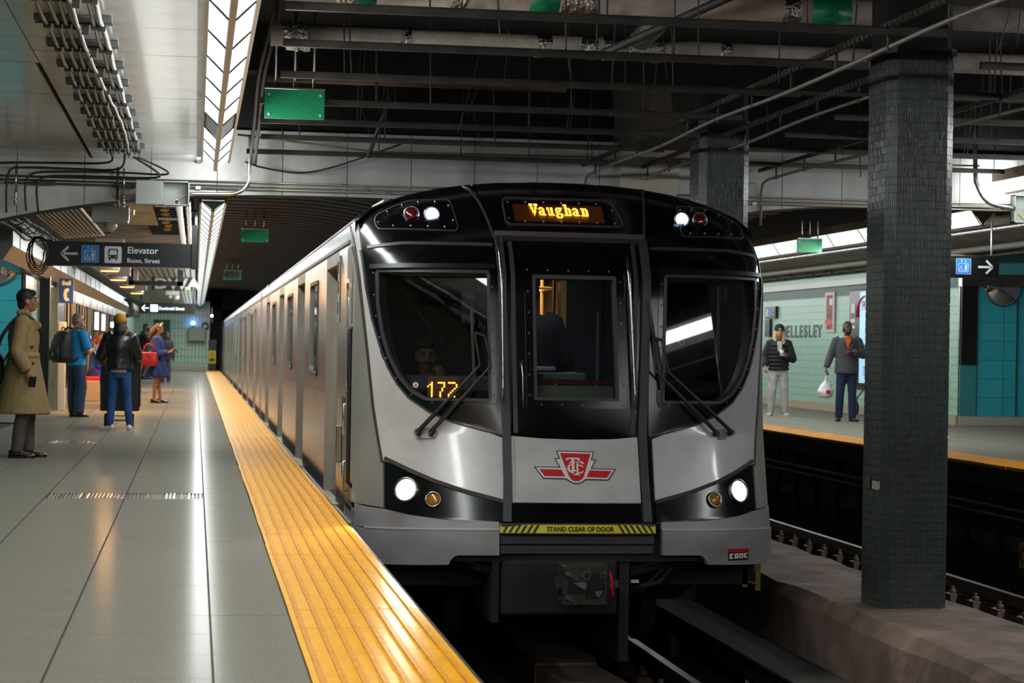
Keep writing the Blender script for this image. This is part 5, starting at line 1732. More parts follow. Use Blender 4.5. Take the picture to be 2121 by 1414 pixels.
for i in range(4):
    cond('slack_cable', smoothpath([(-2.28 + i * 0.05, 23.5 + q * 1.4, 2.60 + 0.05 * i + random.uniform(-0.05, 0.05)) for q in range(12)], 3), 0.014, M_BCABLE, ['lowest', 'second', 'third', 'topmost'][i] + ' slack cable lying along the steel bulkhead', 'cable')
t = thing('cable_coil', 'coil of black cable hanging at the left end of the Elevator sign', 'cable', (-1.90, 24.9, 2.30))
for k in range(5):
    r = 0.13 + 0.012 * k
    MB().tube([(random.uniform(-0.01, 0.01) + (0.55 + 0.06 * k) * r * math.cos(a), 0.012 * k, r * 1.3 * math.sin(a) - 0.01 * k) for a in [2 * PI * i / 20 for i in range(21)]], 0.008, 6, False).build('turn', M_CABLE, t, True)
# slatted metal ceiling farther along
sc = MB().box(-2.55, -0.02, 42, 87.9, 2.86, 2.95).build('ceiling_slatted', M_SOOT, kind='structure')
M_SLAT = mat('ceiling_slat', '8f9488', 0.35, 0.3, noise=(1.2, 0.7, 1.1))
for i in range(20):
    x = -2.5 + i * 0.125
    MB().box(x, x + 0.095, 42, 87.9, 2.815, 2.86).build('slat', M_SLAT, sc)
# warm downlights in pale housings
M_WARM = emit('warm_lens', (1.0, 0.42, 0.08), 6)
wl_ = ['nearest', 'second', 'third', 'farthest']
for i, (x, y) in enumerate(((-1.5, 35.6), (-1.55, 40.8), (-1.55, 46.0), (-1.5, 52.0))):
    t = thing('warm_downlight', wl_[i] + ' of the orange glowing round downlights over the left platform', 'lamp', (x, y, 2.48), 0, 'warm downlights')
    MB().loft([(0, 0, -0.03, 0.17, 0.17), (0, 0, 0.06, 0.18, 0.18)], 24).build('bezel', M_WHITEP, t, True)
    MB().loft([(0, 0, -0.036, 0.15, 0.15), (0, 0, -0.03, 0.155, 0.155)], 24).build('lens', M_WARM, t, True)
    MB().box(-0.24, 0.24, -0.3, 0.3, 0.06, 0.52 if i < 2 else 0.335).build('housing', mat('housing_beige', 'a0948a', 0.6), t)
# services under the right soffit
for i, (x, z, r, m, l) in enumerate(((10.7, 2.86, 0.035, M_STEEL, 'grey pipe along the right soffit nearest the lamp'), (12.4, 2.84, 0.05, mat('olive_duct', '7b7c70', 0.5), 'olive duct along the right soffit above the tiled wall'), (12.9, 2.78, 0.03, M_STRUT, 'dark pipe along the right soffit beside the tiled wall'))):
    cond('soffit_pipe', [(x, 23.2, z + 0.1), (x, 80, z + 0.1)], r, m, l, 'pipe')
for k in range(16):
    t = thing('cable_hanger', 'wire hoop above the mint wall, ' + ORD[k] + ' counted from the turquoise wall', 'hanger', (12.95, 33 + k * 1.3, 2.84), 0, 'cable hoops under the right soffit')
    MB().tube([(0.2 * math.cos(a), 0, 0.15 + 0.15 * math.sin(a)) for a in [PI * (0.9 + 1.2 * i / 8) for i in range(9)]], 0.012, 5).build('hoop', M_STRUT, t)

# ================================================================ green blank signs on rods
def green_sign(x0, x1, y, z0, z1, zt, label, smudge=False, rods=3):
    t = thing('green_sign', label, 'sign', ((x0 + x1) / 2, y, z0), 0, 'blank green signs')
    hw, h = (x1 - x0) / 2, z1 - z0
    MB().box(-hw, hw, -0.012, 0.012, 0, h - 0.02).build('plate', M_GREEN, t)
    MB().box(-hw - 0.004, hw + 0.004, -0.05, 0.02, h - 0.02, h, ch=0.004).build('top_bar', M_BRIGHT, t)
    for i in range(rods):
        x = (-0.28 + 0.28 * i) * hw / 0.25 if False else -hw * 0.64 + hw * 0.64 * i
        MB().cyl((x, -0.01, h), (x, -0.01, zt - z0), 0.012, 8).build('rod', M_BRIGHT, t, True)
    for x in (-hw + 0.035, hw - 0.035):
        for z in (0.035, h - 0.06):
            MB().cyl((x, -0.012, z), (x, -0.022, z), 0.011, 10).build('stud', M_SIGNW, t)
    if smudge:
        MB().box(-hw + 0.04, hw - 0.05, -0.014, -0.012, 0.03, h - 0.05).build('painted_patch', mat('smudge', '3a3f3c', 0.6, noise=(6, 0.5, 2.5)), t)
    return t
green_sign(0.53, 1.025, 16.7, 3.10, 3.36, 4.2, 'nearest and largest blank green sign hanging by three rods beside the strip lamp')
green_sign(0.76, 1.25, 35.7, 3.02, 3.265, 3.6, 'second blank green sign hanging under the ribbed vault, clean face')
green_sign(0.73, 1.225, 56, 2.975, 3.25, 3.6, 'farthest green sign under the ribbed vault with a dark smudged patch', True)
gx = (9.186, 30.0, 3.011)
gy = (9.586, 30.0, 2.788)
green_sign(gx[0], gy[0], 30.0, gy[2], gx[2], 3.6, 'blank green sign on the right side in front of the right strip lamp')

# ================================================================ wayfinding signs
def pictogram_lift(x, z, s, t, yy):
    o = MB().prism(rounded([(x, z), (x + s, z), (x + s, z + s), (x, z + s)], s * 0.09, 4), 'y', yy - 0.004, yy).build('lift_pictogram', M_SIGNBLUE, t)
    M = M_SIGNW
    b = MB()
    f = s / 170.0
    def R(a, c, w, h):
        b.box(x + a * f, x + (a + w) * f, yy - 0.0065, yy - 0.004, z + c * f, z + (c + h) * f)
    R(0, 0, 170, 3); R(0, 167, 170, 3); R(0, 0, 3, 170); R(167, 0, 3, 170)
    R(28, 22, 114, 5); R(28, 112, 114, 5); R(28, 22, 5, 95); R(137, 22, 5, 95)
    R(62, 130, 6, 26); R(102, 130, 6, 26)
    b.prism([(x + 53 * f, z + 146 * f), (x + 77 * f, z + 146 * f), (x + 65 * f, z + 160 * f)], 'y', yy - 0.0065, yy - 0.004)
    b.prism([(x + 93 * f, z + 140 * f), (x + 117 * f, z + 140 * f), (x + 105 * f, z + 126 * f)], 'y', yy - 0.0065, yy - 0.004)
    R(101, 30, 9, 36); R(114, 30, 9, 36); R(99, 60, 26, 28)
    b.cyl((x + 112 * f, yy - 0.0065, z + 97 * f), (x + 112 * f, yy - 0.004, z + 97 * f), 9 * f, 12)
    b.cyl((x + 60 * f, yy - 0.0065, z + 84 * f), (x + 60 * f, yy - 0.004, z + 84 * f), 7 * f, 12)
    R(56, 54, 7, 24); R(58, 50, 24, 6); R(78, 34, 6, 20); R(78, 32, 14, 5)
    ring = [(x + (60 + 20 * math.cos(a)) * f, yy - 0.005, z + (46 + 18 * math.sin(a)) * f) for a in [PI * 0.75 + PI * 1.2 * i / 12 for i in range(13)]]
    b.tube(ring, 3 * f, 5)
    b.build('pictogram_lines', M, o)
def pictogram_bus(x, z, s, t, yy):
    o = MB().prism(rounded([(x, z), (x + s, z), (x + s, z + s), (x, z + s)], s * 0.12, 4), 'y', yy - 0.004, yy).build('bus_pictogram', M_SIGNW, t)
    f = s / 170.0
    b = MB()
    def PL(pts, lo=0.0065):
        b.prism([(x + p * f, z + q * f) for p, q in pts], 'y', yy - lo, yy - 0.004)
    PL(rounded([(38, 46), (132, 46), (132, 140), (118, 148), (52, 148), (38, 140)], 10, 3))
    PL([(44, 28), (60, 28), (60, 48), (44, 48)])
    PL([(110, 28), (126, 28), (126, 48), (110, 48)])
    b.build('bus_body', M_SIGNB, o)
    b = MB()
    PL(rounded([(46, 84), (124, 84), (120, 126), (50, 126)], 6, 3), 0.008)
    PL([(56, 132), (114, 132), (114, 139), (56, 139)], 0.008)
    for cxx in (54, 116):
        PL([(cxx + 7 * math.cos(a), 64 + 7 * math.sin(a)) for a in [2 * PI * i / 12 for i in range(12)]], 0.008)
    b.build('bus_windows', M_SIGNW, o)
def arrow(x, z, s, t, yy, d=-1, m=None):
    b = MB()
    w = s * 0.075
    def L(a, c):
        a, c = Vector(a), Vector(c)
        u = (c - a).normalized()
        n = Vector((-u.y, u.x)) * w
        b.prism([tuple(a + n), tuple(a - n), tuple(c - n), tuple(c + n)], 'y', yy - 0.004, yy)
    tip = (x - s / 2, z) if d < 0 else (x + s / 2, z)
    L(tip, (x + s / 2 * -d, z))
    for k in (1, -1):
        L((tip[0] + 0.01 * d, z), (tip[0] - d * s * 0.42, z + k * s * 0.46))
    b.build('arrow', m or M_SIGNW, t)
t = thing('elevator_sign', 'black hanging sign reading Elevator with lift and bus pictograms and a left arrow', 'sign', (-0.9, 25, 2.145))
MB().box(-0.90, 0.90, -0.06, 0.06, 0.0, 0.295, ch=0.004).build('cabinet', M_SIGNB, t)
MB().box(0.83, 0.905, -0.09, 0.09, -0.012, 0.53, ch=0.006).build('post', M_SIGNB, t)
MB().box(-0.905, -0.83, -0.07, 0.07, -0.006, 0.31).build('end_cap', M_SIGNB, t)
MB().box(-0.90, 0.90, -0.062, 0.06, -0.006, 0.0).build('bottom_lip', M_STEEL, t)
arrow(-0.63, 0.145, 0.185, t, -0.06)
pictogram_lift(-0.49, 0.045, 0.205, t, -0.06)
pictogram_bus(-0.215, 0.04, 0.205, t, -0.06)
text_obj('Elevator', 0.112, Vector((0.055, -0.062, 0.165)), FACE_S, M_SIGNW, 'lettering', t, 0.002, bold=0.0012)
text_obj('Buses, Street', 0.075, Vector((0.055, -0.062, 0.052)), FACE_S, M_SIGNW, 'lettering', t, 0.002, bold=0.0008)
MB().cyl((0.867, 0, 0.52), (0.867, 0, 0.72), 0.03, 8).build('hanger', M_SIGNB, t)
rs = (9.817, 25.0, 2.245)
t = thing('elevator_sign', 'black hanging sign with lift pictogram and right arrow, right of the near pillar', 'sign', (10.0, 25, rs[2]))
MB().box(-0.5, 0.385, -0.06, 0.06, 0, 0.295, ch=0.004).build('cabinet', M_SIGNB, t)
pictogram_lift(-0.21, 0.045, 0.205, t, -0.06)
arrow(0.19, 0.145, 0.185, t, -0.06, 1)
MB().box(-0.56, -0.47, -0.09, 0.09, -0.01, 0.52, ch=0.006).build('post', M_SIGNB, t)
MB().cyl((0.3, 0, 0.29), (0.3, 0, 0.8), 0.012, 6).build('rod', M_STEEL, t)
M_LITW = emit('lit_white', (0.75, 0.85, 1.0), 1.3, base='d8dce0')
t = thing('street_sign', 'distant lit black sign reading Dundonald Street with a left arrow', 'sign', (-0.85, 60, 2.06))
MB().box(-0.82, 0.82, -0.06, 0.06, 0, 0.305).build('cabinet', M_SIGNB, t)
arrow(-0.62, 0.155, 0.19, t, -0.06, -1, M_LITW)
o = MB().prism(rounded([(-0.48, 0.05), (-0.26, 0.05), (-0.26, 0.26), (-0.48, 0.26)], 0.02, 3), 'y', -0.065, -0.06).build('stair_pictogram', M_LITW, t)
MB().prism([(-0.46, 0.08), (-0.44, 0.08), (-0.28, 0.23), (-0.30, 0.24)], 'y', -0.069, -0.064).build('stair_line', M_SIGNB, o)
text_obj('Dundonald Street', 0.125, Vector((-0.23, -0.062, 0.11)), FACE_S, M_LITW, 'lettering', t, 0.002, bold=0.002, sx=0.82)
for x in (-0.75, 0.78):
    MB().box(x - 0.02, x + 0.02, -0.02, 0.02, 0.305, 0.76).build('hanger', M_SIGNB, t)
t = thing('sign_frame', 'black hanging metal frame behind the Elevator sign', 'frame', (-0.88, 45, 2.47))
for (x0, x1, z0, z1) in ((-0.60, -0.49, 0, 0.36), (0.46, 0.59, 0, 0.36), (-0.60, 0.59, 0.0, 0.10)):
    MB().box(x0, x1, -0.06, 0.06, z0, z1).build('bar', M_SIGNB, t)
t = thing('advert_board', 'dark hanging board with big pale letters DWA behind the black frame', 'sign', (-0.59, 50, 2.50))
MB().box(-0.50, 0.50, -0.04, 0.04, 0, 0.32).build('board', M_SIGNB, t)
text_obj('DWA', 0.36, Vector((-0.44, -0.042, 0.04)), FACE_S, mat('pale_letters', 'b8b2ae', 0.5), 'lettering', t, 0.002, bold=0.012, sx=1.25)
MB().box(0.31, 0.45, -0.045, -0.04, 0.01, 0.09).build('green_mark', mat('green_mark', '8fbf8a', 0.5), t)
t = thing('telephone_sign', 'small blue sign with the word Bell and a pale telephone handset', 'sign', (-2.255, 36, 1.885))
MB().box(-0.122, 0.122, -0.03, 0.03, 0, 0.43, ch=0.004).build('plate', mat('phone_blue', '163a80', 0.4), t)
M_BEIGE = mat('sign_beige', 'c3b49a', 0.5)
text_obj('Bell', 0.105, Vector((0, -0.032, 0.315)), FACE_S, M_BEIGE, 'lettering', t, 0.002, 'CENTER', bold=0.004)
hs = [(0.045, 0.255), (0.045, 0.205), (0.018, 0.20), (0.012, 0.18), (0.012, 0.11), (0.018, 0.09), (0.045, 0.085), (0.045, 0.035), (0.0, 0.035), (-0.03, 0.06), (-0.045, 0.11), (-0.045, 0.18), (-0.03, 0.235), (0.0, 0.257)]
MB().prism(hs, 'y', -0.034, -0.03).build('handset', M_BEIGE, t)
MB().box(-0.17, -0.122, -0.02, 0.02, 0.1, 0.33).build('arm', M_STEEL, t)

# ================================================================ left wall: shopfront and fixtures
M_POST = mat('dark_post', '17130f', 0.4)
M_TAN = mat('tan_post', 'b08a66', 0.3, 0.3)
M_SHOP = mat('shop_inside', '3a2d27', 0.6, noise=(2, 0.4, 1.6))
M_PALE = mat('pale_panel', '8b867b', 0.4, noise=(2, 0.9, 1.05))
def onwall(y0, y1, z0, z1, d, m, name, label, cat, group=None):
    t = thing(name, label, cat, (-2.57, (y0 + y1) / 2, z0), 0, group)
    h = (y1 - y0) / 2
    MB().box(0, d, -h, h, 0, z1 - z0).build('face', m, t)
    return t
onwall(30.75, 32.2, 0, 2.2, 0.05, M_CHROME, 'steel_cladding', 'polished steel wall panel beside the turquoise tiles behind the trench-coated man', 'panel')
t = thing('black_column', 'black boxed column standing against the left wall behind the trench-coated man', 'column', (-2.46, 34.0, 0))
MB().box(-0.10, 0.07, -0.12, 0.12, 0, 2.33).build('shaft', M_BLACK, t)
MB().box(-0.11, 0.08, -0.13, 0.13, 0, 0.12).build('plinth', M_POST, t)
# telephone booth panels under the blue sign
t = thing('phone_booth', 'pale steel telephone booth panel beneath the blue sign', 'booth', (-2.5, 36.6, 0))
MB().box(-0.06, 0.12, -0.9, 0.9, 0.0, 2.15).build('back_panel', M_CHROME, t)
MB().box(0.12, 0.26, -0.75, -0.68, 0.0, 1.55, ch=0.01).build('side_wing', M_WHITEP, t)
MB().box(0.12, 0.14, -0.6, 0.6, 0.9, 1.5).build('telephone_panel', M_STEEL, t)
# shopfront bays
y = 37.8
k = 0
while y < 74:
    w = 3.1
    o = MB().box(-2.60, -2.52, y, y + w, 0, 2.2).build(f'window_{k + 1}', M_SHOP, kind='structure')
    MB().box(-2.52, -2.46, y, y + 0.22, 0, 2.2).build('mullion', M_POST, o)
    MB().box(-2.52, -2.44, y + 0.9, y + 1.1, 0, 2.2).build('mullion', M_TAN if k % 2 == 0 else M_PALE, o)
    MB().box(-2.52, -2.47, y + 2.2, y + 2.3, 0, 2.2).build('mullion', M_POST, o)
    MB().box(-2.515, -2.505, y + 0.22, y + 0.9, 0.35, 2.0).build('pane', M_GLASSD, o)
    MB().box(-2.515, -2.505, y + 1.1, y + 2.2, 0.35, 2.0).build('pane', M_GLASSD, o)
    MB().box(-2.515, -2.50, y + 2.3, y + w, 0.0, 2.0).build('stone_panel', M_PALE, o)
    MB().box(-2.52, -2.45, y, y + w, 2.0, 2.24).build('fascia', M_CHROME, o)
    MB().box(-2.52, -2.46, y, y + w, 0, 0.3).build('stall_riser', M_PALE, o)
    y += w
    k += 1
M_SCR = emit('lit_screen', (0.72, 0.86, 1.0), 1.6, base='b0c0d0')
for i, (y, z0, z1, l) in enumerate(((43.5, 1.55, 1.75, 'lit white shop sign low in the window beyond the blue phone sign'), (50.8, 1.48, 1.95, 'nearer tall lit screen in the shopfront'), (54.5, 1.48, 1.95, 'farther tall lit screen in the shopfront'), (60, 1.6, 1.8, 'small far lit screen in the shopfront'))):
    t = thing('lit_screen', l, 'screen', (-2.44, y, z0))
    MB().box(-0.03, 0.03, -0.5, 0.5, 0, z1 - z0).build('case', M_BLACK, t)
    MB().box(0.03, 0.034, -0.46, 0.46, 0.02, z1 - z0 - 0.02).build('screen', M_SCR, t)
    MB().box(-0.02, 0.03, -0.505, -0.5, 0.02, z1 - z0 - 0.02).build('screen_edge', M_SCR, t)
t = thing('led_sign', 'small glowing blue LED sign inside the shopfront', 'sign', (-2.40, 47.0, 1.24))
MB().box(-0.10, 0.03, -0.05, 0.05, 0, 0.10).build('case', M_BLACK, t)
MB().box(-0.095, 0.025, -0.055, -0.05, 0.01, 0.09).build('lit_face', emit('led_blue', (0.1, 0.25, 1.0), 9), t)
# bench with red seats
t = thing('platform_bench', 'bench with red seats on a pale block against the left wall', 'bench', (-2.2, 42.2, 0))
MB().box(-0.25, 0.28, -0.7, 0.7, 0, 0.42, ch=0.01).build('block', mat('bench_block', 'b89a78', 0.5), t)
for k in range(3):
    MB().box(-0.25, 0.28, -0.69 + k * 0.47, -0.25 + k * 0.47, 0.42, 0.50, ch=0.02).build('seat', mat('red_seat', 'd0160f', 0.4), t)
    MB().box(-0.28, -0.23, -0.69 + k * 0.47, -0.25 + k * 0.47, 0.5, 0.9, ch=0.02).build('backrest', bpy.data.materials['red_seat'], t)
# end wall: green door, grey cabinet, blue light, coil, yellow notice
dr = MB().box(-1.74, -1.14, 87.95, 88.0, 0, 2.14).build('door_1', mat('green_door', '0d3f33', 0.45), kind='structure')
MB().box(-1.78, -1.74, 87.93, 88.0, 0, 2.18).build('door_frame', mat('door_frame', '2c4b41', 0.5), dr)
MB().box(-1.14, -1.10, 87.93, 88.0, 0, 2.18).build('door_frame', bpy.data.materials['door_frame'], dr)
MB().box(-1.78, -1.10, 87.93, 88.0, 2.14, 2.18).build('door_frame', bpy.data.materials['door_frame'], dr)
MB().cyl((-1.44, 87.95, 2.03), (-1.44, 87.94, 2.03), 0.08, 16).build('round_plate', M_STEEL, dr)
t = thing('wall_cabinet', 'grey metal cabinet mounted on the far mint end wall', 'cabinet', (0.05, 87.8, 1.27))
MB().box(-0.37, 0.36, -0.2, 0.13, 0, 0.60, ch=0.015).build('body', M_GREY, t)
MB().box(-0.34, 0.33, -0.21, -0.2, 0.03, 0.57).build('door', M_GREY, t)
t = thing('emergency_light', 'small glowing blue light above the grey cabinet on the far wall', 'lamp', (-0.12, 87.8, 1.98))
MB().cyl((0, 0, -0.11), (0, 0, 0), 0.02, 8).build('stem', M_STEEL, t)
MB().ball((0, 0, 0.07), (0.10, 0.07, 0.085), 12, 8).build('bulb', emit('blue_bulb', (0.12, 0.3, 1.0), 14), t, True)
MB().box(-0.06, 0.06, 0.07, 0.2, -0.03, 0.03).build('bracket', M_STEEL, t)
t = thing('hose_coil', 'dark coil on a hook at the right end of the far wall', 'coil', (0.40, 87.85, 1.93))
MB().tube([(0.13 * math.cos(a), 0, 0.13 * math.sin(a)) for a in [2 * PI * i / 20 for i in range(21)]], 0.03, 8, False).build('coil', M_CABLE, t, True)
MB().box(-0.02, 0.02, 0.0, 0.15, 0.1, 0.14).build('hook', M_STEEL, t)
t = thing('end_notice', 'yellow notice with a red prohibition ring on the platform end post', 'sign', (0.72, 87.6, 0))
MB().box(-0.17, 0.17, 0.02, 0.1, 0, 1.35).build('post', M_BLACK, t)
MB().box(-0.16, 0.16, 0.0, 0.02, 0.32, 0.88).build('plate', M_WARN, t)
MB().tube([(0.07 * math.cos(a), -0.005, 0.72 + 0.07 * math.sin(a)) for a in [2 * PI * i / 16 for i in range(17)]], 0.014, 6, False).build('ring', M_ERED, t)
MB().box(-0.10, 0.10, -0.006, 0.0, 0.42, 0.54).build('text_block', M_SIGNB, t)
t = thing('signal_lamp', 'small bright signal lamp at the tunnel mouth beyond the platform end', 'lamp', (0.68, 87.6, 2.38))
MB().box(-0.07, 0.07, 0, 0.12, -0.3, 0.12).build('case', M_BLACK, t)
MB().ball((0, 0, 0.0), (0.055, 0.03, 0.055), 12, 8).build('lens', emit('signal_white', (1.0, 0.85, 0.75), 9), t, True)
MB().box(-0.02, 0.02, 0.02, 0.41, 0.36, 0.42).box(-0.02, 0.02, 0.02, 0.06, 0.12, 0.42).build('bracket', M_STEEL, t)
t = thing('camera_dome', 'white camera with two domes under the far slatted ceiling', 'camera', (-0.62, 55, 2.5))
MB().box(-0.2, 0.16, -0.1, 0.1, 0.0, 0.10).build('box', M_WHITEP, t)
MB().box(-0.03, 0.03, -0.03, 0.03, 0.1, 0.32).build('stem', M_WHITEP, t)
for x, r in ((-0.08, 0.06), (0.08, 0.085)):
    MB().ball((x, 0, -r * 0.8), (r, r, r), 12, 8).build('dome', M_WHITEP, t, True)
for i in range(3):
    cond('wall_hose', smoothpath([(-2.42, 66, 2.6), (-2.2 + i * 0.06, 66, 2.5), (-2.12 + i * 0.05, 66, 2.25 - 0.08 * i), (-2.3, 66, 2.0)]), 0.025, M_STRUT, ['left', 'middle', 'right'][i] + ' of three bent hoses at the far end of the left bulkhead', 'hose')

# ================================================================ right wall posters and lettering
text_objs = []
wt = thing('station_name', 'dark WELLESLEY lettering on the mint tiled right wall', 'lettering', (13.295, 43, 1.28))
x0 = 44.172
x1 = 41.497
wz0, wz1 = 1.566, 1.839
word = 'WELLESLEY'
full = x0 - x1
adv = full / 8
M_LET = mat('dark_lettering', '26332f', 0.4)
for i, ch in enumerate(word):
    yc = x0 + adv * 0.5 - i * adv
    o = text_obj(ch, (wz1 - wz0) * 1.38, Vector((0, 0, 0)), FACE_W, M_LET, 'letter', wt, 0.004, 'CENTER', sx=1.35, bold=0.012)
    o.location = (-0.003, yc - 43, wz0 - 1.28)
def poster(pa, pb, y, label, m, name='poster_frame', cat='poster'):
    pass
pa, pb = (13.29, 41.212, 2.513), (13.29, 40.581, 1.665)
t = thing('poster', 'narrow framed poster in red and dark tones on the mint wall', 'poster', (13.29, (pa[1] + pb[1]) / 2, pb[2]))
hw, h = (pa[1] - pb[1]) / 2, pa[2] - pb[2]
MB().box(-0.03, 0.0, -hw, hw, 0, h).build('frame', mat('pinkish_frame', 'b5a49c', 0.4), t)
pf = MB().box(-0.034, -0.03, -hw + 0.12, hw - 0.12, 0.06, h - 0.06).build('print', mat('poster_red', '8a2b27', 0.5, noise=(4, 0.4, 1.6)), t)
MB().box(-0.036, -0.034, -hw + 0.12, 0.0, h * 0.68, h * 0.84).build('print_block', M_WHITEP, pf)
MB().box(-0.036, -0.034, -hw + 0.5, hw - 0.12, h * 0.33, h * 0.41).build('print_block', mat('poster_blue', '4c79c0', 0.5), pf)
MB().box(-0.036, -0.034, -hw + 0.12, 0.3, h * 0.2, h * 0.32).build('print_block', mat('poster_pink', 'c43a4a', 0.5), pf)
MB().box(-0.036, -0.034, -hw + 0.3, hw - 0.2, 0.06, h * 0.16).build('print_block', mat('poster_navy', '1d2340', 0.5), pf)
pa, pb = (13.2, 39.347, 2.486), (13.2, 38.098, 0.59)
t = thing('advert_case', 'lit pale blue advertisement in a black case on the right wall beside the near pillar', 'poster', (13.295, (pa[1] + 36.4) / 2, pb[2] - 0.03))
yc = (pa[1] + 36.4) / 2
hw, h = (pa[1] - 36.4) / 2, pa[2] - pb[2] + 0.06
MB().box(-0.12, 0.0, -hw, hw, 0, h, ch=0.02).build('case', M_BLACK, t)
yb = 38.67
M_AD = emit('advert_blue', (0.28, 0.52, 0.72), 0.55, base='9cc6e0')
pr_ = MB().box(-0.126, -0.12, -hw + 0.05, yb - yc, 0.08, h - 0.05).build('print', M_AD, t)
M_ADR = mat('advert_red', 'd23a4a', 0.5)
o = text_obj('POV', 0.26, Vector((0, 0, 0)), FACE_W, M_ADR, 'headline', pr_, 0.002, bold=0.006)
o.location = (-0.128, yb - yc - 0.15, h - 0.42)
for k, zz in enumerate((0.70, 0.63, 0.56)):
    MB().box(-0.128, -0.126, -hw + 0.1, yb - yc - 0.2, h * 0.41 - k * 0.09, h * 0.41 - k * 0.09 + 0.045).build('text_line', M_ADR, pr_)
for k in range(4):
    MB().box(-0.128, -0.126, -hw + 0.1, yb - yc - 0.25, h * 0.20 - k * 0.05, h * 0.20 - k * 0.05 + 0.015).build('text_line', mat('advert_ink', '3c5c74', 0.6) if k == 0 else bpy.data.materials['advert_ink'], pr_)
ring = [(-0.128, yb - yc - 0.42 + 0.55 * math.cos(a), h * 0.70 + 0.45 * math.sin(a)) for a in [PI * 0.02 + PI * 0.55 * i / 14 for i in range(15)]]
MB().tube(ring, 0.045, 6, flat=0.2, up=(1, 0, 0)).build('red_arc', M_ADR, pr_)
for k, (za, zb3) in enumerate(((0.76, 0.86), (0.66, 0.70), (0.60, 0.63))):
    MB().box(-0.126, -0.12, yb - yc + 0.3, yb - yc + 0.55, h * za, h * zb3).build('case_label', M_WHITEP, t)
pa = (13.25, 44.807, 2.254)
pb = (13.25, 45.667, 2.007)
t = thing('small_sign', 'small black direction sign on the mint wall above the woman in the beanie', 'sign', (13.26, (pa[1] + pb[1]) / 2, pb[2]))
hw = abs(pa[1] - pb[1]) / 2
MB().box(-0.03, 0.03, -hw, hw, 0, 0.28).build('plate', M_SIGNB, t)
for (a, b_, m) in ((0.35, 0.8, M_SIGNW), (-0.15, 0.28, M_SIGNBLUE)):
    MB().box(-0.034, -0.03, hw * a, hw * b_, 0.05, 0.23).build('pictogram', m, t)
MB().box(-0.034, -0.03, -hw * 0.75, -hw * 0.3, 0.125, 0.155).build('arrow', M_SIGNW, t)
MB().prism([(-hw * 0.8, 0.14), (-hw * 0.5, 0.21), (-hw * 0.5, 0.07)], 'x', -0.034, -0.03).build('arrow_head', M_SIGNW, t)
MB().box(-0.03, 0.03, hw * 0.1, hw, -0.42, -0.02).build('lower_plate', M_SIGNB, t)

# ================================================================ people
def organic(mb, voxel, m, name, parent, smooth=3, extra=None, fac=0.5):
    """Union of overlapping volumes turned into one continuous smooth surface."""
    me = mb.mesh('lump')
    o = bpy.data.objects.new('lump', me)
    COL.objects.link(o)
    r = o.modifiers.new('r', 'REMESH')
    r.mode = 'VOXEL'
    r.voxel_size = voxel
    s = o.modifiers.new('s', 'SMOOTH')
    s.iterations = smooth
    s.factor = fac
    dg = bpy.context.evaluated_depsgraph_get()
    out = bpy.data.meshes.new_from_object(o.evaluated_get(dg))
    bpy.data.objects.remove(o)
    out.name = name
    if extra is not None:
        bm = bmesh.new()
        bm.from_mesh(out)
        em = extra.mesh('extra')
        bm.from_mesh(em)
        bm.to_mesh(out)
        bm.free()
    out.materials.clear()
    out.materials.append(m)
    for p in out.polygons:
        p.use_smooth = True
    return link(name, out, parent)


SKIN = {}
def skin(h):
    if h not in SKIN:
        SKIN[h] = mat('skin_' + str(len(SKIN)), h, 0.5, noise=(30, 0.93, 1.05))
    return SKIN[h]
CLOTH = {}
def cloth(h, rough=0.85, bump=(45, 0.25), spec=None, noise=(14, 0.85, 1.1)):
    k = (h, rough)
    if k not in CLOTH:
        CLOTH[k] = mat('cloth_' + str(len(CLOTH)), h, rough, noise=noise, bump=bump, spec=spec)
    return CLOTH[k]


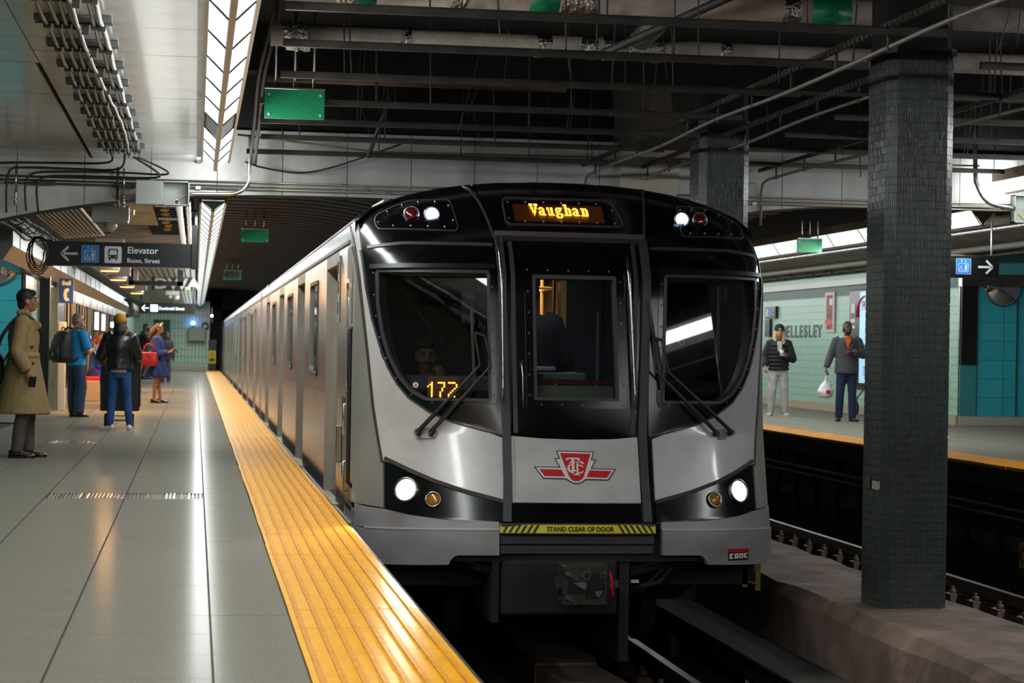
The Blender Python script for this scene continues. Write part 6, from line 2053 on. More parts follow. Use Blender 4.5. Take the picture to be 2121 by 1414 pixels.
class Person:
    """Local frame: +Y is where the person faces, +X their right, Z up, metres; built for the given height."""
    def __init__(self, label, loc, face, H, skin_hex, yaw=0, nod=0, lean=0.0, voxel=0.011, female=False, hip=None):
        # face: direction in degrees, 0 = towards the camera (-Y), 90 = to the right of the picture (+X), 180 = away
        self.t = thing('person', label, 'person', loc, math.radians(180 + face))
        self.s = H / 1.75
        self.f = female
        self.vox = voxel
        self.skin = skin(skin_hex)
        self.b = MB()
        self.fing = MB()
        self.lean = lean
        s = self.s
        self.hw = (0.165 if female else 0.19) * s
        self.hipz = (0.92 * s) if hip is None else hip
        self.shz = self.hipz + 0.50 * s
        self.off = Vector((0, lean * 0.5, 0))
        self.neck = Vector((0, lean * 0.55 - 0.005, self.shz + 0.045 * s))
        self.head = Vector((0, lean * 0.7 + 0.035 * s, self.shz + 0.21 * s))
        self.HM = Matrix.Translation(self.head) @ Matrix.Rotation(math.radians(-yaw), 4, 'Z') @ Matrix.Rotation(math.radians(-nod), 4, 'X') @ Matrix.Scale(s, 4)

    def h(self, *p):
        return self.HM @ Vector(p)

    def build_head(self):
        b, M = self.b, self.HM
        b.ball((0, -0.012, 0.025), (0.076, 0.094, 0.092), 16, 11, M)
        b.ball((0, 0.020, -0.045), (0.060, 0.068, 0.074), 14, 9, M)
        b.ball((0, 0.060, -0.088), (0.027, 0.022, 0.022), 10, 7, M)
        b.ball((0, 0.072, 0.030), (0.052, 0.018, 0.014), 10, 7, M)
        for k in (1, -1):
            b.ball((k * 0.040, 0.060, -0.022), (0.024, 0.022, 0.024), 8, 6, M)
            b.ball((k * 0.078, -0.006, -0.008), (0.011, 0.026, 0.034), 8, 6, M)
        b.tube([self.h(0, 0.080, 0.022), self.h(0, 0.096, -0.002), self.h(0, 0.108, -0.024), self.h(0, 0.086, -0.034)], [0.011 * self.s, 0.013 * self.s, 0.017 * self.s, 0.012 * self.s], 8)
        b.ball((0, 0.083, -0.053), (0.024, 0.012, 0.0075), 8, 6, M)
        b.ball((0, 0.080, -0.066), (0.021, 0.012, 0.0075), 8, 6, M)
        # neck
        n0 = Vector((0, self.neck.y - 0.005, self.neck.z - 0.06 * self.s))
        b.tube([n0, self.neck, self.h(0, -0.012, -0.06), self.h(0, -0.01, 0.0)], [0.066 * self.s, 0.056 * self.s, 0.053 * self.s, 0.05 * self.s], 12)
        e = MB()
        for k in (1, -1):
            e.ball((k * 0.031, 0.082, 0.008), (0.013, 0.008, 0.0075), 8, 6, M)
        e.build('eyes', EYE, self.t, True, kind='stuff')
        e = MB()
        for k in (1, -1):
            e.tube([self.h(k * 0.014, 0.0885, 0.028), self.h(k * 0.032, 0.0885, 0.034), self.h(k * 0.052, 0.078, 0.028)], [0.004 * self.s, 0.005 * self.s, 0.003 * self.s], 5)
        e.build('eyebrows', HAIRM['black'], self.t, True, kind='stuff')
        MB().tube([self.h(-0.022, 0.089, -0.0595), self.h(0, 0.0935, -0.0595), self.h(0.022, 0.089, -0.0595)], 0.0032 * self.s, 5).build('lips', LIPM, self.t, True)

    def torso(self, rx=0.15, ry=0.10):
        s = self.s
        l = self.lean
        hz, sz = self.hipz, self.shz
        fx = 0.92 if self.f else 1.0
        self.b.loft([(0, 0, hz - 0.08 * s, 0.13 * s, 0.09 * s), (0, 0, hz, 0.15 * s, 0.105 * s), (0, l * 0.2, hz + 0.16 * s, rx * s * 0.86 * fx, ry * s * 0.92), (0, l * 0.38, hz + 0.32 * s, rx * s * fx, ry * s * 1.05), (0, l * 0.5, sz - 0.04 * s, rx * s * 1.0 * fx, ry * s * 0.95), (0, l * 0.52, sz + 0.03 * s, 0.085 * s, 0.065 * s)], 16)

    def arm(self, side, elbow, wrist, fdir, pn, curl=0.5, spread=0.2, thumb=None, grip=None):
        """side 1 = the person's right. elbow, wrist: local points; fdir: finger direction, pn: palm normal."""
        s = self.s
        sh = Vector((side * self.hw, self.lean * 0.5, self.shz - 0.015 * s))
        e, w = Vector(elbow), Vector(wrist)
        self.b.tube([sh - Vector((side * 0.05 * s, 0, -0.01)), sh, (sh + e) / 2, e], [0.045 * s, 0.052 * s, 0.046 * s, 0.038 * s], 10)
        self.b.tube([e, e.lerp(w, 0.3), w], [0.039 * s, 0.041 * s, 0.026 * s], 10)
        self.b.ball(e, 0.039 * s, 10, 7)
        f = Vector(fdir).normalized()
        p = Vector(pn)
        p = (p - f * p.dot(f)).normalized()
        a = f.cross(p).normalized()        # across the palm
        hand = MB()
        palm = [w - f * 0.01 * s, w + f * 0.035 * s, w + f * 0.075 * s, w + f * 0.090 * s]
        hand.tube(palm, [0.024 * s, 0.037 * s, 0.040 * s, 0.030 * s], 10, flat=0.42, up=a)
        L = [0.066, 0.078, 0.072, 0.056]
        for i in range(4):
            o = (i - 1.5) * 0.0195 * s
            base = w + f * 0.075 * s + a * o * 0.95
            d = (f + a * (i - 1.5) * 0.1 * spread).normalized()
            pts = [base]
            ang = curl * 0.55
            cur = base
            for j, fr in enumerate((0.46, 0.30, 0.24)):
                dd = d * math.cos(ang) + p * math.sin(ang)
                cur = cur + dd * L[i] * fr * s * 1.08
                pts.append(cur)
                ang += curl * 0.95
            hand.tube(pts, [0.0098 * s, 0.0092 * s, 0.0084 * s, 0.0068 * s], 7)
        tb = thumb if thumb is not None else 1
        b0 = w + f * 0.022 * s + a * tb * 0.027 * s + p * 0.006 * s
        t1 = b0 + (f * 0.55 + a * tb * 0.72 + p * 0.35).normalized() * 0.036 * s
        t2 = t1 + (f * 0.9 + a * tb * 0.12 + p * (0.25 + 0.5 * curl)).normalized() * 0.030 * s
        t3 = t2 + (f * 0.85 - a * tb * 0.15 + p * (0.3 + 0.6 * curl)).normalized() * 0.022 * s
        hand.tube([b0, t1, t2, t3], [0.014 * s, 0.0115 * s, 0.010 * s, 0.0075 * s], 7)
        self.fing.add(hand.v, hand.f)
        return sh, e, w

    def leg(self, side, knee, ankle, toe, bare=False):
        s = self.s
        hp = Vector((side * 0.085 * s, 0, self.hipz - 0.02 * s))
        k, a = Vector(knee), Vector(ankle)
        self.b.tube([hp, hp.lerp(k, 0.4), k], [0.078 * s, 0.064 * s, 0.044 * s], 12)
        calf = k.lerp(a, 0.32) - Vector((0, 0.014 * s, 0))
        self.b.tube([k, calf, k.lerp(a, 0.7), a], [0.044 * s, 0.047 * s, 0.038 * s, 0.032 * s], 12)
        t = Vector(toe).normalized()
        self.b.tube([a + Vector((0, 0, -0.01)) - t * 0.03 * s, a - Vector((0, 0, 0.045 * s)) + t * 0.06 * s, a - Vector((0, 0, 0.058 * s)) + t * 0.15 * s], [0.036 * s, 0.034 * s, 0.022 * s], 10)
        return hp, k, a

    def shoe(self, a, toe, m, sole=None, name='shoe', big=1.0):
        s = self.s
        t = Vector((toe[0], toe[1], 0)).normalized()
        n = Vector((-t.y, t.x, 0))
        rings = []
        b = MB()
        A = Vector((a[0], a[1], 0))
        prof = [(-0.075, 0.028, 0.075), (-0.05, 0.038, 0.09), (0.0, 0.040, 0.085), (0.06, 0.042, 0.062), (0.11, 0.047, 0.048), (0.155, 0.043, 0.040), (0.19, 0.026, 0.030)]
        vs, fs = [], []
        K = 10
        for (d, w, h) in prof:
            for k in range(K):
                an = 2 * PI * k / K
                vs.append(A + t * d * s * big + n * math.cos(an) * w * s * big + Vector((0, 0, (h / 2 + 0.006 + math.sin(an) * h / 2) * s)))
        for i in range(len(prof) - 1):
            for k in range(K):
                q, r = i * K + k, i * K + (k + 1) % K
                fs.append((q, r, r + K, q + K))
        fs += [tuple(range(K))[::-1], tuple((len(prof) - 1) * K + k for k in range(K))]
        o = b.add(vs, fs).build(name, m, self.t, True)
        if sole:
            pr = [tuple((A + t * d * s * big + n * sg * w * s * big).to_2d()) for sg in (1, -1) for (d, w, h) in (prof if sg > 0 else prof[::-1])]
            MB().prism(pr, 'z', 0, 0.024 * s).build('sole', sole, o)
        return o

    def finish(self):
        self.build_head()
        self.body = organic(self.b, self.vox, self.skin, 'body', self.t, 3, self.fing)
        return self.t

    def wear(self, name, mb, m, smooth=4, vox=None):
        return organic(mb, vox or self.vox * 1.1, m, name, self.t, smooth)

    def sleeve(self, b, sh, e, w, r, upto=1.0, r2=None):
        s = self.s
        side = 1 if sh.x > 0 else -1
        r2 = r2 or r * 0.72
        pts = [sh - Vector((side * 0.06 * s, 0, -0.015 * s)), sh, sh.lerp(e, 0.5), e]
        rr = [r * 0.95, r * 1.08, r, r * 0.92]
        if upto <= 0.5:
            b.tube([pts[0], pts[1], sh.lerp(e, upto * 2)], [r * 0.95, r * 1.1, r * 1.12], 12)
            return
        b.tube(pts, rr, 12)
        b.ball(e, r * 0.93, 10, 7)
        q = e.lerp(w, upto)
        b.tube([e, e.lerp(q, 0.5), q], [r * 0.92, (r + r2) / 2, r2], 12)

    def top(self, b, hem, rx, ry, hemr=None, shoulder=1.0, collar=0.0):
        s, l, sz, hz = self.s, self.lean, self.shz, self.hipz
        fx = 0.95 if self.f else 1.0
        hx, hy = hemr or (rx * 1.0, ry * 1.0)
        rings = [(0, 0, hem, hx * s, hy * s)]
        n = max(1, int((hz + 0.18 * s - hem) / (0.1 * s)))
        w = 0.90 if self.f else 0.96
        for i in range(1, n):
            k = i / n
            rings.append((0, l * 0.2 * k, hem + (hz + 0.18 * s - hem) * k, (hx + (rx * w - hx) * k) * s, (hy + (ry * 0.97 - hy) * k) * s))
        rings += [(0, l * 0.22, hz + 0.18 * s, rx * w * fx * s, ry * 0.97 * s), (0, l * 0.38, hz + 0.33 * s, rx * fx * 1.04 * s, ry * 1.05 * s), (0, l * 0.47, sz - 0.06 * s, rx * fx * 1.04 * s, ry * 0.98 * s), (0, l * 0.5, sz + 0.005 * s, rx * fx * 0.86 * shoulder * s, ry * 0.80 * s), (0, l * 0.52, sz + 0.05 * s, 0.078 * s, 0.072 * s)]
        if collar:
            rings.append((0, l * 0.54 + 0.005, sz + (0.05 + collar) * s, 0.075 * s, 0.075 * s))
        b.loft(rings, 22)

    def trousers(self, legs, r1, r2, r3, m, waist=None, name='trousers', cuff=None):
        s = self.s
        b = MB()
        hz = self.hipz
        wz = waist or hz + 0.10 * s
        b.loft([(0, 0, hz - 0.13 * s, 0.135 * s, 0.105 * s), (0, -0.008, hz - 0.02 * s, 0.165 * s, 0.122 * s), (0, 0, wz, 0.145 * s, 0.108 * s)], 18)
        for hp, k, a in legs:
            k2 = k + Vector((0, 0.004, 0))
            end = a + Vector((0, 0.005, -0.02 * s))
            b.tube([hp + Vector((0, -0.005, 0.03 * s)), hp.lerp(k, 0.35), k2, k.lerp(end, 0.45) - Vector((0, 0.008, 0)), end], [0.092 * s, r1 * s, r2 * s, (r2 + r3) / 2 * s * 1.02, r3 * s], 14)
        return self.wear(name, b, m)


EYE = mat('eye_dark', '1c1512', 0.15)
LIPM = mat('lip', '7a4038', 0.5)
HAIRM = {'black': mat('black_hair', '120f0f', 0.45, noise=(60, 0.6, 1.6), bump=(120, 0.5)), 'brown': mat('brown_hair', '3a241a', 0.5, noise=(60, 0.6, 1.5), bump=(120, 0.5)), 'grey': mat('grey_hair', '6a625c', 0.6, noise=(80, 0.6, 1.4), bump=(120, 0.5)), 'blond': mat('blond_hair', 'c2a06c', 0.5, noise=(50, 0.7, 1.2), bump=(90, 0.5)), 'red': mat('auburn_hair', '5a2a1c', 0.5, noise=(50, 0.6, 1.5), bump=(90, 0.5))}
M_SHOEB = mat('black_leather', '0e0c0c', 0.3, spec=0.6)
M_SOLEW = mat('white_rubber', 'c8c4ba', 0.5)
M_PHONE = mat('phone_case', '14181c', 0.2, spec=0.8)


def hair_cap(P, m, back=0.0, fringe=0.0, puff=1.0, name='hair', low=-0.03):
    b, M = MB(), P.HM
    b.ball((0, -0.022, 0.042), (0.084 * puff, 0.094 * puff, 0.085 * puff), 16, 10, M)
    b.ball((0, -0.060, 0.0 + low), (0.074, 0.050, 0.066), 12, 8, M)
    for k in (1, -1):
        b.ball((k * 0.066, -0.028, 0.012), (0.018, 0.045, 0.045), 8, 6, M)
    if fringe:
        b.ball((0.0, 0.048, 0.084), (0.066, 0.044, 0.024 + fringe), 12, 8, M)
    return organic(b, 0.009 * P.s, m, name, P.t, 2)


def phone(loc, rz, rx, label):
    t = thing('mobile_phone', label, 'phone', loc, rz)
    o = MB().box(-0.036, 0.036, -0.005, 0.005, -0.075, 0.075, ch=0.004).build('case', M_PHONE, t)
    s = MB().box(-0.032, 0.032, -0.0062, -0.005, -0.07, 0.07).build('screen', mat('phone_screen', '20262c', 0.1), t)
    for q in (o, s):
        q.rotation_euler = (rx, 0, 0)
    return t


def world(P, v):
    return P.t.matrix_basis @ Vector(v) if False else (Matrix.Translation(P.t.location) @ Matrix.Rotation(P.t.rotation_euler.z, 4, 'Z')) @ Vector(v)


# ---- 1. man in the beige trench coat, in profile facing the track
P = Person('man with glasses in a beige trench coat, standing sideways at the left edge', (-1.775, 21.5, 0), 90, 1.76, 'a06a4c', yaw=0, nod=-2, voxel=0.009)
s = P.s
P.torso()
shR, eR, wR = P.arm(1, (0.27, -0.05, 1.12), (0.26, 0.07, 0.90), (-0.05, 0.35, -1), (-1, 0.1, 0), 0.9, 0.3, -1)
shL, eL, wL = P.arm(-1, (-0.25, -0.03, 1.12), (-0.24, 0.05, 0.88), (0, 0.2, -1), (1, 0, 0), 0.6, 0.2, 1)
l1 = P.leg(1, (0.10, 0.02, 0.50), (0.10, -0.05, 0.085), (0, 1, 0))
l2 = P.leg(-1, (-0.10, 0.05, 0.50), (-0.10, 0.06, 0.085), (0, 1, 0))
P.trousers([l1, l2], 0.085, 0.078, 0.062, cloth('544a42'))
for a in (l1[2], l2[2]):
    o = P.shoe(a, (0, 1, 0), M_SHOEB, M_SHOEB, 'loafer', 1.0)
    MB().box(-0.028, 0.028, -0.006, 0.006, -0.004, 0.006).build('buckle', mat('gold_buckle', 'c9a256', 0.3, 1.0), o).location = (a.x, a.y + 0.085, 0.072)
M_TRENCH = cloth('917a52', 0.8, bump=(25, 0.25))
b = MB()
P.top(b, 0.46, 0.205, 0.155, (0.25, 0.29), 1.0, 0.035)
P.sleeve(b, shR, eR, wR, 0.078, 0.93, 0.068)
P.sleeve(b, shL, eL, wL, 0.078, 0.93, 0.068)
b.box(-0.10, 0.10, -0.075, 0.06, 1.47 * s, 1.54 * s, ch=0.02)
b.prism([(0.10, 1.30), (0.185, 1.37), (0.175, 1.42), (0.06, 1.45)], 'x', 0.04, 0.14)
coat = P.wear('trench_coat', b, M_TRENCH, 4)
bb = MB()
for z in (1.16, 0.99, 0.83):
    bb.cyl((0.11, 0.165 + (1.16 - z) * 0.16, z), (0.135, 0.175 + (1.16 - z) * 0.16, z), 0.014, 10)
for z in (1.16, 0.99, 0.83):
    pass
MB().tube([(0.205 * math.cos(a) * 1.02, 0.155 * math.sin(a) * 1.02, 1.07) for a in [2 * PI * i / 24 for i in range(25)]], 0.03, 8, False, flat=0.4).tube([(0.02, -0.165, 1.07), (0.03, -0.20, 0.98), (0.03, -0.195, 0.84)], 0.028, 6, flat=0.4).build('belt', M_TRENCH, P.t, True)
M_BUTTON = mat('horn_button', '3a2a20', 0.4)
for z in (1.16, 0.99, 0.83):
    MB().ball((0.175 + (1.16 - z) * 0.09, 0.10 + (1.16 - z) * 0.10, z), (0.012, 0.016, 0.016), 8, 6).build('button', M_BUTTON, P.t, True)
hair_cap(P, HAIRM['black'], fringe=0.008, puff=1.06)
g = MB()
for k in (1, -1):
    g.tube([P.h(k * 0.033 + 0.022 * math.cos(a), 0.100, 0.006 + 0.02 * math.sin(a)) for a in [2 * PI * i / 14 for i in range(15)]], 0.0028, 5, False)
    g.tube([P.h(k * 0.055, 0.098, 0.012), P.h(k * 0.078, 0.04, 0.01), P.h(k * 0.082, -0.01, 0.008)], 0.0026, 5)
g.tube([P.h(-0.011, 0.102, 0.008), P.h(0.011, 0.102, 0.008)], 0.003, 5)
g.build('glasses', mat('clear_frames', 'c9b59a', 0.2), P.t)
MB().tube([P.h(0.092, 0.004, -0.006), P.h(0.094, 0.012, -0.032)], [0.010, 0.005], 8).build('earbud', M_WHITEP, P.t, True)
P.finish()
phone(world(P, (0.245, 0.115, 0.80)), 0.2, 0.75, 'dark mobile phone held low in the hand of the trench-coated man')
t = thing('shoulder_bag', 'black shoulder bag on the back of the trench-coated man', 'bag', world(P, (-0.02, -0.31, 0.93)), 0)
b = MB().loft([(0, 0, -0.17, 0.10, 0.15), (0, 0, -0.10, 0.13, 0.17), (0, 0, 0.10, 0.12, 0.15), (-0.0, 0, 0.20, 0.06, 0.12)], 16, 2.8)
organic(b, 0.012, cloth('121214', 0.6), 'body', t, 4)
MB().tube([Vector(world(P, q)) - Vector(t.location) for q in smoothpath([(0.10, -0.27, 1.08), (0.16, -0.20, 1.28), (0.135, -0.06, 1.46), (0.12, 0.06, 1.47), (0.06, 0.16, 1.36), (-0.05, 0.19, 1.2)])], 0.018, 6, flat=0.3).build('strap', cloth('121214', 0.6), t, True)

# ---- 2. man in the blue shirt with a backpack
P = Person('grey-haired man in a bright blue t-shirt and loose jeans wearing a black backpack', (-1.90, 33.0, 0), 128, 1.67, 'a3755c', yaw=35, voxel=0.012)
s = P.s
P.torso(0.165, 0.12)
shR, eR, wR = P.arm(1, (0.26, 0.06, 1.04), (0.14, 0.24, 1.10), (-0.3, 0.6, 0.6), (-1, 0, 0), 1.0, 0.2, -1)
shL, eL, wL = P.arm(-1, (-0.26, 0.03, 1.05), (-0.12, 0.24, 1.10), (0.3, 0.6, 0.6), (1, 0, 0), 1.0, 0.2, 1)
l1 = P.leg(1, (0.11, 0.03, 0.48), (0.11, -0.02, 0.085), (0.15, 1, 0))
l2 = P.leg(-1, (-0.11, 0.03, 0.48), (-0.10, 0.05, 0.085), (-0.1, 1, 0))
P.trousers([l1, l2], 0.105, 0.10, 0.095, cloth('2c3d56', 0.9))
for a in (l1[2], l2[2]):
    P.shoe(a, (0.1, 1, 0), M_SHOEB, M_SHOEB)
b = MB()
P.top(b, 0.83, 0.185, 0.145, (0.195, 0.165))
P.sleeve(b, shR, eR, wR, 0.072, 0.42)
P.sleeve(b, shL, eL, wL, 0.072, 0.42)
P.wear('shirt', b, cloth('1c87c4', 0.8))
hair_cap(P, HAIRM['grey'], puff=0.97)
MB().tube([P.h(-0.05, 0.085, -0.07), P.h(0, 0.105, -0.075), P.h(0.05, 0.085, -0.07), P.h(0.05, 0.07, -0.03)], 0.012, 6, flat=0.4).build('chin_mask', M_WHITEP, P.t, True)
P.finish()
t = thing('backpack', 'large black backpack on the man in the bright blue shirt', 'backpack', world(P, (0.0, -0.28, 1.11)), P.t.rotation_euler.z)
b = MB().loft([(0, 0, -0.24, 0.15, 0.10), (0, -0.01, -0.16, 0.19, 0.15), (0, 0, 0.05, 0.185, 0.14), (0, 0.02, 0.2, 0.16, 0.10), (0, 0.03, 0.27, 0.09, 0.06)], 18, 2.8)
M_BAGB = cloth('0d0d10', 0.6)
organic(b, 0.014, M_BAGB, 'body', t, 4)
organic(MB().loft([(0, -0.13, -0.2, 0.12, 0.05), (0, -0.15, -0.08, 0.14, 0.06), (0, -0.13, 0.02, 0.12, 0.05)], 16, 3), 0.014, M_BAGB, 'pocket', t, 3)
for k in (1, -1):
    MB().tube(smoothpath([(k * 0.12, 0.06, 0.18), (k * 0.14, 0.2, 0.32), (k * 0.14, 0.36, 0.28), (k * 0.15, 0.44, 0.12), (k * 0.16, 0.36, -0.1), (k * 0.15, 0.1, -0.2)]), 0.022, 6, flat=0.4).build('strap', M_BAGB, t, True)
MB().tube([(0.05 * math.cos(a), 0.03, 0.27 + 0.06 * math.sin(a)) for a in [PI * i / 8 for i in range(9)]], 0.01, 6).build('handle', M_BAGB, t)
MB().box(-0.012, 0.0, -0.215, -0.205, -0.02, 0.06).box(0.05, 0.06, -0.21, -0.2, -0.12, -0.08).build('zip_pull', M_WHITEP, t)

# ---- 3. woman in the leather jacket and mustard cap, from behind
P = Person('woman seen from behind in a black leather jacket, skinny blue jeans and a mustard cap', (-1.03, 28.1, 0), 178, 1.60, 'a06a50', voxel=0.011, female=True)
s = P.s
P.torso()
shR, eR, wR = P.arm(1, (0.24, 0.05, 1.02), (0.16, 0.24, 1.00), (0, 1, 0.1), (-1, 0, 0), 0.8, 0.2, -1)
shL, eL, wL = P.arm(-1, (-0.26, 0.03, 1.02), (-0.22, 0.22, 0.92), (0, 1, -0.2), (1, 0, 0), 0.8, 0.2, 1)
l1 = P.leg(1, (0.11, 0.02, 0.44), (0.155, 0.0, 0.085), (0.25, 1, 0))
l2 = P.leg(-1, (-0.10, 0.02, 0.44), (-0.115, 0.0, 0.085), (-0.75, 0.9, 0))
P.trousers([l1, l2], 0.084, 0.066, 0.054, cloth('1c4a80', 0.85, noise=(8, 0.7, 1.25)), name='jeans')
for a, d in ((l1[2], (0.1, 1, 0)), (l2[2], (-0.9, 0.6, 0))):
    P.shoe(a, d, cloth('cfcac2', 0.5), M_SOLEW, 'trainer', 1.02)
b = MB()
P.top(b, 0.80, 0.16, 0.125, (0.165, 0.135))
P.wear('white_shirt', b, cloth('b9b2a6'))
b = MB()
P.top(b, 0.845, 0.205, 0.155, (0.215, 0.165), 1.05)
P.sleeve(b, shR, eR, wR, 0.085, 0.95, 0.06)
P.sleeve(b, shL, eL, wL, 0.085, 0.95, 0.06)
P.wear('leather_jacket', b, mat('leather', '141416', 0.32, spec=0.7, bump=(7, 0.8)), 3)
b = MB()
b.ball((0, -0.03, -0.01), (0.088, 0.078, 0.10), 14, 9, P.HM)
b.tube([P.h(0, -0.06, -0.05), P.h(0.0, -0.075, -0.14), P.h(0, -0.08, -0.2)], [0.08, 0.085, 0.06], 12)
organic(b, 0.012, HAIRM['black'], 'hair', P.t, 3)
M_CAPM = cloth('b07a1c', 0.9)
b = MB()
b.loft([(0, 0, -0.035, 0.088, 0.10), (0, 0, 0.03, 0.091, 0.104), (0, 0, 0.085, 0.078, 0.09), (0, 0, 0.115, 0.045, 0.05), (0, 0, 0.122, 0.01, 0.01)], 20)
b.v = [P.HM @ (Vector(v) + Vector((0, -0.012, 0.02))) for v in b.v]
cap = b.build('cap', M_CAPM, P.t, True)
MB().add([P.h(-0.07, 0.07, 0.0), P.h(0.07, 0.07, 0.0), P.h(0.06, 0.17, -0.012), P.h(-0.06, 0.17, -0.012), P.h(-0.07, 0.07, 0.008), P.h(0.07, 0.07, 0.008), P.h(0.06, 0.17, -0.006), P.h(-0.06, 0.17, -0.006)], [(0, 1, 2, 3), (7, 6, 5, 4), (0, 4, 5, 1), (1, 5, 6, 2), (2, 6, 7, 3), (3, 7, 4, 0)]).build('peak', M_CAPM, cap)
P.finish()
# tall black case on a trolley in front of her
t = thing('trolley_case', 'tall black case on a small trolley in front of the woman in the leather jacket', 'case', (-1.05, 29.2, 0))
MB().box(-0.27, 0.27, -0.22, 0.22, 0.24, 1.08, ch=0.008).build('case', M_BLACK, t)
MB().box(0.27, 0.285, -0.2, 0.2, 0.30, 1.12, ch=0.004).build('side_flap', M_SIGNB, t)
MB().box(-0.10, 0.22, -0.1, 0.12, 1.08, 1.30, ch=0.02).build('top_bag', cloth('16161a', 0.7), t)
MB().box(-0.19, -0.14, -0.225, -0.22, 0.78, 0.80).build('latch', M_STEEL, t)
for k in (-0.20, 0.18):
    MB().cyl((k - 0.018, -0.02, 0.10), (k + 0.018, -0.02, 0.10), 0.10, 20).build('wheel', mat('tyre', '2a2624', 0.7), t)
MB().cyl((-0.20, -0.02, 0.10), (0.18, -0.02, 0.10), 0.010, 8).build('axle', M_STEEL, t)
MB().box(-0.14, -0.12, -0.02, 0.0, 0.1, 0.26).box(0.10, 0.12, -0.02, 0.0, 0.1, 0.26).build('bracket', M_ERED, t)
MB().cyl((-0.12, -0.15, 0.17), (0.10, -0.15, 0.17), 0.008, 6).build('cross_bar', M_STEEL, t)

# ---- 4. seated person in a blue top on the red bench
P = Person('person with long reddish hair in a blue top sitting on the red bench', (-2.05, 42.0, 0), 95, 1.66, '8a5a44', yaw=20, voxel=0.016, female=True, hip=0.56, nod=25, lean=0.10)
P.torso()
shR, eR, wR = P.arm(1, (0.23, 0.10, 0.82), (0.12, 0.30, 0.74), (-0.4, 0.8, 0), (0, 0, -1), 0.7, 0.2, -1)
shL, eL, wL = P.arm(-1, (-0.23, 0.10, 0.82), (-0.10, 0.30, 0.74), (0.4, 0.8, 0), (0, 0, -1), 0.7, 0.2, 1)
l1 = P.leg(1, (0.10, 0.42, 0.50), (0.10, 0.36, 0.085), (0, 1, 0))
l2 = P.leg(-1, (-0.10, 0.42, 0.50), (-0.10, 0.40, 0.085), (0, 1, 0))
for a in (l1[2], l2[2]):
    P.shoe(a, (0, 1, 0), M_SHOEB, M_SHOEB)
b = MB()
b.loft([(0, 0.1, 0.36, 0.24, 0.26), (0, 0.10, 0.50, 0.22, 0.26), (0, 0.05, 0.62, 0.18, 0.17), (0, 0.02, 0.72, 0.14, 0.11)], 18)
P.wear('navy_skirt', b, cloth('1d1c6a'))
b = MB()
P.top(b, 0.56, 0.175, 0.135)
P.sleeve(b, shR, eR, wR, 0.068, 0.42)
P.sleeve(b, shL, eL, wL, 0.068, 0.42)
P.wear('blue_top', b, cloth('1d62b8'))
MB().tube([Vector(shR) + Vector((0.02, -0.07, 0.03)), Vector(shR) + Vector((0.075, -0.03, -0.05)), Vector(shR) + Vector((0.085, 0.0, -0.12))], 0.008, 5).build('sleeve_piping', M_WHITEP, P.t)
b = MB()
b.ball((0, -0.02, 0.03), (0.092, 0.10, 0.095), 14, 9, P.HM)
b.tube([P.h(0, -0.05, 0.0), P.h(0.02, -0.10, -0.15), P.h(0.03, -0.13, -0.30)], [0.085, 0.095, 0.06], 12)
organic(b, 0.014, HAIRM['red'], 'hair', P.t, 3)
P.finish()

# ---- 5. dark-haired person standing behind, only the head shows
P = Person('dark-haired person in grey standing far behind the leather jacket, only the head showing', (-1.72, 50, 0), 75, 1.60, '9a6a52', voxel=0.018)
P.torso()
shR, eR, wR = P.arm(1, (0.24, 0.0, 1.0), (0.24, 0.08, 0.78), (0, 0.1, -1), (-1, 0, 0), 0.5, 0.2, -1)
shL, eL, wL = P.arm(-1, (-0.24, 0.0, 1.0), (-0.24, 0.08, 0.78), (0, 0.1, -1), (1, 0, 0), 0.5, 0.2, 1)
l1 = P.leg(1, (0.10, 0.02, 0.45), (0.10, 0.0, 0.085), (0, 1, 0))
l2 = P.leg(-1, (-0.10, 0.02, 0.45), (-0.10, 0.0, 0.085), (0, 1, 0))
P.trousers([l1, l2], 0.085, 0.07, 0.06, cloth('3a3a40'))
for a in (l1[2], l2[2]):
    P.shoe(a, (0, 1, 0), M_SHOEB, M_SHOEB)
b = MB()
P.top(b, 0.78, 0.19, 0.14)
P.sleeve(b, shR, eR, wR, 0.07)
P.sleeve(b, shL, eL, wL, 0.07)
P.wear('grey_top', b, cloth('6b6b70'))
hair_cap(P, HAIRM['brown'], puff=1.0)
P.finish()

# ---- 6. bearded man on the phone with a blue backpack
P = Person('bearded man in a dark hooded jacket holding a phone to his ear', (-1.62, 66, 0), 85, 1.80, '8f5f48', yaw=5, voxel=0.016)
P.torso()
shR, eR, wR = P.arm(1, (0.27, 0.14, 1.24), (0.14, 0.20, 1.50), (-0.2, -0.2, 1), (-0.8, -0.6, 0), 0.8, 0.2, -1)
shL, eL, wL = P.arm(-1, (-0.26, 0.03, 1.14), (-0.20, 0.18, 1.0), (0, 0.8, -0.3), (1, 0, 0), 0.6, 0.2, 1)
l1 = P.leg(1, (0.10, 0.04, 0.50), (0.10, -0.05, 0.085), (0, 1, 0))
l2 = P.leg(-1, (-0.10, 0.06, 0.50), (-0.10, 0.12, 0.085), (0, 1, 0))
P.trousers([l1, l2], 0.09, 0.075, 0.065, cloth('2c2a2e'))
for a in (l1[2], l2[2]):
    P.shoe(a, (0, 1, 0), cloth('3a2a1e', 0.6), M_SHOEB, 'boot')
b = MB()
P.top(b, 0.86, 0.20, 0.15)
P.sleeve(b, shR, eR, wR, 0.075, 0.92)
P.sleeve(b, shL, eL, wL, 0.075, 0.92)
b.ball((0, -0.07, 1.52), (0.11, 0.08, 0.07), 12, 8)
P.wear('hooded_jacket', b, cloth('24262e'))
hair_cap(P, HAIRM['black'], fringe=0.008, puff=1.02)
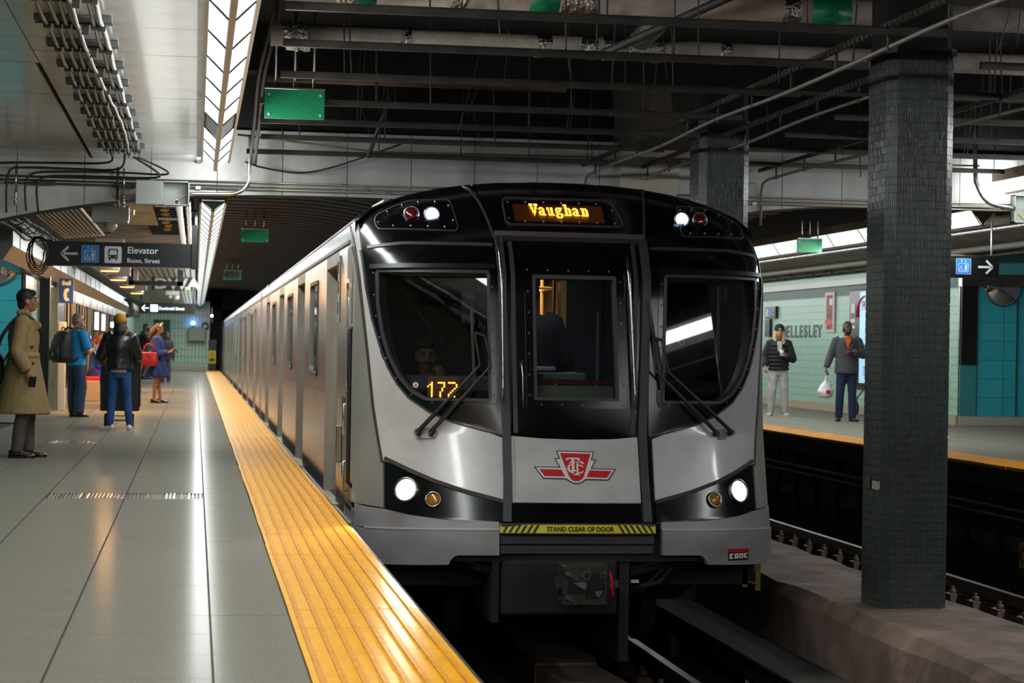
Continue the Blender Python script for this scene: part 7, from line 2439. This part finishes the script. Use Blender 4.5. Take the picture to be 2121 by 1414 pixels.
organic(MB().ball((0, 0.035, -0.075), (0.056, 0.062, 0.046), 12, 8, P.HM), 0.012, HAIRM['black'], 'beard', P.t, 2)
P.finish()
phone(world(P, (0.095, 0.12, 1.60)), P.t.rotation_euler.z + 1.2, 0.2, 'phone held to the ear of the bearded man in the dark jacket')
t = thing('backpack', 'small blue backpack on the bearded man in the dark jacket', 'backpack', world(P, (0, -0.23, 1.26)), P.t.rotation_euler.z)
organic(MB().loft([(0, 0, -0.22, 0.12, 0.08), (0, 0, 0, 0.15, 0.11), (0, 0, 0.2, 0.10, 0.07)], 16, 2.8), 0.018, cloth('1f4a72', 0.7), 'body', t, 3)
MB().tube(smoothpath([(0.1, 0.05, 0.16), (0.12, 0.2, 0.26), (0.12, 0.36, 0.12), (0.12, 0.2, -0.15)]), 0.02, 6, flat=0.4).build('strap', cloth('1f4a72', 0.7), t, True)

# ---- 7. woman in the navy dress reading her phone
P = Person('woman in a navy blue dress with a gold headband looking down at her phone', (-0.765, 41.0, 0), 78, 1.60, 'a86a4c', yaw=-8, nod=18, voxel=0.0125, female=True)
s = P.s
P.torso()
shR, eR, wR = P.arm(1, (0.22, 0.06, 0.98), (0.09, 0.27, 1.02), (-0.3, 0.7, 0.35), (-0.3, 0, 1), 0.7, 0.2, -1)
shL, eL, wL = P.arm(-1, (-0.22, 0.06, 0.98), (-0.07, 0.27, 1.02), (0.3, 0.7, 0.35), (0.3, 0, 1), 0.7, 0.2, 1)
l1 = P.leg(1, (0.085, 0.02, 0.44), (0.09, -0.03, 0.08), (0.1, 1, 0))
l2 = P.leg(-1, (-0.085, 0.03, 0.44), (-0.09, 0.06, 0.08), (-0.1, 1, 0))
for a in (l1[2], l2[2]):
    P.shoe(a, (0, 1, 0), M_SHOEB, M_SHOEB, 'flat_shoe', 0.9)
b = MB()
P.top(b, 0.52, 0.165, 0.13, (0.25, 0.27))
for i in range(10):
    a = 2 * PI * i / 10
    b.tube([(0.13 * math.cos(a), 0.12 * math.sin(a), 0.86), (0.235 * math.cos(a), 0.25 * math.sin(a), 0.52)], [0.03, 0.045], 8)
P.sleeve(b, shR, eR, wR, 0.075, 0.85, 0.055)
P.sleeve(b, shL, eL, wL, 0.075, 0.85, 0.055)
b.ball(Vector(eR).lerp(Vector(wR), 0.3), 0.08, 10, 7)
b.ball(Vector(eL).lerp(Vector(wL), 0.3), 0.08, 10, 7)
P.wear('dress', b, cloth('16285f', 0.8))
b = MB()
b.ball((0, -0.025, 0.035), (0.088, 0.098, 0.088), 14, 9, P.HM)
b.tube([P.h(0, -0.06, 0.0), P.h(0.0, -0.095, -0.12), P.h(0.0, -0.12, -0.28)], [0.082, 0.08, 0.045], 12)
organic(b, 0.012, HAIRM['brown'], 'hair', P.t, 3)
MB().tube([P.h(0.088 * math.cos(a), 0.012 + 0.012 * math.sin(a), 0.045 + 0.088 * math.sin(a)) for a in [PI * i / 12 for i in range(13)]], 0.014, 6).build('headband', mat('gold_band', 'c9a86a', 0.35, 0.3), P.t, True)
P.finish()
phone(world(P, (0.01, 0.375, 1.07)), P.t.rotation_euler.z, 0.7, 'phone held in both hands by the woman in the navy dress')
t = thing('handbag', 'red handbag hanging from the arm of the woman in the navy dress', 'bag', world(P, (0.27, -0.10, 0.90)), P.t.rotation_euler.z)
organic(MB().loft([(0, 0, -0.16, 0.085, 0.15), (0, 0.0, -0.05, 0.085, 0.19), (0, 0, 0.12, 0.06, 0.17)], 16, 4), 0.014, mat('red_leather', 'a01626', 0.4), 'body', t, 3)
MB().tube([(0, 0.11 * math.cos(a), 0.12 + 0.17 * math.sin(a)) for a in [PI * i / 10 for i in range(11)]], 0.012, 6).build('handle', bpy.data.materials['red_leather'], t, True)
MB().box(0.07, 0.09, -0.03, 0.03, 0.07, 0.10).build('clasp', M_BRIGHT, t)

# ---- 8. person in dark grey behind her
P = Person('person in a charcoal cardigan and grey trousers standing behind the woman in navy', (-0.86, 60, 0), 40, 1.52, '70503f', yaw=10, voxel=0.016)
P.torso()
shR, eR, wR = P.arm(1, (0.25, 0.0, 0.98), (0.24, 0.06, 0.76), (0, 0.1, -1), (-1, 0, 0), 0.5, 0.2, -1)
shL, eL, wL = P.arm(-1, (-0.25, 0.0, 0.98), (-0.24, 0.06, 0.76), (0, 0.1, -1), (1, 0, 0), 0.5, 0.2, 1)
l1 = P.leg(1, (0.10, 0.02, 0.42), (0.11, 0.0, 0.085), (0.2, 1, 0))
l2 = P.leg(-1, (-0.10, 0.02, 0.42), (-0.12, 0.0, 0.085), (-0.2, 1, 0))
P.trousers([l1, l2], 0.09, 0.075, 0.07, cloth('474650'))
for a in (l1[2], l2[2]):
    P.shoe(a, (0, 1, 0), cloth('8d8d92', 0.5), M_SOLEW, 'trainer')
b = MB()
P.top(b, 0.70, 0.20, 0.15)
P.sleeve(b, shR, eR, wR, 0.075)
P.sleeve(b, shL, eL, wL, 0.075)
P.wear('cardigan', b, cloth('2c2d33'))
hair_cap(P, HAIRM['black'], puff=1.04)
P.finish()

# ---- 9. woman in the beanie on the far platform
wx = (11.118, 37.381, 0.0)
P = Person('woman in a dark beanie, puffer jacket and sweatpants holding a paper cup', (wx[0], wx[1], 0), -12, 1.74, 'b98a74', yaw=0, voxel=0.011, female=True)
s = P.s
P.torso()
shR, eR, wR = P.arm(1, (0.27, -0.02, 1.12), (0.27, 0.12, 0.95), (0, 0.5, -1), (-1, 0, 0), 0.6, 0.2, -1)
shL, eL, wL = P.arm(-1, (-0.27, 0.02, 1.10), (-0.10, 0.24, 1.17), (0.5, 0.4, 0.6), (0.8, -0.2, -0.2), 0.9, 0.2, 1)
l1 = P.leg(1, (0.12, 0.03, 0.50), (0.14, 0.0, 0.085), (0.35, 1, 0))
l2 = P.leg(-1, (-0.11, 0.03, 0.50), (-0.13, 0.02, 0.085), (-0.3, 1, 0))
P.trousers([l1, l2], 0.098, 0.085, 0.062, cloth('a8a5a4', 0.9), name='sweatpants')
for a, d in ((l1[2], (0.35, 1, 0)), (l2[2], (-0.3, 1, 0))):
    P.shoe(a, d, cloth('b5aea8', 0.6), M_SOLEW, 'trainer', 1.1)
b = MB()
P.top(b, 0.88, 0.195, 0.15, (0.19, 0.145), 1.0, 0.01)
for k in range(7):
    z = 0.91 + k * 0.075
    b.tube([((0.197 - 0.004 * abs(k - 3)) * math.cos(a), 0.152 * math.sin(a), z) for a in [2 * PI * i / 22 for i in range(23)]], 0.026, 6, False)
P.sleeve(b, shR, eR, wR, 0.088, 0.92, 0.062)
P.sleeve(b, shL, eL, wL, 0.088, 0.92, 0.062)
P.wear('puffer_jacket', b, cloth('14161c', 0.8), 2)
organic(MB().tube([(-0.075, 0.0, 1.52), (-0.10, 0.08, 1.44), (-0.02, 0.165, 1.30)], 0.022, 7), 0.01, cloth('b5aca4'), 'hood_edge', P.t, 2)
MB().prism([(-0.035, 1.25), (0.03, 1.25), (0.05, 1.44), (-0.05, 1.44)], 'y', 0.14, 0.172).build('white_top', cloth('c2bfba'), P.t)
b = MB()
b.ball((0, -0.03, -0.01), (0.09, 0.08, 0.09), 14, 9, P.HM)
for k in (1, -1):
    b.tube([P.h(k * 0.072, 0.0, 0.02), P.h(k * 0.085, 0.02, -0.09), P.h(k * 0.075, 0.06, -0.19)], [0.028, 0.04, 0.028], 9)
organic(b, 0.011, HAIRM['blond'], 'hair', P.t, 3)
M_BEAN = cloth('1a2224', 0.95)
b = MB()
b.loft([(0, -0.008, 0.035, 0.094, 0.106), (0, -0.008, 0.085, 0.094, 0.106), (0, -0.012, 0.125, 0.078, 0.09), (0, -0.016, 0.155, 0.04, 0.05), (0, -0.016, 0.162, 0.01, 0.01)], 20)
b.v = [P.HM @ Vector(v) for v in b.v]
bo = b.build('beanie', M_BEAN, P.t, True)
b = MB()
b.loft([(0, -0.008, 0.03, 0.098, 0.11), (0, -0.008, 0.075, 0.099, 0.112)], 20)
b.v = [P.HM @ Vector(v) for v in b.v]
b.build('turn_up', M_BEAN, bo, True)
MB().box(-0.018, 0.018, 0.0, 0.004, -0.012, 0.012).build('badge', M_WHITEP, bo).location = P.h(0, 0.105, 0.055)
P.finish()
t = thing('paper_cup', 'white paper coffee cup held by the woman in the beanie', 'cup', world(P, (-0.035, 0.275, 1.16)))
MB().loft([(0, 0, 0, 0.030, 0.030), (0, 0, 0.10, 0.040, 0.040)], 18).build('cup', M_WHITEP, t, True)
MB().loft([(0, 0, 0.10, 0.043, 0.043), (0, 0, 0.112, 0.042, 0.042), (0, 0, 0.118, 0.034, 0.034)], 18).build('cup_lid', M_WHITEP, t, True)

# ---- 10. man in the grey blazer with an orange shirt
mx = (11.658, 34.906, 0.0)
P = Person('man in a grey blazer and orange shirt holding a white plastic bag', (mx[0], mx[1], 0), -8, 1.81, '5c3a2c', yaw=-12, voxel=0.011)
s = P.s
P.torso()
shR, eR, wR = P.arm(1, (0.29, -0.02, 1.20), (0.38, 0.03, 0.96), (0.05, 0.1, -1), (-1, 0, 0), 0.9, 0.2, -1)
shL, eL, wL = P.arm(-1, (-0.29, 0.03, 1.20), (-0.07, 0.26, 1.25), (1, 0.25, 0.12), (0, -0.5, -1), 0.5, 0.5, -1)
l1 = P.leg(1, (0.12, 0.03, 0.50), (0.13, 0.0, 0.085), (0.3, 1, 0))
l2 = P.leg(-1, (-0.10, 0.03, 0.50), (-0.11, 0.03, 0.085), (-0.3, 1, 0))
P.trousers([l1, l2], 0.092, 0.075, 0.066, cloth('1b2a48', 0.9), name='jeans')
for a, d in ((l1[2], (0.3, 1, 0)), (l2[2], (-0.3, 1, 0))):
    P.shoe(a, d, M_SHOEB, M_SHOEB, 'shoe', 1.05)
b = MB()
P.top(b, 0.92, 0.165, 0.12, None, 0.9, 0.02)
P.wear('orange_shirt', b, cloth('d9741a'))
b = MB()
P.top(b, 0.86, 0.21, 0.155, (0.215, 0.16), 1.05)
P.sleeve(b, shR, eR, wR, 0.08, 0.95, 0.06)
P.sleeve(b, shL, eL, wL, 0.08, 0.95, 0.06)
M_BLAZ = cloth('45464d', 0.85)
P.wear('blazer', b, M_BLAZ)
MB().prism([(-0.055, 1.50), (0.065, 1.50), (0.04, 1.40), (0.015, 1.27), (-0.012, 1.40)], 'y', 0.13, 0.175).build('shirt_front', cloth('d9741a'), P.t)
for k in (1, -1):
    MB().add([(k * 0.06, 0.13, 1.515), (k * 0.105, 0.135, 1.46), (k * 0.085, 0.18, 1.38), (0.01, 0.185, 1.22), (k * 0.055, 0.18, 1.42)], [(0, 1, 2, 3, 4) if k > 0 else (4, 3, 2, 1, 0)]).build('lapel', M_BLAZ, P.t)
MB().tube([(-0.15, 0.155, 1.13), (-0.06, 0.172, 1.135), (0.02, 0.172, 1.14)], 0.006, 5).build('pocket_trim', M_STEEL, P.t)
hair_cap(P, HAIRM['black'], puff=0.95)
organic(MB().ball((0, 0.037, -0.078), (0.055, 0.056, 0.042), 12, 8, P.HM), 0.011, HAIRM['black'], 'beard', P.t, 2)
P.finish()
t = thing('plastic_bag', 'knotted white plastic carrier bag hanging from the hand of the man in the blazer', 'bag', world(P, (0.385, 0.03, 0.56)))
b = MB()
b.loft([(0, 0, -0.15, 0.07, 0.05), (0, 0, -0.12, 0.13, 0.10), (0, 0, -0.02, 0.15, 0.12), (0, 0, 0.08, 0.10, 0.08), (0, 0, 0.16, 0.03, 0.025)], 18)
for q in ((0.05, 0.03, -0.08), (-0.06, -0.03, -0.04), (0.0, -0.07, -0.06)):
    b.ball(q, (0.09, 0.07, 0.08), 10, 7)
b.tube([(0, 0, 0.14), (0.005, 0, 0.24), (0, 0, 0.32)], [0.03, 0.012, 0.016], 8)
b.tube([(0.0, 0, 0.14), (0.10, -0.01, 0.11), (0.17, -0.01, 0.115)], [0.015, 0.012, 0.016], 7)
organic(b, 0.012, mat('thin_plastic', 'cfcdd0', 0.35, bump=(25, 0.6)), 'body', t, 2)
MB().box(-0.03, 0.05, -0.135, -0.128, -0.07, 0.0).build('red_print', M_ERED, t)
t = thing('stroller_wheel', 'small dark wheel of a trolley half hidden behind the near pillar', 'wheel', (13.008, 38.332, 0.14))
MB().cyl((-0.02, 0, 0), (0.02, 0, 0), 0.13, 18).build('tyre', M_CABLE, t)
MB().tube([(0, 0, 0), (0.05, 0.1, 0.2), (0.25, 0.1, 0.45)], 0.015, 6).build('strut', M_STRUT, t)

# ---- 11. train driver and the attendant behind the front door
dp = (1.746, 15.25, 1.195)
P = Person('dark-haired train driver behind the left windscreen, hand raised to the mouth', (dp[0], 15.25, dp[2] - 1.335), -8, 1.74, '8f6450', yaw=-8, nod=4, voxel=0.012, hip=0.60)
P.torso()
shR, eR, wR = P.arm(1, (0.27, 0.08, 0.86), (0.18, 0.28, 0.80), (-0.3, 0.9, 0), (0, 0, -1), 0.7, 0.2, -1)
shL, eL, wL = P.arm(-1, (-0.27, 0.14, 0.90), (-0.13, 0.18, 1.13), (0.35, -0.05, 0.9), (0.5, -0.8, 0), 1.1, 0.2, 1)
l1 = P.leg(1, (0.11, 0.36, 0.56), (0.11, 0.34, 0.12), (0, 1, 0))
l2 = P.leg(-1, (-0.11, 0.36, 0.56), (-0.11, 0.34, 0.12), (0, 1, 0))
P.trousers([l1, l2], 0.09, 0.075, 0.065, cloth('16171c'))
b = MB()
P.top(b, 0.58, 0.20, 0.15, None, 1.0, 0.01)
P.sleeve(b, shR, eR, wR, 0.078, 0.9)
P.sleeve(b, shL, eL, wL, 0.078, 0.86)
P.wear('uniform_jacket', b, cloth('17151a'))
MB().tube([(0.075, 0.055, 1.155), (0.05, 0.10, 1.10), (0.015, 0.125, 1.05)], 0.016, 6, flat=0.4).build('collar', cloth('4a6a92'), P.t)
hair_cap(P, HAIRM['black'], fringe=0.004, puff=1.0)
MB().tube([P.h(-0.035, 0.086, -0.052), P.h(0, 0.103, -0.044), P.h(0.035, 0.086, -0.052)], 0.008, 6).build('moustache', HAIRM['black'], P.t, True)
MB().tube([Vector(wL) + Vector((0.032 * math.cos(a), 0.032 * math.sin(a), -0.02)) for a in [2 * PI * i / 14 for i in range(15)]], 0.008, 6, False).build('wrist_watch', M_STEEL, P.t)
P.finish()
t = thing('driver_seat', 'black driver seat behind the left windscreen', 'seat', (dp[0], 15.3, -0.05))
MB().box(-0.24, 0.24, -0.2, 0.25, 0.35, 0.45, ch=0.03).build('cushion', M_BLACK, t)
MB().box(-0.22, 0.22, 0.2, 0.3, 0.45, 1.0, ch=0.03).build('backrest', M_BLACK, t)
MB().cyl((0, 0.05, 0), (0, 0.05, 0.36), 0.05, 12).build('pedestal', M_BLACK, t)
P = Person('attendant in dark uniform with pale reflective bands standing behind the front door', (2.62, 15.8, -0.05), 178, 1.86, '5a4034', voxel=0.013)
P.torso()
shR, eR, wR = P.arm(1, (0.30, 0.02, 1.20), (0.33, 0.10, 0.96), (0, 0.2, -1), (-1, 0, 0), 0.6, 0.2, -1)
shL, eL, wL = P.arm(-1, (-0.28, 0.0, 1.20), (-0.26, 0.1, 0.95), (0, 0.2, -1), (1, 0, 0), 0.6, 0.2, 1)
l1 = P.leg(1, (0.11, 0.02, 0.52), (0.12, 0.0, 0.085), (0, 1, 0))
l2 = P.leg(-1, (-0.11, 0.02, 0.52), (-0.12, 0.0, 0.085), (0, 1, 0))
M_UNIF = cloth('101116')
P.trousers([l1, l2], 0.095, 0.08, 0.07, M_UNIF)
for a in (l1[2], l2[2]):
    P.shoe(a, (0, 1, 0), M_SHOEB, M_SHOEB)
b = MB()
P.top(b, 0.84, 0.22, 0.165, None, 1.05, 0.02)
P.sleeve(b, shR, eR, wR, 0.085, 0.93, 0.07)
P.sleeve(b, shL, eL, wL, 0.085, 0.93, 0.07)
P.wear('uniform', b, M_UNIF)
M_REFL = mat('reflective_band', '8d9094', 0.4)
MB().tube([(0.228 * math.cos(a), 0.172 * math.sin(a), 1.12) for a in [2 * PI * i / 26 for i in range(27)]], 0.022, 6, False, flat=0.3).build('reflective_band', M_REFL, P.t, True)
q = Vector(eR).lerp(Vector(wR), 0.5)
MB().tube([q + Vector((0.083 * math.cos(a), 0.083 * math.sin(a), 0)) for a in [2 * PI * i / 18 for i in range(19)]], 0.02, 6, False, flat=0.3).build('sleeve_band', M_REFL, P.t, True)
hair_cap(P, HAIRM['black'], puff=1.0)
P.finish()
